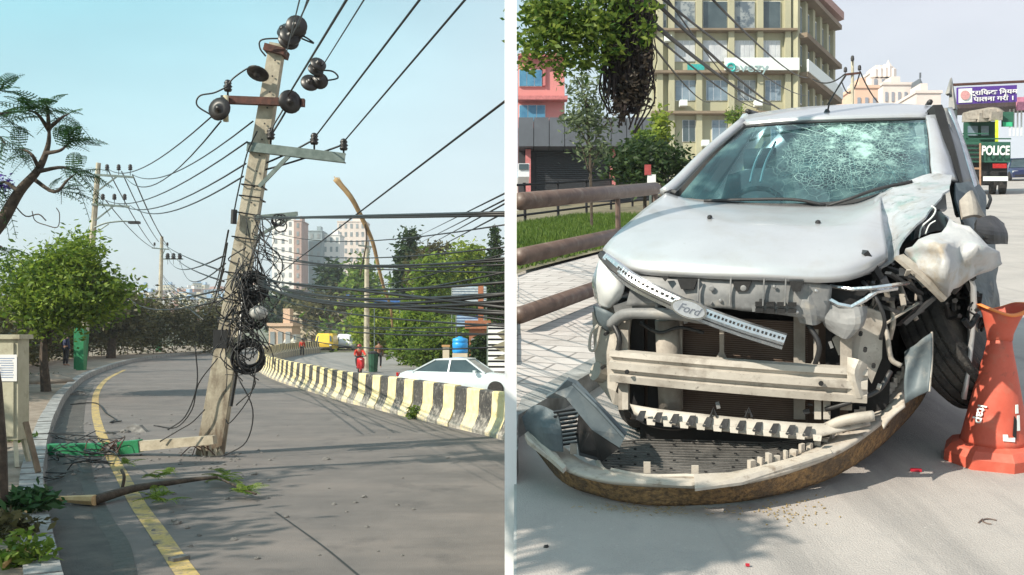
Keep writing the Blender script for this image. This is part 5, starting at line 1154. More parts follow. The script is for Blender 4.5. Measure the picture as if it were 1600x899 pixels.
# ---- the crashed car
O_ = PB(1155, 588, 4.5); O_.z = 0
vx = 1390; rr_ = RB @ ray(vx, hyB(vx)); AB = V(rr_.x, rr_.y, 0).normalized(); AR = V(AB.y, -AB.x, 0)
def C(px, py, a):            # pixel + distance behind the front beam -> street frame
    r = RB @ ray(px, py); t = (a + AB.dot(O_)) / AB.dot(r); return V(0, 0, HB) + r * t
def S(s, a, z): return O_ + AR * s + AB * a + V(0, 0, z)
def CR(rows): return [[C(*p) for p in r] for r in rows]
R3 = Matrix((AR, AB, V(0, 0, 1))).transposed()
def sbox(mb, s0, s1, a0, a1, z0, z1): return mb.box(S((s0 + s1) / 2, (a0 + a1) / 2, (z0 + z1) / 2), (abs(s1 - s0), abs(a1 - a0), abs(z1 - z0)), m=R3)
M_sil = mat('silver_paint', (.47, .48, .50), .30, c2=(.54, .55, .57), scale=2, bump=.03, metal=.4, coat=.4); overlay(M_sil, (.33, .31, .28), 70, .62, .70, .5); overlay(M_sil, (.40, .37, .33), 3.5, .50, .76, .55); overlay(M_sil, (.30, .29, .27), 1.6, .56, .70, .35, stretch=(.5, 3, 1))
M_crum = mat('scraped_silver', (.38, .40, .42), .42, c2=(.50, .51, .53), scale=4, bump=.25, bscale=25, metal=.3); overlay(M_crum, (.20, .33, .31), 7, .52, .66, .7); overlay(M_crum, (.30, .27, .22), 9, .50, .70, .7); overlay(M_crum, (.12, .13, .13), 26, .60, .68, .7)
M_wing = mat('dirty_torn_silver', (.38, .38, .39), .6, c2=(.50, .50, .50), scale=4, bump=.3, bscale=25, metal=.15); overlay(M_wing, (.34, .26, .16), 5, .54, .68, .7); overlay(M_wing, (.30, .42, .40), 9, .6, .70, .6)
M_beam = mat('beige_primer', (.38, .345, .30), .65, c2=(.54, .50, .445), scale=4, bump=.2, metal=.1); overlay(M_beam, (.16, .125, .10), 6, .56, .72, .7); overlay(M_beam, (.12, .10, .09), 40, .62, .68, .6)
M_pl = mat('grey_plastic_carrier', (.13, .135, .14), .55, c2=(.28, .28, .28), scale=5, bump=.1); overlay(M_pl, (.45, .40, .33), 8, .55, .7, .5)
M_bp = mat('black_plastic', (.018, .018, .02), .5, c2=(.04, .04, .042), scale=6, bump=.1); overlay(M_bp, (.22, .18, .14), 9, .60, .75, .5)
M_blk = mat('engine_black', (.01, .01, .011), .7, var=.3)
M_rad = mat('radiator', (.06, .035, .025), .7, c2=(.11, .07, .05), scale=5, bump=.1)
M_mud = mat('muddy_bumper', (.13, .085, .05), .9, c2=(.38, .23, .10), scale=42, bump=.9, bscale=90, lo=.38, hi=.62); overlay(M_mud, (.10, .075, .055), 3.2, .47, .58, .85)
M_bumpin = mat('dusty_bumper', (.42, .37, .31), .7, c2=(.54, .49, .43), scale=6, bump=.2); overlay(M_bumpin, (.22, .20, .18), 6, .48, .70, .65); overlay(M_bumpin, (.16, .11, .07), 14, .56, .70, .7)
M_bgrey = mat('blue_grey_plastic', (.06, .08, .095), .55, c2=(.13, .16, .175), scale=4, bump=.1); overlay(M_bgrey, (.35, .32, .28), 7, .58, .72, .5)
M_chr = mat('chrome', (.55, .56, .58), .22, c2=(.7, .7, .72), scale=20, bump=.1, metal=.9)
M_lens = mat('milky_lens', (.62, .64, .64), .18, c2=(.75, .76, .75), scale=4, bump=.05, coat=.6)
M_int = mat('interior_grey', (.03, .035, .04), .8, c2=(.07, .08, .085), scale=3); M_seat = mat('seat_cloth', (.06, .08, .09), .9, var=.2)
M_dusty = mat('dusty_metal', (.26, .23, .20), .8, c2=(.42, .38, .33), scale=7, bump=.3)
# cracked windscreen glass: pattern of the break is in the glass
def cracked(name, ctr, rad):
    m = bpy.data.materials.new(name); m.use_nodes = True; n = m.node_tree; N_ = n.nodes; L = n.links; b = N_['Principled BSDF']
    t = N_.new('ShaderNodeTexCoord')
    gl = N_.new('ShaderNodeBsdfGlossy'); gl.inputs['Roughness'].default_value = .03; gl.inputs['Color'].default_value = (.9, .95, .95, 1)
    tr = N_.new('ShaderNodeBsdfTransparent'); tr.inputs['Color'].default_value = (.30, .50, .56, 1)
    fr = N_.new('ShaderNodeFresnel'); fr.inputs['IOR'].default_value = 1.55
    ma = N_.new('ShaderNodeMath'); ma.operation = 'MULTIPLY_ADD'; ma.inputs[1].default_value = 1.25; ma.inputs[2].default_value = .05; L.new(fr.outputs[0], ma.inputs[0])
    g = N_.new('ShaderNodeMixShader'); L.new(ma.outputs[0], g.inputs[0]); L.new(tr.outputs[0], g.inputs[1]); L.new(gl.outputs[0], g.inputs[2])
    fac = None
    for sc_, wd in ((14, .018), (44, .12)):
        v = N_.new('ShaderNodeTexVoronoi'); v.feature = 'DISTANCE_TO_EDGE'; v.inputs['Scale'].default_value = sc_
        nn = N_.new('ShaderNodeTexNoise'); nn.inputs['Scale'].default_value = 5; vm = N_.new('ShaderNodeVectorMath'); vm.operation = 'ADD'; vs = N_.new('ShaderNodeVectorMath'); vs.operation = 'SCALE'; vs.inputs['Scale'].default_value = .12
        L.new(t.outputs['Object'], nn.inputs['Vector']); L.new(nn.outputs['Color'], vs.inputs[0]); L.new(t.outputs['Object'], vm.inputs[0]); L.new(vs.outputs[0], vm.inputs[1]); L.new(vm.outputs[0], v.inputs['Vector'])
        mr = N_.new('ShaderNodeMapRange'); mr.inputs[1].default_value = 0; mr.inputs[2].default_value = wd; mr.inputs[3].default_value = 1; mr.inputs[4].default_value = 0; L.new(v.outputs['Distance'], mr.inputs[0])
        # zone of crushing round the blow
        ds = N_.new('ShaderNodeVectorMath'); ds.operation = 'DISTANCE'; ds.inputs[1].default_value = ctr; L.new(vm.outputs[0], ds.inputs[0])
        m3 = N_.new('ShaderNodeMapRange'); m3.inputs[1].default_value = rad * (.35 if sc_ > 20 else .6); m3.inputs[2].default_value = rad * (1. if sc_ > 20 else 1.15); m3.inputs[3].default_value = 1; m3.inputs[4].default_value = 0; L.new(ds.outputs['Value'], m3.inputs[0])
        mm = N_.new('ShaderNodeMath'); mm.operation = 'MULTIPLY'; L.new(mr.outputs[0], mm.inputs[0]); L.new(m3.outputs[0], mm.inputs[1])
        if fac is None: fac = mm.outputs[0]
        else:
            mx_ = N_.new('ShaderNodeMath'); mx_.operation = 'MAXIMUM'; L.new(fac, mx_.inputs[0]); L.new(mm.outputs[0], mx_.inputs[1]); fac = mx_.outputs[0]
    # crushed milky patches
    n2 = N_.new('ShaderNodeTexNoise'); n2.inputs['Scale'].default_value = 9; n2.inputs['Detail'].default_value = 8; n2.inputs['Roughness'].default_value = .75; L.new(t.outputs['Object'], n2.inputs['Vector'])
    m4 = N_.new('ShaderNodeMapRange'); m4.inputs[1].default_value = .42; m4.inputs[2].default_value = .60; m4.inputs[4].default_value = .75; L.new(n2.outputs['Fac'], m4.inputs[0])
    d2_ = N_.new('ShaderNodeVectorMath'); d2_.operation = 'DISTANCE'; d2_.inputs[1].default_value = ctr; L.new(t.outputs['Object'], d2_.inputs[0])
    m5 = N_.new('ShaderNodeMapRange'); m5.inputs[1].default_value = rad * .25; m5.inputs[2].default_value = rad * 1.0; m5.inputs[3].default_value = 1; m5.inputs[4].default_value = 0; L.new(d2_.outputs['Value'], m5.inputs[0])
    m6 = N_.new('ShaderNodeMath'); m6.operation = 'MULTIPLY'; L.new(m4.outputs[0], m6.inputs[0]); L.new(m5.outputs[0], m6.inputs[1])
    m7 = N_.new('ShaderNodeMath'); m7.operation = 'MAXIMUM'; L.new(m6.outputs[0], m7.inputs[0]); m8 = N_.new('ShaderNodeMath'); m8.operation = 'MULTIPLY'; m8.inputs[1].default_value = .62; L.new(fac, m8.inputs[0]); L.new(m8.outputs[0], m7.inputs[1])
    # dust film, its teal to pale green mottling a foliage reflection painted in
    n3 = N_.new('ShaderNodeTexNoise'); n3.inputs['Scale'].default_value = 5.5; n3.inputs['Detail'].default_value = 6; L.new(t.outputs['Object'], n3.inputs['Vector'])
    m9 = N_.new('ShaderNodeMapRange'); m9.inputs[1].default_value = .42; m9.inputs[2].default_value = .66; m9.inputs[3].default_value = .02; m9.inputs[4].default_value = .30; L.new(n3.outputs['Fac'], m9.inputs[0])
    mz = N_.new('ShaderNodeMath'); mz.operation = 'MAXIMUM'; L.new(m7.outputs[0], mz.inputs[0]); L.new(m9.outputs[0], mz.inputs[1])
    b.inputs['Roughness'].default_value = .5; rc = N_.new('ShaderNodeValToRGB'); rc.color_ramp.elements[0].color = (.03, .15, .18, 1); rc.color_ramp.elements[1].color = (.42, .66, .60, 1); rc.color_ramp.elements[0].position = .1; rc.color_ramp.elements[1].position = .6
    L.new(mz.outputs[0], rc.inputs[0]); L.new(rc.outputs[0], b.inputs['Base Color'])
    ms = N_.new('ShaderNodeMixShader'); L.new(mz.outputs[0], ms.inputs[0]); L.new(g.outputs[0], ms.inputs[1]); L.new(b.outputs[0], ms.inputs[2]); L.new(ms.outputs[0], N_['Material Output'].inputs['Surface']); return m
CAR = thing('crashed_car', 'silver hatchback with crushed corner, stripped front and shattered windscreen', 'car', O_, FB)
T = CAR
# bonnet
rows = [[(948, 398, .16), (990, 424, .02), (1060, 433, -.05), (1180, 436, -.07), (1290, 440, -.03), (1345, 432, .06), (1385, 408, .2)],
        [(943, 391, .17), (988, 416, .01), (1060, 424, -.06), (1180, 426, -.08), (1292, 430, -.04), (1347, 422, .05), (1386, 400, .2)],
        [(950, 380, .2), (1000, 396, .06), (1066, 402, .0), (1180, 404, -.01), (1294, 408, .02), (1348, 400, .1), (1385, 384, .25)],
        [(980, 350, .42), (1022, 354, .36), (1088, 357, .32), (1190, 360, .31), (1296, 363, .34), (1350, 358, .38), (1380, 350, .48)],
        [(1012, 324, .72), (1052, 329, .66), (1118, 334, .63), (1210, 338, .62), (1306, 340, .63), (1356, 330, .66), (1376, 318, .74)],
        [(1042, 303, 1.0), (1078, 313, .96), (1140, 319, .93), (1236, 323, .92), (1324, 321, .92), (1358, 311, .96), (1378, 300, 1.0)]]
build(MB().patch(CR(rows), 6, 6, .007, 2.2, 3.2), 'hood', M_sil, T, smooth=True, solid=.012)
build(MB().lathe(C(1109, 341, .47), [(.014, 0), (.012, .012), (.004, .016)], 10), 'washer_nozzle', M_bp, T); build(MB().lathe(C(1278, 349, .47), [(.014, 0), (.012, .012), (.004, .016)], 10), 'washer_nozzle', M_bp, T)
# folded flap of bonnet and wing
rows = [[(1349, 431, .10), (1370, 424, .20), (1392, 411, .24), (1403, 402, .22)],
        [(1354, 388, .29), (1374, 380, .42), (1394, 374, .47), (1413, 370, .36)],
        [(1359, 347, .50), (1376, 341, .62), (1394, 338, .66), (1446, 341, .46)],
        [(1364, 320, .74), (1378, 315, .84), (1391, 308, .86), (1470, 310, .68)],
        [(1374, 306, .95), (1394, 298, .98), (1416, 290, 1.0), (1486, 292, .92)],
        [(1398, 291, 1.05), (1424, 279, 1.06), (1452, 272, 1.08), (1487, 275, 1.12)]]
build(MB().patch(CR(rows), 3, 3, .014, 3.1, 11.), 'crumpled_hood_edge', M_crum, T, smooth=False, solid=.01)
# torn front wing: a folded sheet
WV = dict(A=(1409, 396, .18), B=(1436, 375, .10), C=(1464, 368, .22), D=(1485, 344, .42), E=(1516, 356, .34), F=(1563, 396, .42), G=(1566, 411, .46), H=(1511, 441, .20), I=(1480, 462, .06), J=(1431, 419, .12), K=(1470, 385, .0), L=(1498, 376, .20), M=(1532, 386, .14), N=(1483, 424, -.03), O=(1500, 412, .16), P=(1540, 414, .30), Q=(1450, 405, .08), R=(1520, 370, .30))
ks = list(WV); vs = [C(*WV[k]) for k in ks]
fs = [tuple(ks.index(c_) for c_ in t) for t in 'ABQ AQJ BCK BKQ QKN QNJ JNI NOI IOH CDL CLK DER DRL LRM KLO KON LMO OMP OPH PMF MRF REF PFG PGH'.split()]
bmw = bmesh.new(); bv = [bmw.verts.new(v) for v in vs]
for t in fs: bmw.faces.new([bv[i] for i in t])
bmesh.ops.subdivide_edges(bmw, edges=bmw.edges[:], cuts=2, use_grid_fill=True); bmesh.ops.triangulate(bmw, faces=bmw.faces[:])
bmw.verts.ensure_lookup_table(); bmw.faces.ensure_lookup_table()
for v in bmw.verts:
    q = noise.noise_vector(v.co * 14 + V(9, 0, 0)); v.co += q * .024
bmesh.ops.smooth_vert(bmw, verts=bmw.verts[:], factor=.1, use_axis_x=True, use_axis_y=True, use_axis_z=True)
mb = MB().add([v.co.copy() for v in bmw.verts], [tuple(v.index for v in f.verts) for f in bmw.faces]); bmw.free()
build(mb, 'torn_front_wing', M_wing, T, smooth=True, solid=.008)
rows = [[(1398, 402, .1), (1410, 398, .14)], [(1440, 438, .06), (1448, 428, .1)], [(1474, 473, .1), (1484, 462, .14)]]
build(MB().patch(CR(rows), 3, 4, .008), 'wing_flange', M_dusty, T, solid=.02)
# roof, pillars
rows = [[(1165, 196, 1.62), (1230, 190, 1.56), (1300, 187, 1.54), (1380, 185, 1.56), (1447, 184, 1.62)],
        [(1160, 189, 1.72), (1232, 183, 1.66), (1302, 180, 1.64), (1380, 178, 1.66), (1450, 177, 1.72)]]
rr2 = CR(rows); 
def RS(s, a, z): return S(s, a, z)
f0 = rr2[1]; sv = [(p - O_).dot(AR) for p in f0]; zv = [p.z for p in f0]
rr2.append(CR([[(1168, 181, 2.4), (1234, 171, 2.4), (1304, 166, 2.4), (1382, 163, 2.4), (1453, 167, 2.4)]])[0])
f0 = rr2[2]; zv = [p.z for p in f0]; sv = [(p - O_).dot(AR) for p in f0]
for a_, dz_, k_ in ((3.0, .0, 1.0), (3.5, -.04, .98), (3.95, -.12, .9)):
    rr2.append([S(sv[2] + (s - sv[2]) * k_, a_, z + dz_ * (1 if 0 < i < 4 else .6)) for i, (s, z) in enumerate(zip(sv, zv))])
build(MB().patch(rr2, 5, 5), 'roof', M_sil, T, smooth=True, solid=.015)
P = spline([C(1038, 302, 1.02), C(1060, 283, 1.12), C(1108, 235, 1.38), C(1160, 191, 1.66)], 6); build(MB().tube(P, [.035 - .006 * i / 18 for i in range(19)], 8), 'windscreen_pillar', M_sil, T, smooth=True)
rows = [[(1446, 184, 1.62), (1458, 182, 1.66), (1466, 178, 1.8)], [(1452, 230, 1.4), (1466, 228, 1.42), (1478, 225, 1.6)], [(1456, 278, 1.1), (1476, 282, 1.1), (1492, 285, 1.3)]]
build(MB().patch(CR(rows), 4, 5, .006), 'windscreen_pillar', M_sil, T, smooth=True, solid=.03, label='buckled silver windscreen pillar')
for side in (0, -1):
    P = [r[side] + V(0, 0, .03) for r in rr2[2:-1]]; build(MB().tube(spline(P, 5), .018, 7), 'roof_rail', M_bp, T, smooth=True)
# windscreen
rows = [[(1058, 312, 1.0), (1140, 319, .95), (1236, 322, .93), (1330, 316, .95), (1395, 300, 1.0), (1453, 281, 1.08)],
        [(1082, 283, 1.13), (1150, 283, 1.08), (1240, 284, 1.06), (1328, 280, 1.08), (1393, 270, 1.13), (1452, 258, 1.2)],
        [(1120, 240, 1.36), (1170, 236, 1.32), (1246, 233, 1.29), (1324, 231, 1.31), (1388, 228, 1.35), (1450, 224, 1.40)],
        [(1168, 198, 1.62), (1200, 194, 1.58), (1256, 191, 1.56), (1322, 189, 1.56), (1384, 187, 1.58), (1447, 185, 1.62)]]
ictr = C(1345, 215, 1.38) - O_
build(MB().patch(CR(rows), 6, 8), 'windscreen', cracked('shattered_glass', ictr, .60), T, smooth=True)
M_ck = mat('crack_glass', (.45, .68, .64), .4, var=.1, bump=0)
mb = MB()
def wsp(x, y):      # a picture point on the glass, by interpolating depth
    t = (y - 187) / (316 - 187); k = abs(x - 1250) / 200; return C(x, y, 1.54 - .60 * t + .05 * k * k - .012)
for cx_0, cy_0, n_, rmin, rmax in ((1325, 222, 24, 30, 125), (1268, 260, 12, 12, 55), (1395, 270, 14, 15, 70)):
    arms = [2 * math.pi * i / n_ + random.uniform(-.1, .1) for i in range(n_)]
    def ok(x, y): return 1075 < x < 1448 and 192 < y < 312 - max(0, (x - 1330) * .22) and x > 1062 + (312 - y) * .95
    for a in arms:
        L_ = random.uniform(rmin * 1.2, rmax); pt = []
        for j in range(9):
            x = cx_0 + math.cos(a) * L_ * j / 8 + random.uniform(-1, 1); y = cy_0 + math.sin(a) * L_ * .62 * j / 8 + random.uniform(-1, 1)
            if ok(x, y): pt.append(wsp(x, y))
        if len(pt) > 2: mb.tube(pt, .0011, 3)
    for k in range(4):
        L_ = rmin * .5 + (rmax - rmin) * .5 * (k + .5) / 4; pt = []
        for j, a in enumerate(arms + arms[:1]):
            x = cx_0 + math.cos(a) * L_ * random.uniform(.9, 1.1); y = cy_0 + math.sin(a) * L_ * .62
            if ok(x, y) and random.random() < .85: pt.append(wsp(x, y))
            else:
                if len(pt) > 1: mb.tube(pt, .0009, 3)
                pt = []
        if len(pt) > 1: mb.tube(pt, .0009, 3)
build(mb, 'glass_cracks', M_ck, T)
# seals, wipers, cowl
P = [wsp(x, y) for x, y in ((1166, 198), (1256, 192), (1384, 188), (1446, 186))]; build(MB().tube(spline(P, 5), .008, 5), 'windscreen_seal', M_bp, T)
P = [C(*q) for q in rows[0]]; build(MB().tube(spline([p + V(0, 0, -.006) for p in P], 5), .022, 6), 'cowl', M_bp, T)
for pts in ([(1100, 314, .93), (1170, 312, .92), (1240, 312, .91), (1290, 321, .90)], [(1292, 322, .90), (1330, 310, .90), (1370, 296, .94), (1425, 284, 1.02)]): build(MB().tube(spline([C(*q) for q in pts], 5), .009, 5), 'wiper', M_bp, T, smooth=True)
build(MB().tube([C(1040, 304, 1.0), C(1050, 300, 1.02), C(1058, 303, 1.0)], .018, 6), 'hinge_cover', M_bp, T)
a0 = C(1292, 181, 1.75); build(MB().tube([a0, C(1296, 160, 1.75), C(1320, 118, 1.8)], [.007, .005, .004], 6).lathe(a0 - V(0, 0, .01), [(.03, 0), (.02, .03), (.008, .05)], 10), 'antenna', M_bp, T)
# interior
rows = [[S(-.60, .95, 1.14), S(-.2, .9, 1.17), S(.3, .9, 1.17), S(.75, .95, 1.14)], [S(-.60, 1.35, 1.12), S(-.2, 1.35, 1.17), S(.3, 1.35, 1.15), S(.75, 1.35, 1.12)], [S(-.60, 1.45, .85), S(-.2, 1.45, .85), S(.3, 1.45, .85), S(.75, 1.45, .85)]]
build(MB().patch(rows, 4, 4), 'dashboard', M_int, T, smooth=True, solid=.02)
build(MB().ring(S(-.12, 1.45, 1.16), .18, .016, (0, -.9, .5), 26, 7).tube([S(-.28, 1.47, 1.13), S(-.12, 1.44, 1.15), S(.04, 1.47, 1.13)], .02, 5), 'steering_wheel', M_blk, T, smooth=True)
for s_ in (-.18, .52):
    st_ = build(MB().patch([[S(s_ - .24, 2.0, .8), S(s_, 1.96, .8), S(s_ + .24, 2.0, .8)], [S(s_ - .25, 2.1, 1.1), S(s_, 2.05, 1.12), S(s_ + .25, 2.1, 1.1)], [S(s_ - .19, 2.2, 1.38), S(s_, 2.16, 1.42), S(s_ + .19, 2.2, 1.38)]], 4, 4), 'seat', M_seat, T, smooth=True, solid=.1)
    build(MB().tube([S(s_ - .1, 2.18, 1.50), S(s_ + .1, 2.18, 1.50)], .07, 10), 'headrest', M_seat, st_, smooth=True)
for dx in (0, .07): build(MB().tube(spline([C(1172 + dx * 230, 285, 1.45), C(1180 + dx * 230, 255, 1.6), C(1196 + dx * 230, 222, 1.8)], 5), .008, 5), 'seat_belt', M_sign, T)
mb = MB()
for _ in range(22): c = S(random.uniform(-.4, .5), random.uniform(1.0, 1.25), 1.18); rock(c, random.uniform(.015, .04))
mbx = MB()
for _ in range(26):
    c = S(random.uniform(-.35, .6), random.uniform(1.0, 1.28), 1.175); r = random.uniform(.015, .04); mbx.box(c, (r * 2, r, r * 1.2), random.uniform(0, 3))
build(mbx, 'debris', mat('broken_bits', (.35, .28, .22), .8, c2=(.6, .55, .5), scale=9), T)
sbox(mb2 := MB(), -.78, .95, 1.0, 3.7, .35, .40); build(mb2, 'floor_pan', M_blk, T)
# cabin shell: side panels, tail
def side(sgn, s_sill, name):
    mb = MB(); rows = []
    for a_ in (.55, 1.0, 1.6, 2.2, 2.9, 3.5, 4.0):
        w_ = s_sill - (0 if a_ < 3.6 else .08 * sgn); rows.append([S(w_ - .02 * sgn, a_, .30), S(w_, a_, .55), S(w_ - .0 * sgn, a_, .85), S(w_ - .10 * sgn, a_, 1.14 if a_ > .9 else 1.02)])
    return mb.patch(rows, 3, 3)
build(side(-1, -.80, ''), 'side_panel', M_sil, T, smooth=True, solid=.02)
build(side(1, 1.02, ''), 'side_panel', M_sil, T, smooth=True, solid=.02)
rl = [r[0] for r in rr2[2:]]; rrr = [r[-1] for r in rr2[2:]]
for sgn, s_sill, top in ((-1, -.71, rl), (1, .93, rrr)):
    mb = MB()
    if sgn < 0: mb.add([S(s_sill, 1.15, 1.14), S(s_sill, 3.8, 1.14), top[2], top[0]], [(0, 1, 2, 3)]); build(mb, 'side_window', M_glassd, T, solid=.01)
    for i, a_ in enumerate((2.15, 3.0)):
        build(MB().bar(S(s_sill, a_, 1.14), top[i] if sgn > 0 else top[i], .07, .05), 'door_pillar', M_sil, T)
build(MB().patch([[S(-.72, 4.0, .35), S(.1, 4.15, .35), S(.95, 4.0, .35)], [S(-.75, 4.02, 1.1), S(.1, 4.2, 1.1), S(.95, 4.02, 1.1)], [rr2[-1][0], rr2[-1][2], rr2[-1][4]]], 4, 4), 'tailgate', M_sil, T, smooth=True, solid=.02)
def rwheel(c, R, wd, ax, steer=0.):
    a = MB(); r = MB(); wheel(a, r, c, R, wd, ax); wh = build(a, 'wheel', M_rub, T, smooth=False); build(r, 'rim', M_steel, wh); return wh
for s_ in (-.68, .88): rwheel(S(s_, 3.3, .33), .33, .21, AR * (1 if s_ > 0 else -1))
rwheel(S(-.62, .75, .33), .33, .21, -AR)
# damaged side: sprung door, black frame, mirror and torn trim
rows = [[(1461, 174, 1.75), (1472, 178, 1.9), (1484, 172, 2.3), (1490, 176, 2.6)], [(1474, 225, 1.5), (1490, 225, 1.65), (1502, 222, 2.1), (1508, 226, 2.5)], [(1486, 290, 1.3), (1508, 290, 1.45), (1522, 286, 1.9), (1530, 290, 2.3)]]
build(MB().patch(CR(rows), 4, 5), 'side_window', mat('tinted_glass', (.02, .024, .028), .35, c2=(.10, .11, .12), scale=5, bump=0, spec=.4), T, smooth=True, solid=.01)
P = [(1462, 173, 1.74), (1470, 200, 1.64), (1482, 240, 1.5), (1494, 290, 1.35), (1503, 335, 1.25)]; build(MB().tube(spline([C(*q) for q in P], 5), [.05 - .012 * i / 20 for i in range(21)], 6), 'black_door_frame', M_blk, T)
P = [(1482, 172, 2.2), (1494, 205, 2.1), (1508, 250, 1.9), (1524, 305, 1.75), (1533, 345, 1.6)]; build(MB().tube(spline([C(*q) for q in P], 5), .028, 6), 'chrome_trim', M_chr, T, smooth=True)
P = [(1476, 172, 1.95), (1486, 215, 1.8), (1502, 268, 1.65), (1516, 330, 1.5)]; build(MB().tube(spline([C(*q) for q in P], 5), .02, 6), 'grey_seal', M_pl, T, smooth=True)
build(MB().tube([C(1489, 172, 2.5), C(1486, 122, 2.55), C(1482, 148, 2.5)], [.03, .006, .02], 4), 'bent_roof_trim', M_pl, T)
rows = [[(1492, 288, 1.2), (1515, 288, 1.4), (1532, 295, 1.9)], [(1498, 330, 1.05), (1522, 335, 1.2), (1545, 340, 1.6)], [(1505, 380, .95), (1530, 390, 1.05), (1556, 392, 1.4)], [(1515, 430, .9), (1535, 440, 1.0), (1560, 440, 1.3)], [(1520, 500, .9), (1538, 500, 1.0), (1556, 500, 1.3)]]
build(MB().patch(CR(rows), 4, 5, .03, 4., 6.), 'crushed_door', M_bgrey, T, solid=.01)
build(MB().patch(CR([[(1522, 345, .7), (1545, 338, .8), (1565, 352, .9)], [(1524, 360, .6), (1550, 362, .65), (1568, 368, .8)], [(1535, 375, .6), (1552, 384, .65), (1566, 382, .8)]]), 4, 4, .02), 'broken_mirror', M_bp, T, solid=.03)
build(MB().patch(CR([[(1500, 318, .9), (1518, 300, 1.), (1530, 325, 1.1)], [(1505, 345, .8), (1525, 340, .85), (1545, 350, 1.)]]), 4, 4, .02), 'torn_bracket', M_dusty, T, solid=.02)
mb = MB()
for _ in range(46):
    x = random.uniform(1395, 1560); y = random.uniform(max(310, 470 - (x - 1395) * 1.0), 500 if x > 1480 else 470); a_ = random.uniform(.35, .9)
    p = C(x, y, a_); q = C(x + random.uniform(-22, 22), y + random.uniform(-22, 22), a_ + random.uniform(-.15, .15)); m_ = (p + q) / 2 + V(random.uniform(-.04, .04), random.uniform(-.04, .04), random.uniform(-.05, .04)); mb.tube(spline([p, m_, q], 3), random.uniform(.004, .018), 5)
build(mb, 'torn_wiring', M_blk, T)
mb = MB().tube(spline([C(x, y, .45) for x, y in ((1436, 372), (1440, 355), (1456, 340), (1462, 328), (1455, 322))], 5), .004, 5).tube(spline([C(x, y, .44) for x, y in ((1462, 345), (1452, 352), (1446, 366))], 5), .0035, 5); build(mb, 'white_wire', M_sign, T, smooth=True)
# engine bay: dark bulk behind
mb = MB(); sbox(mb, -.66, .66, .30, .95, .20, .80); sbox(mb, -.66, .70, .95, 1.0, .2, 1.1); build(mb, 'engine_bay', M_blk, T)
mb = MB().patch(CR([[(1400, 400, .72), (1450, 370, .85), (1500, 340, 1.0)], [(1390, 460, .9), (1450, 420, 1.1), (1525, 380, 1.2)], [(1385, 530, .9), (1440, 500, 1.15), (1520, 450, 1.25)], [(1390, 610, .9), (1440, 580, 1.1), (1500, 540, 1.2)]]), 4, 4, .05); build(mb, 'wheel_arch_liner', M_blk, T)
# front wheel, knocked askew
wc = C(1488, 534, .88); wax = (AR * .80 - AB * .24 + V(0, 0, .54)).normalized()
wt = MB(); wr_ = MB(); R_ = .345; ww = .24; pr = [(R_ * .62, 0), (R_ * .86, -.005), (R_ * .96, .012), (R_ - .004, .03)]
for g0 in (.055, .098, .142, .185): pr += [(R_, g0 - .013), (R_, g0 - .006), (R_ - .011, g0 - .005), (R_ - .011, g0 + .005), (R_, g0 + .006), (R_, g0 + .013)]
wt.lathe(wc - wax * ww / 2, pr + [(R_ - .004, ww - .03), (R_ * .96, ww - .012), (R_ * .86, ww), (R_ * .62, ww)], 56, wax)
wh = build(wt, 'wheel', overlay(mat('dirty_tyre', (.02, .02, .021), .85, c2=(.055, .05, .045), scale=14, bump=.5), (.40, .30, .19), 6, .62, .68, .9), T); wr_.lathe(wc - wax * .1, [(.03, 0), (.09, .01), (.2, .03), (.22, .16), (.03, .18)], 20, wax); build(wr_, 'rim', M_steel, wh)
mb = MB()
for P in ([(1370, 480, .2), (1385, 520, .1), (1392, 560, .1), (1408, 572, .1)], [(1400, 430, .4), (1415, 470, .35), (1432, 500, .3)], [(1392, 460, .2), (1396, 500, .15), (1390, 530, .2)]): mb.tube(spline([C(*q) for q in P], 5), .012, 5)
build(mb, 'brake_hose', M_dusty, T, smooth=True)
# crash beam (pressed steel section)
zc = .48
mb = MB(); prof = [(-.00, -.075), (-.055, -.07), (-.06, -.035), (-.035, -.028), (-.035, -.012), (-.065, -.005), (-.065, .03), (-.035, .036), (-.035, .05), (-.055, .056), (-.05, .082), (.0, .085), (.03, .04), (.03, -.04)]
secs = []
for i in range(13):
    u = i / 12; s_ = -.62 + 1.185 * u; bow = .03 * (2 * u - 1) ** 2; cz = .50 - .04 * u
    secs.append([S(s_, bow + p_[0], cz + p_[1]) for p_ in prof])
n = len(prof); mb.add([p for s_ in secs for p in s_], [(i * n + j, i * n + (j + 1) % n, (i + 1) * n + (j + 1) % n, (i + 1) * n + j) for i in range(12) for j in range(n)] + [tuple(range(n)), tuple(range(13 * n - 1, 12 * n - 1, -1))])
bm_ = build(mb, 'crash_beam', M_beam, T)
mb = MB()
for x, y in ((980, 581), (1283, 599)): mb.lathe(C(x, y, -.062), [(.011, 0), (.011, .01)], 12, -AB)
build(mb, 'beam_holes', M_blk, bm_)
rows = [[(1325, 558, -.02), (1342, 562, -.05), (1355, 570, -.02)], [(1325, 580, -.03), (1335, 585, -.06), (1350, 590, 0)], [(1325, 620, -.02), (1345, 622, -.03), (1355, 615, .0)]]
build(MB().patch(CR(rows), 3, 3), 'beam_end_plate', M_beam, T, solid=.01)
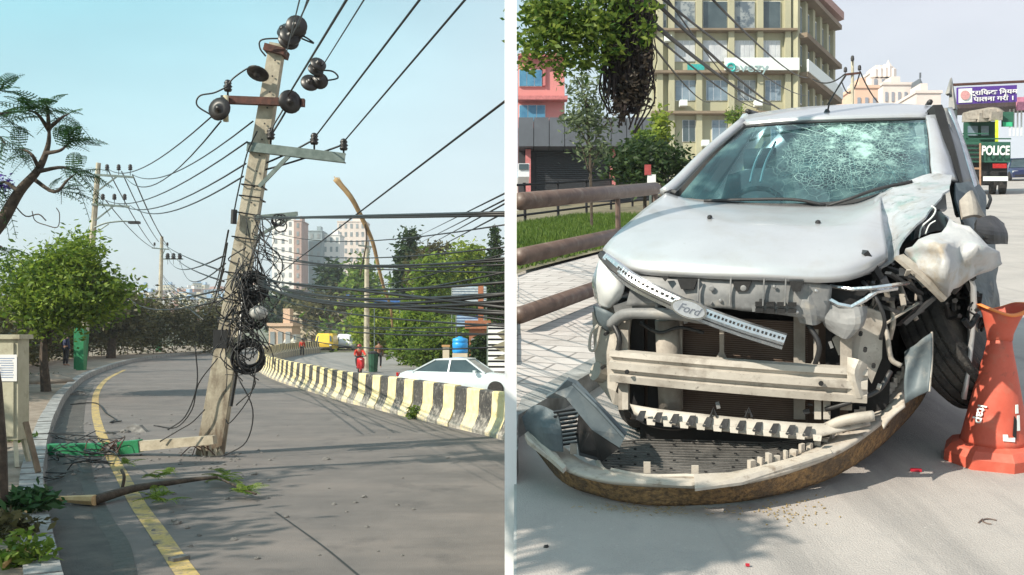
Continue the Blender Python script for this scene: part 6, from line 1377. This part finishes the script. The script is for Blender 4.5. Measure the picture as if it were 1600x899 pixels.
# side brackets / frame horns
for pts, nm in (([(925, 488, .12), (958, 470, .12), (985, 500, .1), (978, 560, .08), (962, 612, .06), (990, 640, .08), (958, 632, .1), (935, 600, .12), (928, 545, .14)], 'front_bracket'), ([(1300, 530, .1), (1352, 480, .1), (1380, 490, .12), (1378, 560, .12), (1362, 600, .1), (1340, 560, .08), (1310, 555, .08)], 'front_bracket')):
    P = [C(*q) for q in pts]; build(MB().prism(P, AB * .03), nm, M_beam, T)
mb = MB()
for x, y in ((950, 520), (945, 572), (1345, 520), (1365, 570), (1352, 545)): mb.lathe(C(x, y, .05), [(.009, 0), (.009, .05)], 10, -AB)
build(mb, 'bracket_holes', M_blk, T)
build(MB().tube(spline([C(x, y, .08) for x, y in ((935, 508), (924, 520), (921, 545), (930, 545), (938, 510))], 4), .008, 5), 'hook', M_beam, T)
build(MB().tube([C(930, 580, .1), C(945, 585, .14)], [.05, .05], 12), 'horn', M_dusty, T)
build(MB().tube([C(1370, 604, .05), C(1376, 606, .05)], .016, 10), 'bush', M_beam, T)
for x in (975, 1322):
    build(MB().bar(C(x, 515, .04), C(x, 640, .04), .05, .03, AB), 'upright', M_dusty, T)
# radiator, condenser, cooling fins
M_fin = M_rad
def plate(x0, y0, x1, y1, a, m, name, par=None, t=.02): return build(MB().prism([C(x0, y1, a), C(x1, y1 + (x1 - x0) * .05, a), C(x1, y0 + (x1 - x0) * .05, a), C(x0, y0, a)], AB * t), name, m, par or T)
rad = plate(985, 490, 1325, 655, .16, M_fin, 'radiator'); mb = MB()
for i in range(48):
    y = 492 + 3.3 * i; mb.bar(C(1065, y + 3, .155), C(1262, y + 13, .155), .004, .005)
build(mb, 'cooling_fins', mat('fin_metal', (.13, .085, .065), .6, c2=(.18, .13, .1), scale=6), rad)
for x0, x1, m_, nm in ((986, 1006, M_blk, 'dark_duct'), (1012, 1040, M_blk, 'dark_duct'), (1240, 1258, M_dusty, 'side_tank'), (1290, 1312, M_blk, 'dark_duct')): plate(x0, 494, x1, 655, .13, m_, nm)
build(MB().tube([C(1042, 500, .1), C(1048, 640, .1)], .06, 12), 'receiver_tube', M_dusty, T, smooth=True); plate(1060, 498, 1066, 640, .1, M_dusty, 'thin_strut')
for x, y0, y1 in ((1128, 510, 568), (1275, 515, 580)): build(MB().bar(C(x, y0, .06), C(x, y1, .04), .02, .015, AB).bar(C(x, y1 - 22, .05), C(x - 12, y1, .03), .01, .012, AB).bar(C(x, y1 - 22, .05), C(x + 9, y1, .03), .01, .012, AB), 'centre_strut', M_dusty, T)
for x, y0, y1 in ((978, 622, 640), (1278, 622, 655), (1292, 622, 655)): build(MB().bar(C(x, 612, .04), C(x, y1, .02), .03, .03, AB), 'lower_strut', M_beam, T)
# upper front carrier of grey plastic, with ribs, openings
rows = [[(992, 432, .0), (1060, 434, -.03), (1130, 436, -.04), (1200, 436, -.04), (1262, 440, -.03), (1300, 446, .0)],
        [(985, 455, -.02), (1060, 456, -.05), (1130, 458, -.06), (1200, 460, -.06), (1262, 466, -.04), (1296, 474, -.01)],
        [(978, 478, -.02), (1055, 478, -.05), (1130, 482, -.06), (1200, 490, -.06), (1262, 498, -.04), (1290, 502, .0)]]
car_ = build(MB().patch(CR(rows), 5, 4, .004, 2, 12), 'front_carrier', M_pl, T, smooth=True, solid=.015)
mb = MB()
for x0, x1, y0, y1 in ((1058, 1090, 436, 452), (1144, 1174, 440, 455), (1233, 1256, 440, 456), (1033, 1045, 432, 440)): P = [C(x0, y0, -.078), C(x1, y0, -.078), C(x1 - 6, y1, -.082), C(x0 + 6, y1, -.082)]; build(MB().prism(P, AB * .02), 'carrier_opening', M_blk, car_)
for i in range(4):
    for j in range(2): x = 1180 + 17 * i; y = 472 + 10 * j; mb.prism([C(x, y + i * .5, -.085), C(x + 13, y + i * .5, -.085), C(x + 13, y + 7, -.085), C(x, y + 7, -.085)], AB * .02)
build(mb, 'slot_grid', M_blk, car_)
mb = MB()
for x in (1092, 1142, 1194, 1228): mb.bar(C(x, 436, -.08), C(x - 2, 478, -.085), .006, .012, AB)
for x in (1112, 1162): mb.lathe(C(x, 450, -.07), [(.012, 0), (.014, .012), (.008, .014)], 10, -AB)
build(mb, 'carrier_ribs', M_pl, car_)
P = spline([C(*q) for q in [(955, 508, .06), (975, 492, .0), (1010, 490, -.04), (1060, 492, -.07), (1100, 498, -.06), (1140, 502, -.03)]], 5); build(MB().tube(P, [.03] * len(P), 6), 'carrier_lower_lip', M_pl, T, smooth=True)
P = [C(*q) for q in [(958, 478, .02), (1000, 465, -.02), (1050, 490, -.05), (1000, 496, -.02), (965, 505, .05)]]; build(MB().prism(P, AB * .03), 'carrier_corner', M_pl, T)
rows = [[(928, 478, .1), (945, 484, .06), (962, 492, .06)], [(932, 498, .1), (946, 505, .07), (960, 510, .07)], [(942, 512, .12), (950, 518, .1), (956, 515, .1)]]; build(MB().patch(CR(rows), 3, 3), 'blue_plastic_shard', M_bgrey, T, smooth=True, solid=.01)
# headlamps
rows = [[(942, 398, .14), (955, 412, .05), (966, 428, .02), (974, 440, .02)], [(934, 420, .16), (948, 430, .02), (962, 445, -.02), (974, 454, .0)], [(928, 440, .2), (942, 455, .04), (956, 466, .0), (968, 466, .03)], [(932, 466, .24), (940, 478, .12), (950, 480, .07), (956, 476, .07)]]
hl = build(MB().patch(CR(rows), 5, 5), 'headlight', M_lens, T, smooth=True, solid=.02); P = spline([C(939, 398, .12), C(955, 418, .03), C(975, 436, -.01)], 4); build(MB().tube(P, .014, 5), 'lamp_trim', M_dusty, hl)
plate(972, 440, 990, 456, .04, M_blk, 'lamp_socket')
mb = MB(); loop = [(1284, 462, .0), (1298, 447, .02), (1330, 452, .0), (1362, 450, .0), (1392, 446, .02), (1420, 442, .1)]
mb.tube([C(*q) for q in loop], .009, 5); mb.tube([C(*q) for q in [(1284, 462, .0), (1310, 476, -.02), (1330, 480, -.02), (1352, 468, .0), (1370, 455, .02), (1402, 450, .06)]], .011, 5); hs = build(mb, 'broken_headlight', M_chr, T, label='smashed headlight frame hanging open')
P = [C(*q) for q in [(1290, 462, .04), (1300, 450, .04), (1362, 452, .04), (1330, 478, .04)]]; build(MB().prism(P, AB * .04), 'reflector', M_blk, hs)
rows = [[(1282, 462, .0), (1310, 478, -.02), (1340, 482, -.02), (1356, 478, .02)], [(1284, 490, -.01), (1312, 505, -.04), (1340, 504, -.03), (1352, 494, .02)], [(1290, 505, .02), (1312, 526, -.02), (1325, 530, -.02), (1345, 510, .02)]]
build(MB().patch(CR(rows), 3, 3, .02, 5, 9.), 'plastic_shard', M_pl, T, solid=.008)
build(MB().patch(CR([[(1240, 452, -.02), (1262, 444, -.03), (1284, 460, .0)], [(1242, 478, -.04), (1264, 480, -.06), (1290, 490, -.01)], [(1252, 502, -.02), (1268, 508, -.05), (1284, 505, .02)]]), 3, 3, .015, 6, 9.), 'plastic_shard', M_pl, T, solid=.008)
mb = MB()
for _ in range(14):
    x = random.uniform(1330, 1440); y = random.uniform(425, 490); p = C(x, y, random.uniform(.05, .3)); d = V(random.uniform(-1, 1), random.uniform(-1, 1), random.uniform(-1, 1)) * random.uniform(.02, .07); mb.bar(p - d, p + d, random.uniform(.006, .03), random.uniform(.004, .012))
build(mb, 'broken_fragments', M_dusty, T)
mb = MB()
for _ in range(36):
    x = random.uniform(1330, 1440); y = random.uniform(410, 500); p = C(x, y, random.uniform(.1, .4)); d = V(random.uniform(-1, 1), random.uniform(-1, 1), random.uniform(-1, 1)) * random.uniform(.03, .09); mb.bar(p - d, p + d, random.uniform(.01, .05), random.uniform(.01, .03))
build(mb, 'dark_fragments', M_bp, T)
# hanging chrome grille bar with its oval badge
ga = [(945, 402, .06), (990, 440, -.08), (1077, 482, -.16), (1150, 510, -.16), (1226, 534, -.14)]
Pg = spline([C(*q) for q in ga], 6)
gb = MB(); upv = V(0, 0, 1); rowsT = []
for i, p in enumerate(Pg):
    d = (Pg[min(i + 1, len(Pg) - 1)] - Pg[max(i - 1, 0)]).normalized(); n_ = (-AB); w_ = d.cross(n_).normalized(); w_ = w_ if w_.z > 0 else -w_; h = .034 if i > 3 else .02 + .004 * i
    rowsT.append([p + w_ * h, p + w_ * h * .9 - AB * .022, p - AB * .03, p - w_ * h * .9 - AB * .022, p - w_ * h])
gr = build(MB().grid(rowsT), 'grille_bar', M_chr, T, solid=.008)
mb = MB(); mc = MB()
for i in range(3, len(rowsT) - 1):
    a = rowsT[i]; b = rowsT[i + 1]
    for t in (.1, .55):
        u = a[1].lerp(b[1], t).lerp(a[2].lerp(b[2], t), .45) - AB * .004; v = a[1].lerp(b[1], t + .28).lerp(a[2].lerp(b[2], t + .28), .45) - AB * .004; mb.bar(u, v, .012, .004, AB)
    mc.bar(a[3].lerp(a[2], .5) - AB * .003, b[3].lerp(b[2], .5) - AB * .003, .006, .004, AB)
build(mb, 'grille_slots', M_bp, gr); build(mc, 'grille_line', M_bp, gr)
bc = C(1077, 483, -.205); bd_ = (Pg[13] - Pg[11]).normalized(); bu = bd_.cross(-AB).normalized(); bu = bu if bu.z > 0 else -bu
bx_ = (C(1110, 492, -.2) - C(1045, 472, -.2)).normalized(); bz_ = (-AB).cross(bx_).normalized() * 1; bz_ = bz_ if bz_.z > 0 else -bz_
def oval(rx, ry, o0, o1, n=32): return MB().prism([bc + bx_ * math.cos(2 * math.pi * i / n) * rx + bz_ * math.sin(2 * math.pi * i / n) * ry - AB * o0 for i in range(n)], -AB * (o1 - o0))
bg_ = build(oval(.083, .042, -.02, .012), 'badge', M_chr, gr); build(oval(.074, .034, .0125, .016), 'badge_field', mat('worn_badge', (.45, .48, .53), .35, c2=(.6, .63, .68), scale=12, metal=.5), bg_)
text('Ford', .052, mat('badge_letters', (.16, .18, .22), .4), bg_, bc - AB * .017, bx_, bz_, ext=.001, shear=.35, bold=.0006)
P = spline([C(940, 398, .08), C(960, 420, -.02), C(990, 438, -.08)], 4); build(MB().tube(P, .022, 6), 'grille_bar_end', M_bp, gr)
# lower toothed valance
P0 = [(985, 632, .0), (1030, 640, -.05), (1100, 648, -.08), (1180, 656, -.09), (1260, 662, -.07), (1300, 662, -.04), (1358, 655, .03)]
P1 = [(992, 648, -.03), (1030, 660, -.09), (1100, 670, -.13), (1180, 680, -.14), (1255, 686, -.12), (1300, 678, -.08), (1360, 664, .0)]
v = build(MB().patch(CR([P0, P1]), 6, 3), 'lower_valance', M_beam, T, smooth=True, solid=.012); mb = MB(); mk = MB()
for i in range(11):
    x = 1000 + 26 * i; y = 640 + (x - 990) * .095
    mk.prism([C(x, y + 2, -.11), C(x + 9, y + 2, -.11), C(x + 5, y + 17, -.16), C(x - 7, y + 15, -.16)], AB * .012)
    mb.prism([C(x + 10, y + 14, -.15), C(x + 24, y + 15, -.15), C(x + 23, y + 24, -.16), C(x + 11, y + 23, -.16)], AB * .01)
build(mk, 'valance_slots', M_bp, v); build(mb, 'valance_teeth', M_beam, v)
for x in (1115, 1170): build(MB().tube([C(x - 5, 652, -.1), C(x, 638, -.1), C(x + 5, 652, -.1)], .006, 5), 'clip', M_bp, v)
P = [(1285, 672, -.02), (1310, 660, -.05), (1335, 654, -.06), (1365, 650, -.04)]; build(MB().tube(spline([C(*q) for q in P], 5), .025, 7), 'lower_bar', M_beam, T, smooth=True)
plate(1000, 655, 1310, 690, .25, M_blk, 'undertray')

# ---- front bumper lying on the road: its own thing
T = thing('fallen_bumper', 'torn front bumper with muddy underside lying on the road before the car', 'bumper', S(-.2, -.55, 0), FB)
def GZ(x, y, z): return GB(x, y, z)
out_b = [(836, 700, .10), (880, 752, .04), (940, 775, .02), (1010, 788, .015), (1090, 788, .015), (1160, 782, .02), (1230, 768, .03), (1300, 745, .05), (1360, 708, .09), (1410, 662, .15), (1440, 625, .22), (1450, 600, .26)]
out_t = [(826, 672, .20), (880, 728, .14), (940, 748, .13), (1010, 754, .13), (1090, 757, .13), (1160, 752, .14), (1230, 734, .16), (1300, 708, .19), (1358, 672, .24), (1408, 628, .31), (1440, 590, .38), (1452, 560, .44)]
in_t = [(838, 650, .22), (895, 712, .15), (950, 735, .13), (1010, 742, .13), (1085, 748, .13), (1160, 736, .14), (1230, 718, .17), (1295, 690, .20), (1345, 652, .25), (1388, 618, .31), (1412, 585, .38), (1424, 552, .44)]
A_ = [GZ(*p) for p in out_b]; B2 = [GZ(*p) for p in out_t]; C2 = [GZ(*p) for p in in_t]
build(MB().patch([A_, [a.lerp(b, .5) + (a - O_ - AB * 1).normalized() * 0 for a, b in zip(A_, B2)], [a.lerp(b, .85) for a, b in zip(A_, B2)]], 5, 4), 'muddy_lip', M_mud, T, smooth=True, solid=.012)
build(MB().patch([[a.lerp(b, .84) for a, b in zip(A_, B2)], B2, C2], 5, 3, .003), 'bumper_shell', M_bumpin, T, smooth=True, solid=.01)
mb = MB()
for i in range(30):
    u = 5.2 + i * .19; k = int(u); t = u - k
    if k + 1 >= len(C2): break
    p = C2[k].lerp(C2[k + 1], t); mb.box(p + V(0, 0, .015), (random.uniform(.012, .03), random.uniform(.008, .03), random.uniform(.015, .075)), random.uniform(-.9, .9))
build(mb, 'clip_teeth', M_bumpin, T)
for k in (1, 3, 4): p = C2[k]; build(MB().box(p + V(.0, .01, .03), (.03, .012, .05), .3), 'mounting_tab', M_bumpin, T)
# right end rising panel
rows = [[GZ(1452, 612, .44), GZ(1456, 560, .58), GZ(1456, 519, .70)], [GZ(1434, 620, .41), GZ(1437, 568, .55), GZ(1438, 533, .66)], [GZ(1414, 632, .37), GZ(1416, 588, .50), GZ(1417, 552, .59)]]
build(MB().patch(rows, 4, 5, .012), 'bumper_wing', M_bgrey, T, smooth=True, solid=.01)
build(MB().tube(spline(rows[0], 5), .005, 5), 'edge_flange', M_bumpin, T)
rows = [[GZ(1414, 636, .36), GZ(1408, 610, .40)], [GZ(1396, 650, .33), GZ(1392, 628, .36)], [GZ(1380, 668, .30), GZ(1378, 648, .32)]]
build(MB().patch(rows, 4, 5, .012), 'torn_shell_edge', M_bumpin, T, smooth=True, solid=.01)
M_tray = mat('dusty_tray', (.05, .048, .045), .8, c2=(.14, .13, .12), scale=7, bump=.4, bscale=60)
# perforated grille tray
rows = [[(935, 694, .14), (1000, 688, .16), (1100, 690, .17), (1200, 694, .18), (1300, 686, .2)], [(932, 715, .10), (1000, 715, .11), (1100, 718, .12), (1200, 718, .13), (1290, 702, .17)], [(945, 738, .10), (1010, 744, .10), (1090, 748, .10), (1180, 738, .12), (1270, 716, .15)]]
tr_ = build(MB().patch([[GZ(*p) for p in r] for r in rows], 5, 4), 'grille_tray', M_tray, T, smooth=True, solid=.008); mb = MB(); mh = MB()
for k in range(13):
    v_ = .05 + k * .073; P = []
    for j in range(13):
        u = j / 12 * 4; i = min(3, int(u)); t = u - i; top = GZ(*rows[0][i]).lerp(GZ(*rows[0][i + 1]), t); mid_ = GZ(*rows[1][i]).lerp(GZ(*rows[1][i + 1]), t); bo = GZ(*rows[2][i]).lerp(GZ(*rows[2][i + 1]), t); q = top.lerp(mid_, v_ * 2) if v_ < .5 else mid_.lerp(bo, v_ * 2 - 1); P.append(q + V(0, 0, .012))
    mb.tube(P, .0026, 4)
    for j in range(12):
        if (j + k) % 3 == 0: mh.box(P[j].lerp(P[j + 1], random.uniform(.3, .7)) + V(0, .0, .003), (.012, .006, .006))
build(mb, 'tray_ribs', M_tray, tr_); build(mh, 'tray_studs', M_blk, tr_)
P = [GZ(x, y, z) for x, y, z in ((938, 694, .15), (932, 715, .13), (948, 738, .13), (1000, 752, .13), (1080, 758, .13), (1085, 745, .14), (1010, 745, .13), (955, 735, .13))]; build(MB().tube(spline(P, 4), .012, 5), 'tray_rim', M_bumpin, T)
P = [GZ(*q) for q in ((1084, 745, .15), (1086, 768, .13), (1160, 758, .13), (1300, 712, .19), (1296, 704, .19), (1150, 742, .14))]; build(MB().prism(P, V(0, 0, .012)), 'pale_flange', M_bumpin, T)
# torn fog lamp corner
P = [GZ(*q) for q in ((886, 594, .52), (900, 600, .50), (930, 632, .42), (978, 680, .28), (968, 700, .22), (925, 672, .30), (905, 640, .38), (884, 622, .44), (852, 622, .42), (866, 614, .46))]; build(MB().prism(P, V(0, .02, .01)), 'corner_panel', M_bgrey, T)
P = [GZ(*q) for q in ((905, 640, .375), (925, 672, .295), (968, 700, .215), (940, 722, .13), (905, 712, .16), (900, 680, .24))]; build(MB().prism(P, V(0, .012, .01)), 'inner_panel', M_bp, T)
P = [GZ(*q) for q in ((895, 600, .515), (932, 636, .42), (975, 684, .285))]; build(MB().tube(P, .008, 5), 'panel_fold', M_bgrey, T)
rows = [[(816, 652, .3), (838, 634, .36), (872, 645, .36)], [(822, 672, .24), (850, 668, .29), (878, 672, .29)], [(830, 688, .19), (856, 702, .19), (880, 706, .19)]]
fg = build(MB().patch([[GZ(*p) for p in r] for r in rows], 4, 4, .006), 'lamp_housing', M_bgrey, T, solid=.01); mb = MB()
for i in range(9): y_ = 644 + i * 6.5; z_ = .37 - i * .022; mb.prism([GZ(864, y_, z_), GZ(898 + (i % 3) * 3, y_ - 5, z_ + .01), GZ(900, y_ - 2, z_), GZ(866, y_ + 3, z_ - .01)], V(0, .03, .0))
build(mb, 'housing_fins', M_bp, fg)
P = [GZ(*q) for q in ((820, 684, .22), (826, 680, .22), (870, 715, .16), (885, 735, .14), (880, 740, .13), (860, 722, .15), (824, 694, .2))]; build(MB().prism(P, V(0, 0, .02)), 'corner_bracket', M_bumpin, T)
# ---- bits on the road
for (x, y), lb in (((1431, 737), 'small red plastic chip on the road between the bumper and the cone'), ((1168, 886), 'tiny reddish scrap on the concrete road near the frame bottom'.replace(' near the frame bottom', ' well in front of the bumper'))):
    c = GB(x, y); tag(build(MB().box(c + V(0, 0, .008), (.05, .02, .012) if y < 800 else (.015, .01, .008), .2), 'plastic_chip', mat('red_plastic', (.45, .02, .04), .4), None, c, FB), lb, 'chip')
c = GB(853, 855); tag(build(rock(c, .012), 'pebble', M_blk, None, c, FB), 'tiny dark pebble on the shaded concrete road', 'pebble')
c = GB(1548, 815, .004); tag(build(MB().ring(c, .03, .003, (0, 0, 1), 16, 4, a1=4.).tube([c + V(-.03, .02, 0), c + V(-.045, -.03, 0)], .003, 4), 'wire_scrap', M_pipe, None, c, FB), 'small bent wire scrap on the concrete road below the cone', 'wire')
c = GB(1020, 812); mb = MB()
for _ in range(120): q = GB(random.gauss(1030, 50), random.gauss(795, 5), .004); mb.tube([q, q + V(random.uniform(-.02, .02), random.uniform(-.02, .02), .004)], .0015, 3)
for _ in range(90): q = GB(random.gauss(1225, 40), random.gauss(797, 10), .004); mb.box(q, (.006, .005, .004), random.random())
tag(build(mb, 'mud_crumbs', mat('mud_crumb', (.35, .26, .13), .9), None, c, FB), 'dry mud crumbs fallen under the muddy bumper', 'crumbs', None, 'stuff')
for x, y in ((1, 1),):
    pass

# ---- traffic cone
D_ = 4.33; cb_ = GB(1552, 718); 
M_or = mat('cone_orange', (.50, .085, .05), .6, c2=(.60, .12, .075), scale=5, bump=.15); overlay(M_or, (.42, .20, .14), 9, .54, .72, .5); overlay(M_or, (.16, .08, .06), 22, .60, .72, .5); M_or2 = mat('cone_rim_orange', (.80, .20, .04), .6, c2=(.85, .27, .07), scale=5, bump=.1)
T = thing('traffic_cone', 'faded orange traffic cone with a flared top beside the crashed car', 'traffic cone', cb_, FB)
kk = (cb_ - V(0, 0, HB)).length / F * .985
kz = kk
# outline measured along the cone axis: (height in px above base top, half width px)
build(MB().lathe(cb_, [(.235, 0), (.235, .05), (.205, .085), (.16, .10)], 8, rot=.35), 'base', M_or, T)
build(MB().lathe(cb_ + V(0, 0, .09), [(.158, 0), (.150, .03), (.130, .13), (.103, .26), (.078, .38), (.060, .46), (.053, .51)], 36), 'body', M_or, T, smooth=True)
nk = cb_ + V(0, 0, .595); mb = MB(); rowsF = []
for h, r, w_ in ((0, .054, 0), (.03, .056, .0), (.09, .074, .003), (.14, .094, .008), (.155, .098, .012)):
    rowsF.append([nk + V(math.cos(t) * (r + w_ * math.cos(3 * t)), math.sin(t) * (r * .9), h + (w_ * 1.6 * math.sin(2 * t + .5) if h > .1 else 0)) for t in [2 * math.pi * i / 32 for i in range(33)]])
build(MB().grid(rowsF), 'flared_top', M_or, T, smooth=True, solid=.006)
rowsF = [[p for p in rowsF[-1]], [p + (p - nk - V(0, 0, .16)).normalized() * .02 + V(0, 0, -.004) for p in rowsF[-1]]]
build(MB().grid(rowsF), 'rim', M_or2, T, smooth=True, solid=.006)
cam_l = V(0, 0, HB); dv = (cb_ - cam_l); dv.z = 0; dv.normalize(); rt = V(dv.y, -dv.x, 0)
ang = .5; nn_ = (-dv * math.cos(ang) - rt * math.sin(ang)); tv_ = nn_.cross(V(0, 0, 1)); tl = V(0, 0, .97) - nn_ * .24
text('ltap', .062, M_sign, T, cb_ + V(0, 0, .25) + nn_ * .134, -tl, nn_.cross(-tl), ext=.002, bold=.001)
n2 = (-dv * .72 + rt * .69); t2 = n2.cross(V(0, 0, 1)) * -1
def onc(z, a, dr=.003):   # point on the cone body at height z, angle a (0 = towards the camera, + to the right side)
    hs = [0, .03, .13, .26, .38, .46, .51]; rs = [.158, .150, .130, .103, .078, .060, .053]; r = float(np.interp(z, hs, rs)) + dr
    d = -dv * math.cos(a) + rt * math.sin(a); return cb_ + V(0, 0, .09 + z) + d * r
mb = MB()
def dec(poly_): mb.prism([onc(z, a) for z, a in poly_], (onc(.2, .7) - cb_ - V(0, 0, .29)).normalized() * .003)
dec([(.045, .25), (.075, .24), (.075, .38), (.06, .40), (.06, .62), (.04, .60)]); dec([(.17, .72), (.21, .76), (.21, .9), (.17, .86)]); dec([(.09, .72), (.16, .78), (.16, .9), (.09, .84)])
build(mb, 'white_marks', M_sign, T); mb = MB(); dec([(.07, .55), (.16, .66), (.14, .74), (.05, .66)]); build(mb, 'black_mark', M_blk, T)

# ---- police truck
Dt = 33.; kt = Dt / F
c = PB(1548, 300, Dt); base_z = GB(1548, 303).z
T0 = c; c0 = V(c.x, c.y, 0.)
zoff = c.z         # the truck's tyres in the picture; keep it on the road by moving it back to where the road is
c0 = GB(1548, 305); kt = (c0 - V(0, 0, HB)).length / F
T = thing('police_truck', 'dark green police truck seen from behind with a canvas topped bed', 'truck', c0, FB)
def Q(x, y, dy=0.):      # picture point -> truck, dy metres further along the street
    r = RB @ ray(x, y); t = (c0.y + dy) / r.y; return V(0, 0, HB) + r * t
M_pg = mat('police_green', (.012, .075, .05), .5, c2=(.02, .10, .065), scale=2, bump=.05); M_canv = mat('tan_canvas', (.42, .34, .26), .9, var=.15)
def tb(x0, y0, x1, y1, d0, d1, m, name, par=None): return build(MB().prism([Q(x0, y1, d0), Q(x1, y1, d0), Q(x1, y0, d0), Q(x0, y0, d0)], V(0, d1 - d0, 0)), name, m, par or T)
tb(1500, 222, 1579, 254, 0, 6, M_pg, 'bed'); tb(1504, 254, 1574, 276, .3, 6, M_blk, 'chassis'); tb(1503, 212, 1509, 222, 0, .2, M_pg, 'bed_post')
for y in (226, 233, 240, 247): tb(1504, y, 1530, y + 2.5, -.06, 0, M_blk, 'bed_rib')
cabp = tb(1506, 190, 1560, 223, 3, 6, M_pg, 'cab'); tb(1512, 197, 1528, 212, 2.9, 3, M_curt, 'rear_window', cabp); tb(1533, 197, 1545, 212, 2.9, 3, M_curt, 'rear_window', cabp)
tb(1555, 188, 1560, 222, .4, .6, mat('hi_vis_yellow', (.55, .65, .03), .6), 'yellow_pole'); tb(1565, 175, 1584, 198, 1, 1.3, M_pg, 'side_box'); tb(1567, 191, 1582, 198, .9, 1.0, mat('bright_green', (.03, .4, .2), .6), 'green_tarp')
P = [[Q(1508, 190, 1), Q(1530, 182, 1), Q(1556, 178, 1), Q(1566, 184, 1)], [Q(1506, 178, 4), Q(1530, 172, 4), Q(1556, 170, 4), Q(1568, 176, 4)]]; build(MB().patch(P, 4, 3, .03), 'canvas', M_canv, T, smooth=True, solid=.1)
mb = MB()
for x, y in ((1514, 184), (1524, 180), (1534, 184), (1544, 178), (1552, 182)): mb.box(Q(x, y, .8), (.5, .5, .35), random.random())
build(mb, 'load', M_dusty, T)
for x0, y0, x1, y1 in ((1504, 216, 1580, 218), (1504, 208, 1545, 210)): tb(x0, y0, x1, y1, .2, .28, M_pg, 'bed_rail')
tb(1530, 224, 1533, 292, -.15, -.08, mat('rusty_ladder', (.35, .2, .12), .7), 'ladder_rail'); tb(1520, 262, 1532, 265, -.15, -.08, mat('rusty_ladder', (.35, .2, .12), .7), 'ladder_rail')
tb(1551, 256, 1573, 263, -.1, 0, mat('tail_lens', (.4, .02, .02), .2), 'tail_light'); tb(1536, 276, 1575, 283, -.1, .1, M_sign, 'rear_bumper'); tb(1508, 276, 1572, 290, .5, 1, M_blk, 'axle')
for x0, x1 in ((1508, 1522), (1545, 1557), (1560, 1573)):
    a = Q(x0, 290, .9); b = Q(x1, 290, .9); R_ = (a.z - c0.z) if a.z > c0.z else .4; mbw = MB().lathe(V(a.x, a.y, c0.z + .42), [(.25, 0), (.4, .02), (.42, .06), (.42, (b - a).length - .06), (.4, (b - a).length - .02), (.25, (b - a).length)], 18, (1, 0, 0)); build(mbw, 'wheel', M_rub, T)
a = Q(1535, 235, -.02); b = Q(1572, 235, -.02); text('POLICE', .50, M_white, T, Q(1555.5, 236, -.2), b - a, (0, 0, 1), ext=.01, sx=.62, bold=.016)
# blue car beyond
c = GB(1592, 268); c.y = 62; c = V(c.x * 62 / GB(1592, 268).y, 62, 0)
carbody('parked_car', 'dark blue car waiting beyond the police truck under the footbridge', GB(1592, 282), 1.57 + .1, 4.3, 1.7, [(0, .6), (.05, .72), (.3, .85), (.5, .9), (.8, .92), (.95, .9), (1, .7)], .9, [(.28, .86), (.42, 1.42), (.7, 1.4), (.9, .93)], mat('dark_blue_paint', (.01, .02, .08), .3, bump=0, coat=.5), fr=FB)
# shade trees for the street side stand outside the picture
# ---- loose hoses, bolts and torn bits across the stripped front of the car
T = CAR
for i, P in enumerate([[(1000, 505, .05), (1030, 520, .02), (1062, 512, .03), (1100, 520, .04)], [(1262, 505, .0), (1280, 540, -.02), (1272, 575, .02)], [(985, 640, .05), (1010, 660, .02), (1050, 668, .05), (1090, 664, .08)], [(1348, 440, .1), (1368, 465, .02), (1382, 500, .02), (1376, 530, .06)], [(1290, 640, .0), (1330, 628, -.02), (1372, 610, .05), (1392, 580, .1)], [(955, 500, .05), (968, 530, .0), (962, 560, .02)]]):
    build(MB().tube(spline([C(*q) for q in P], 6), .009 + .003 * (i % 3), 6), 'hose', M_bp, T, smooth=True)
for i in range(14):
    x = random.uniform(965, 1330); y = random.choice([random.uniform(436, 500), random.uniform(500, 560), random.uniform(628, 660)]); p = C(x, y, -.075 if y < 500 else .02)
    w_ = random.uniform(.008, .03); mb = MB().box(p, (w_, .01, random.uniform(.008, .035)), m=Matrix.Rotation(random.uniform(-.5, .5), 3, 'Y') @ R3); build(mb, 'broken_tab', random.choice([M_bp, M_pl]), T)
for x, y in ((1002, 446), (1050, 470), (1126, 470), (1210, 448), (1245, 488), (1275, 455)): build(MB().lathe(C(x, y, -.07), [(.007, 0), (.009, .006), (.004, .012)], 8, -AB), 'bolt', M_steel, T)
# ---- thin summer haze in the air
hm = bpy.data.materials.new('haze_air'); hm.use_nodes = True; hn = hm.node_tree; hn.nodes.clear()
ho = hn.nodes.new('ShaderNodeOutputMaterial'); hv = hn.nodes.new('ShaderNodeVolumePrincipled'); hv.inputs['Color'].default_value = (.90, .95, 1, 1); hv.inputs['Density'].default_value = .00042; hv.inputs['Anisotropy'].default_value = .2
hn.links.new(hv.outputs[0], ho.inputs['Volume'])
tag(build(MB().box((0, 665, 60), (2300, 1420, 130)), 'haze', hm, None, (0, 0, 0)), 'thin pale summer haze over both roads', None, None, 'stuff')
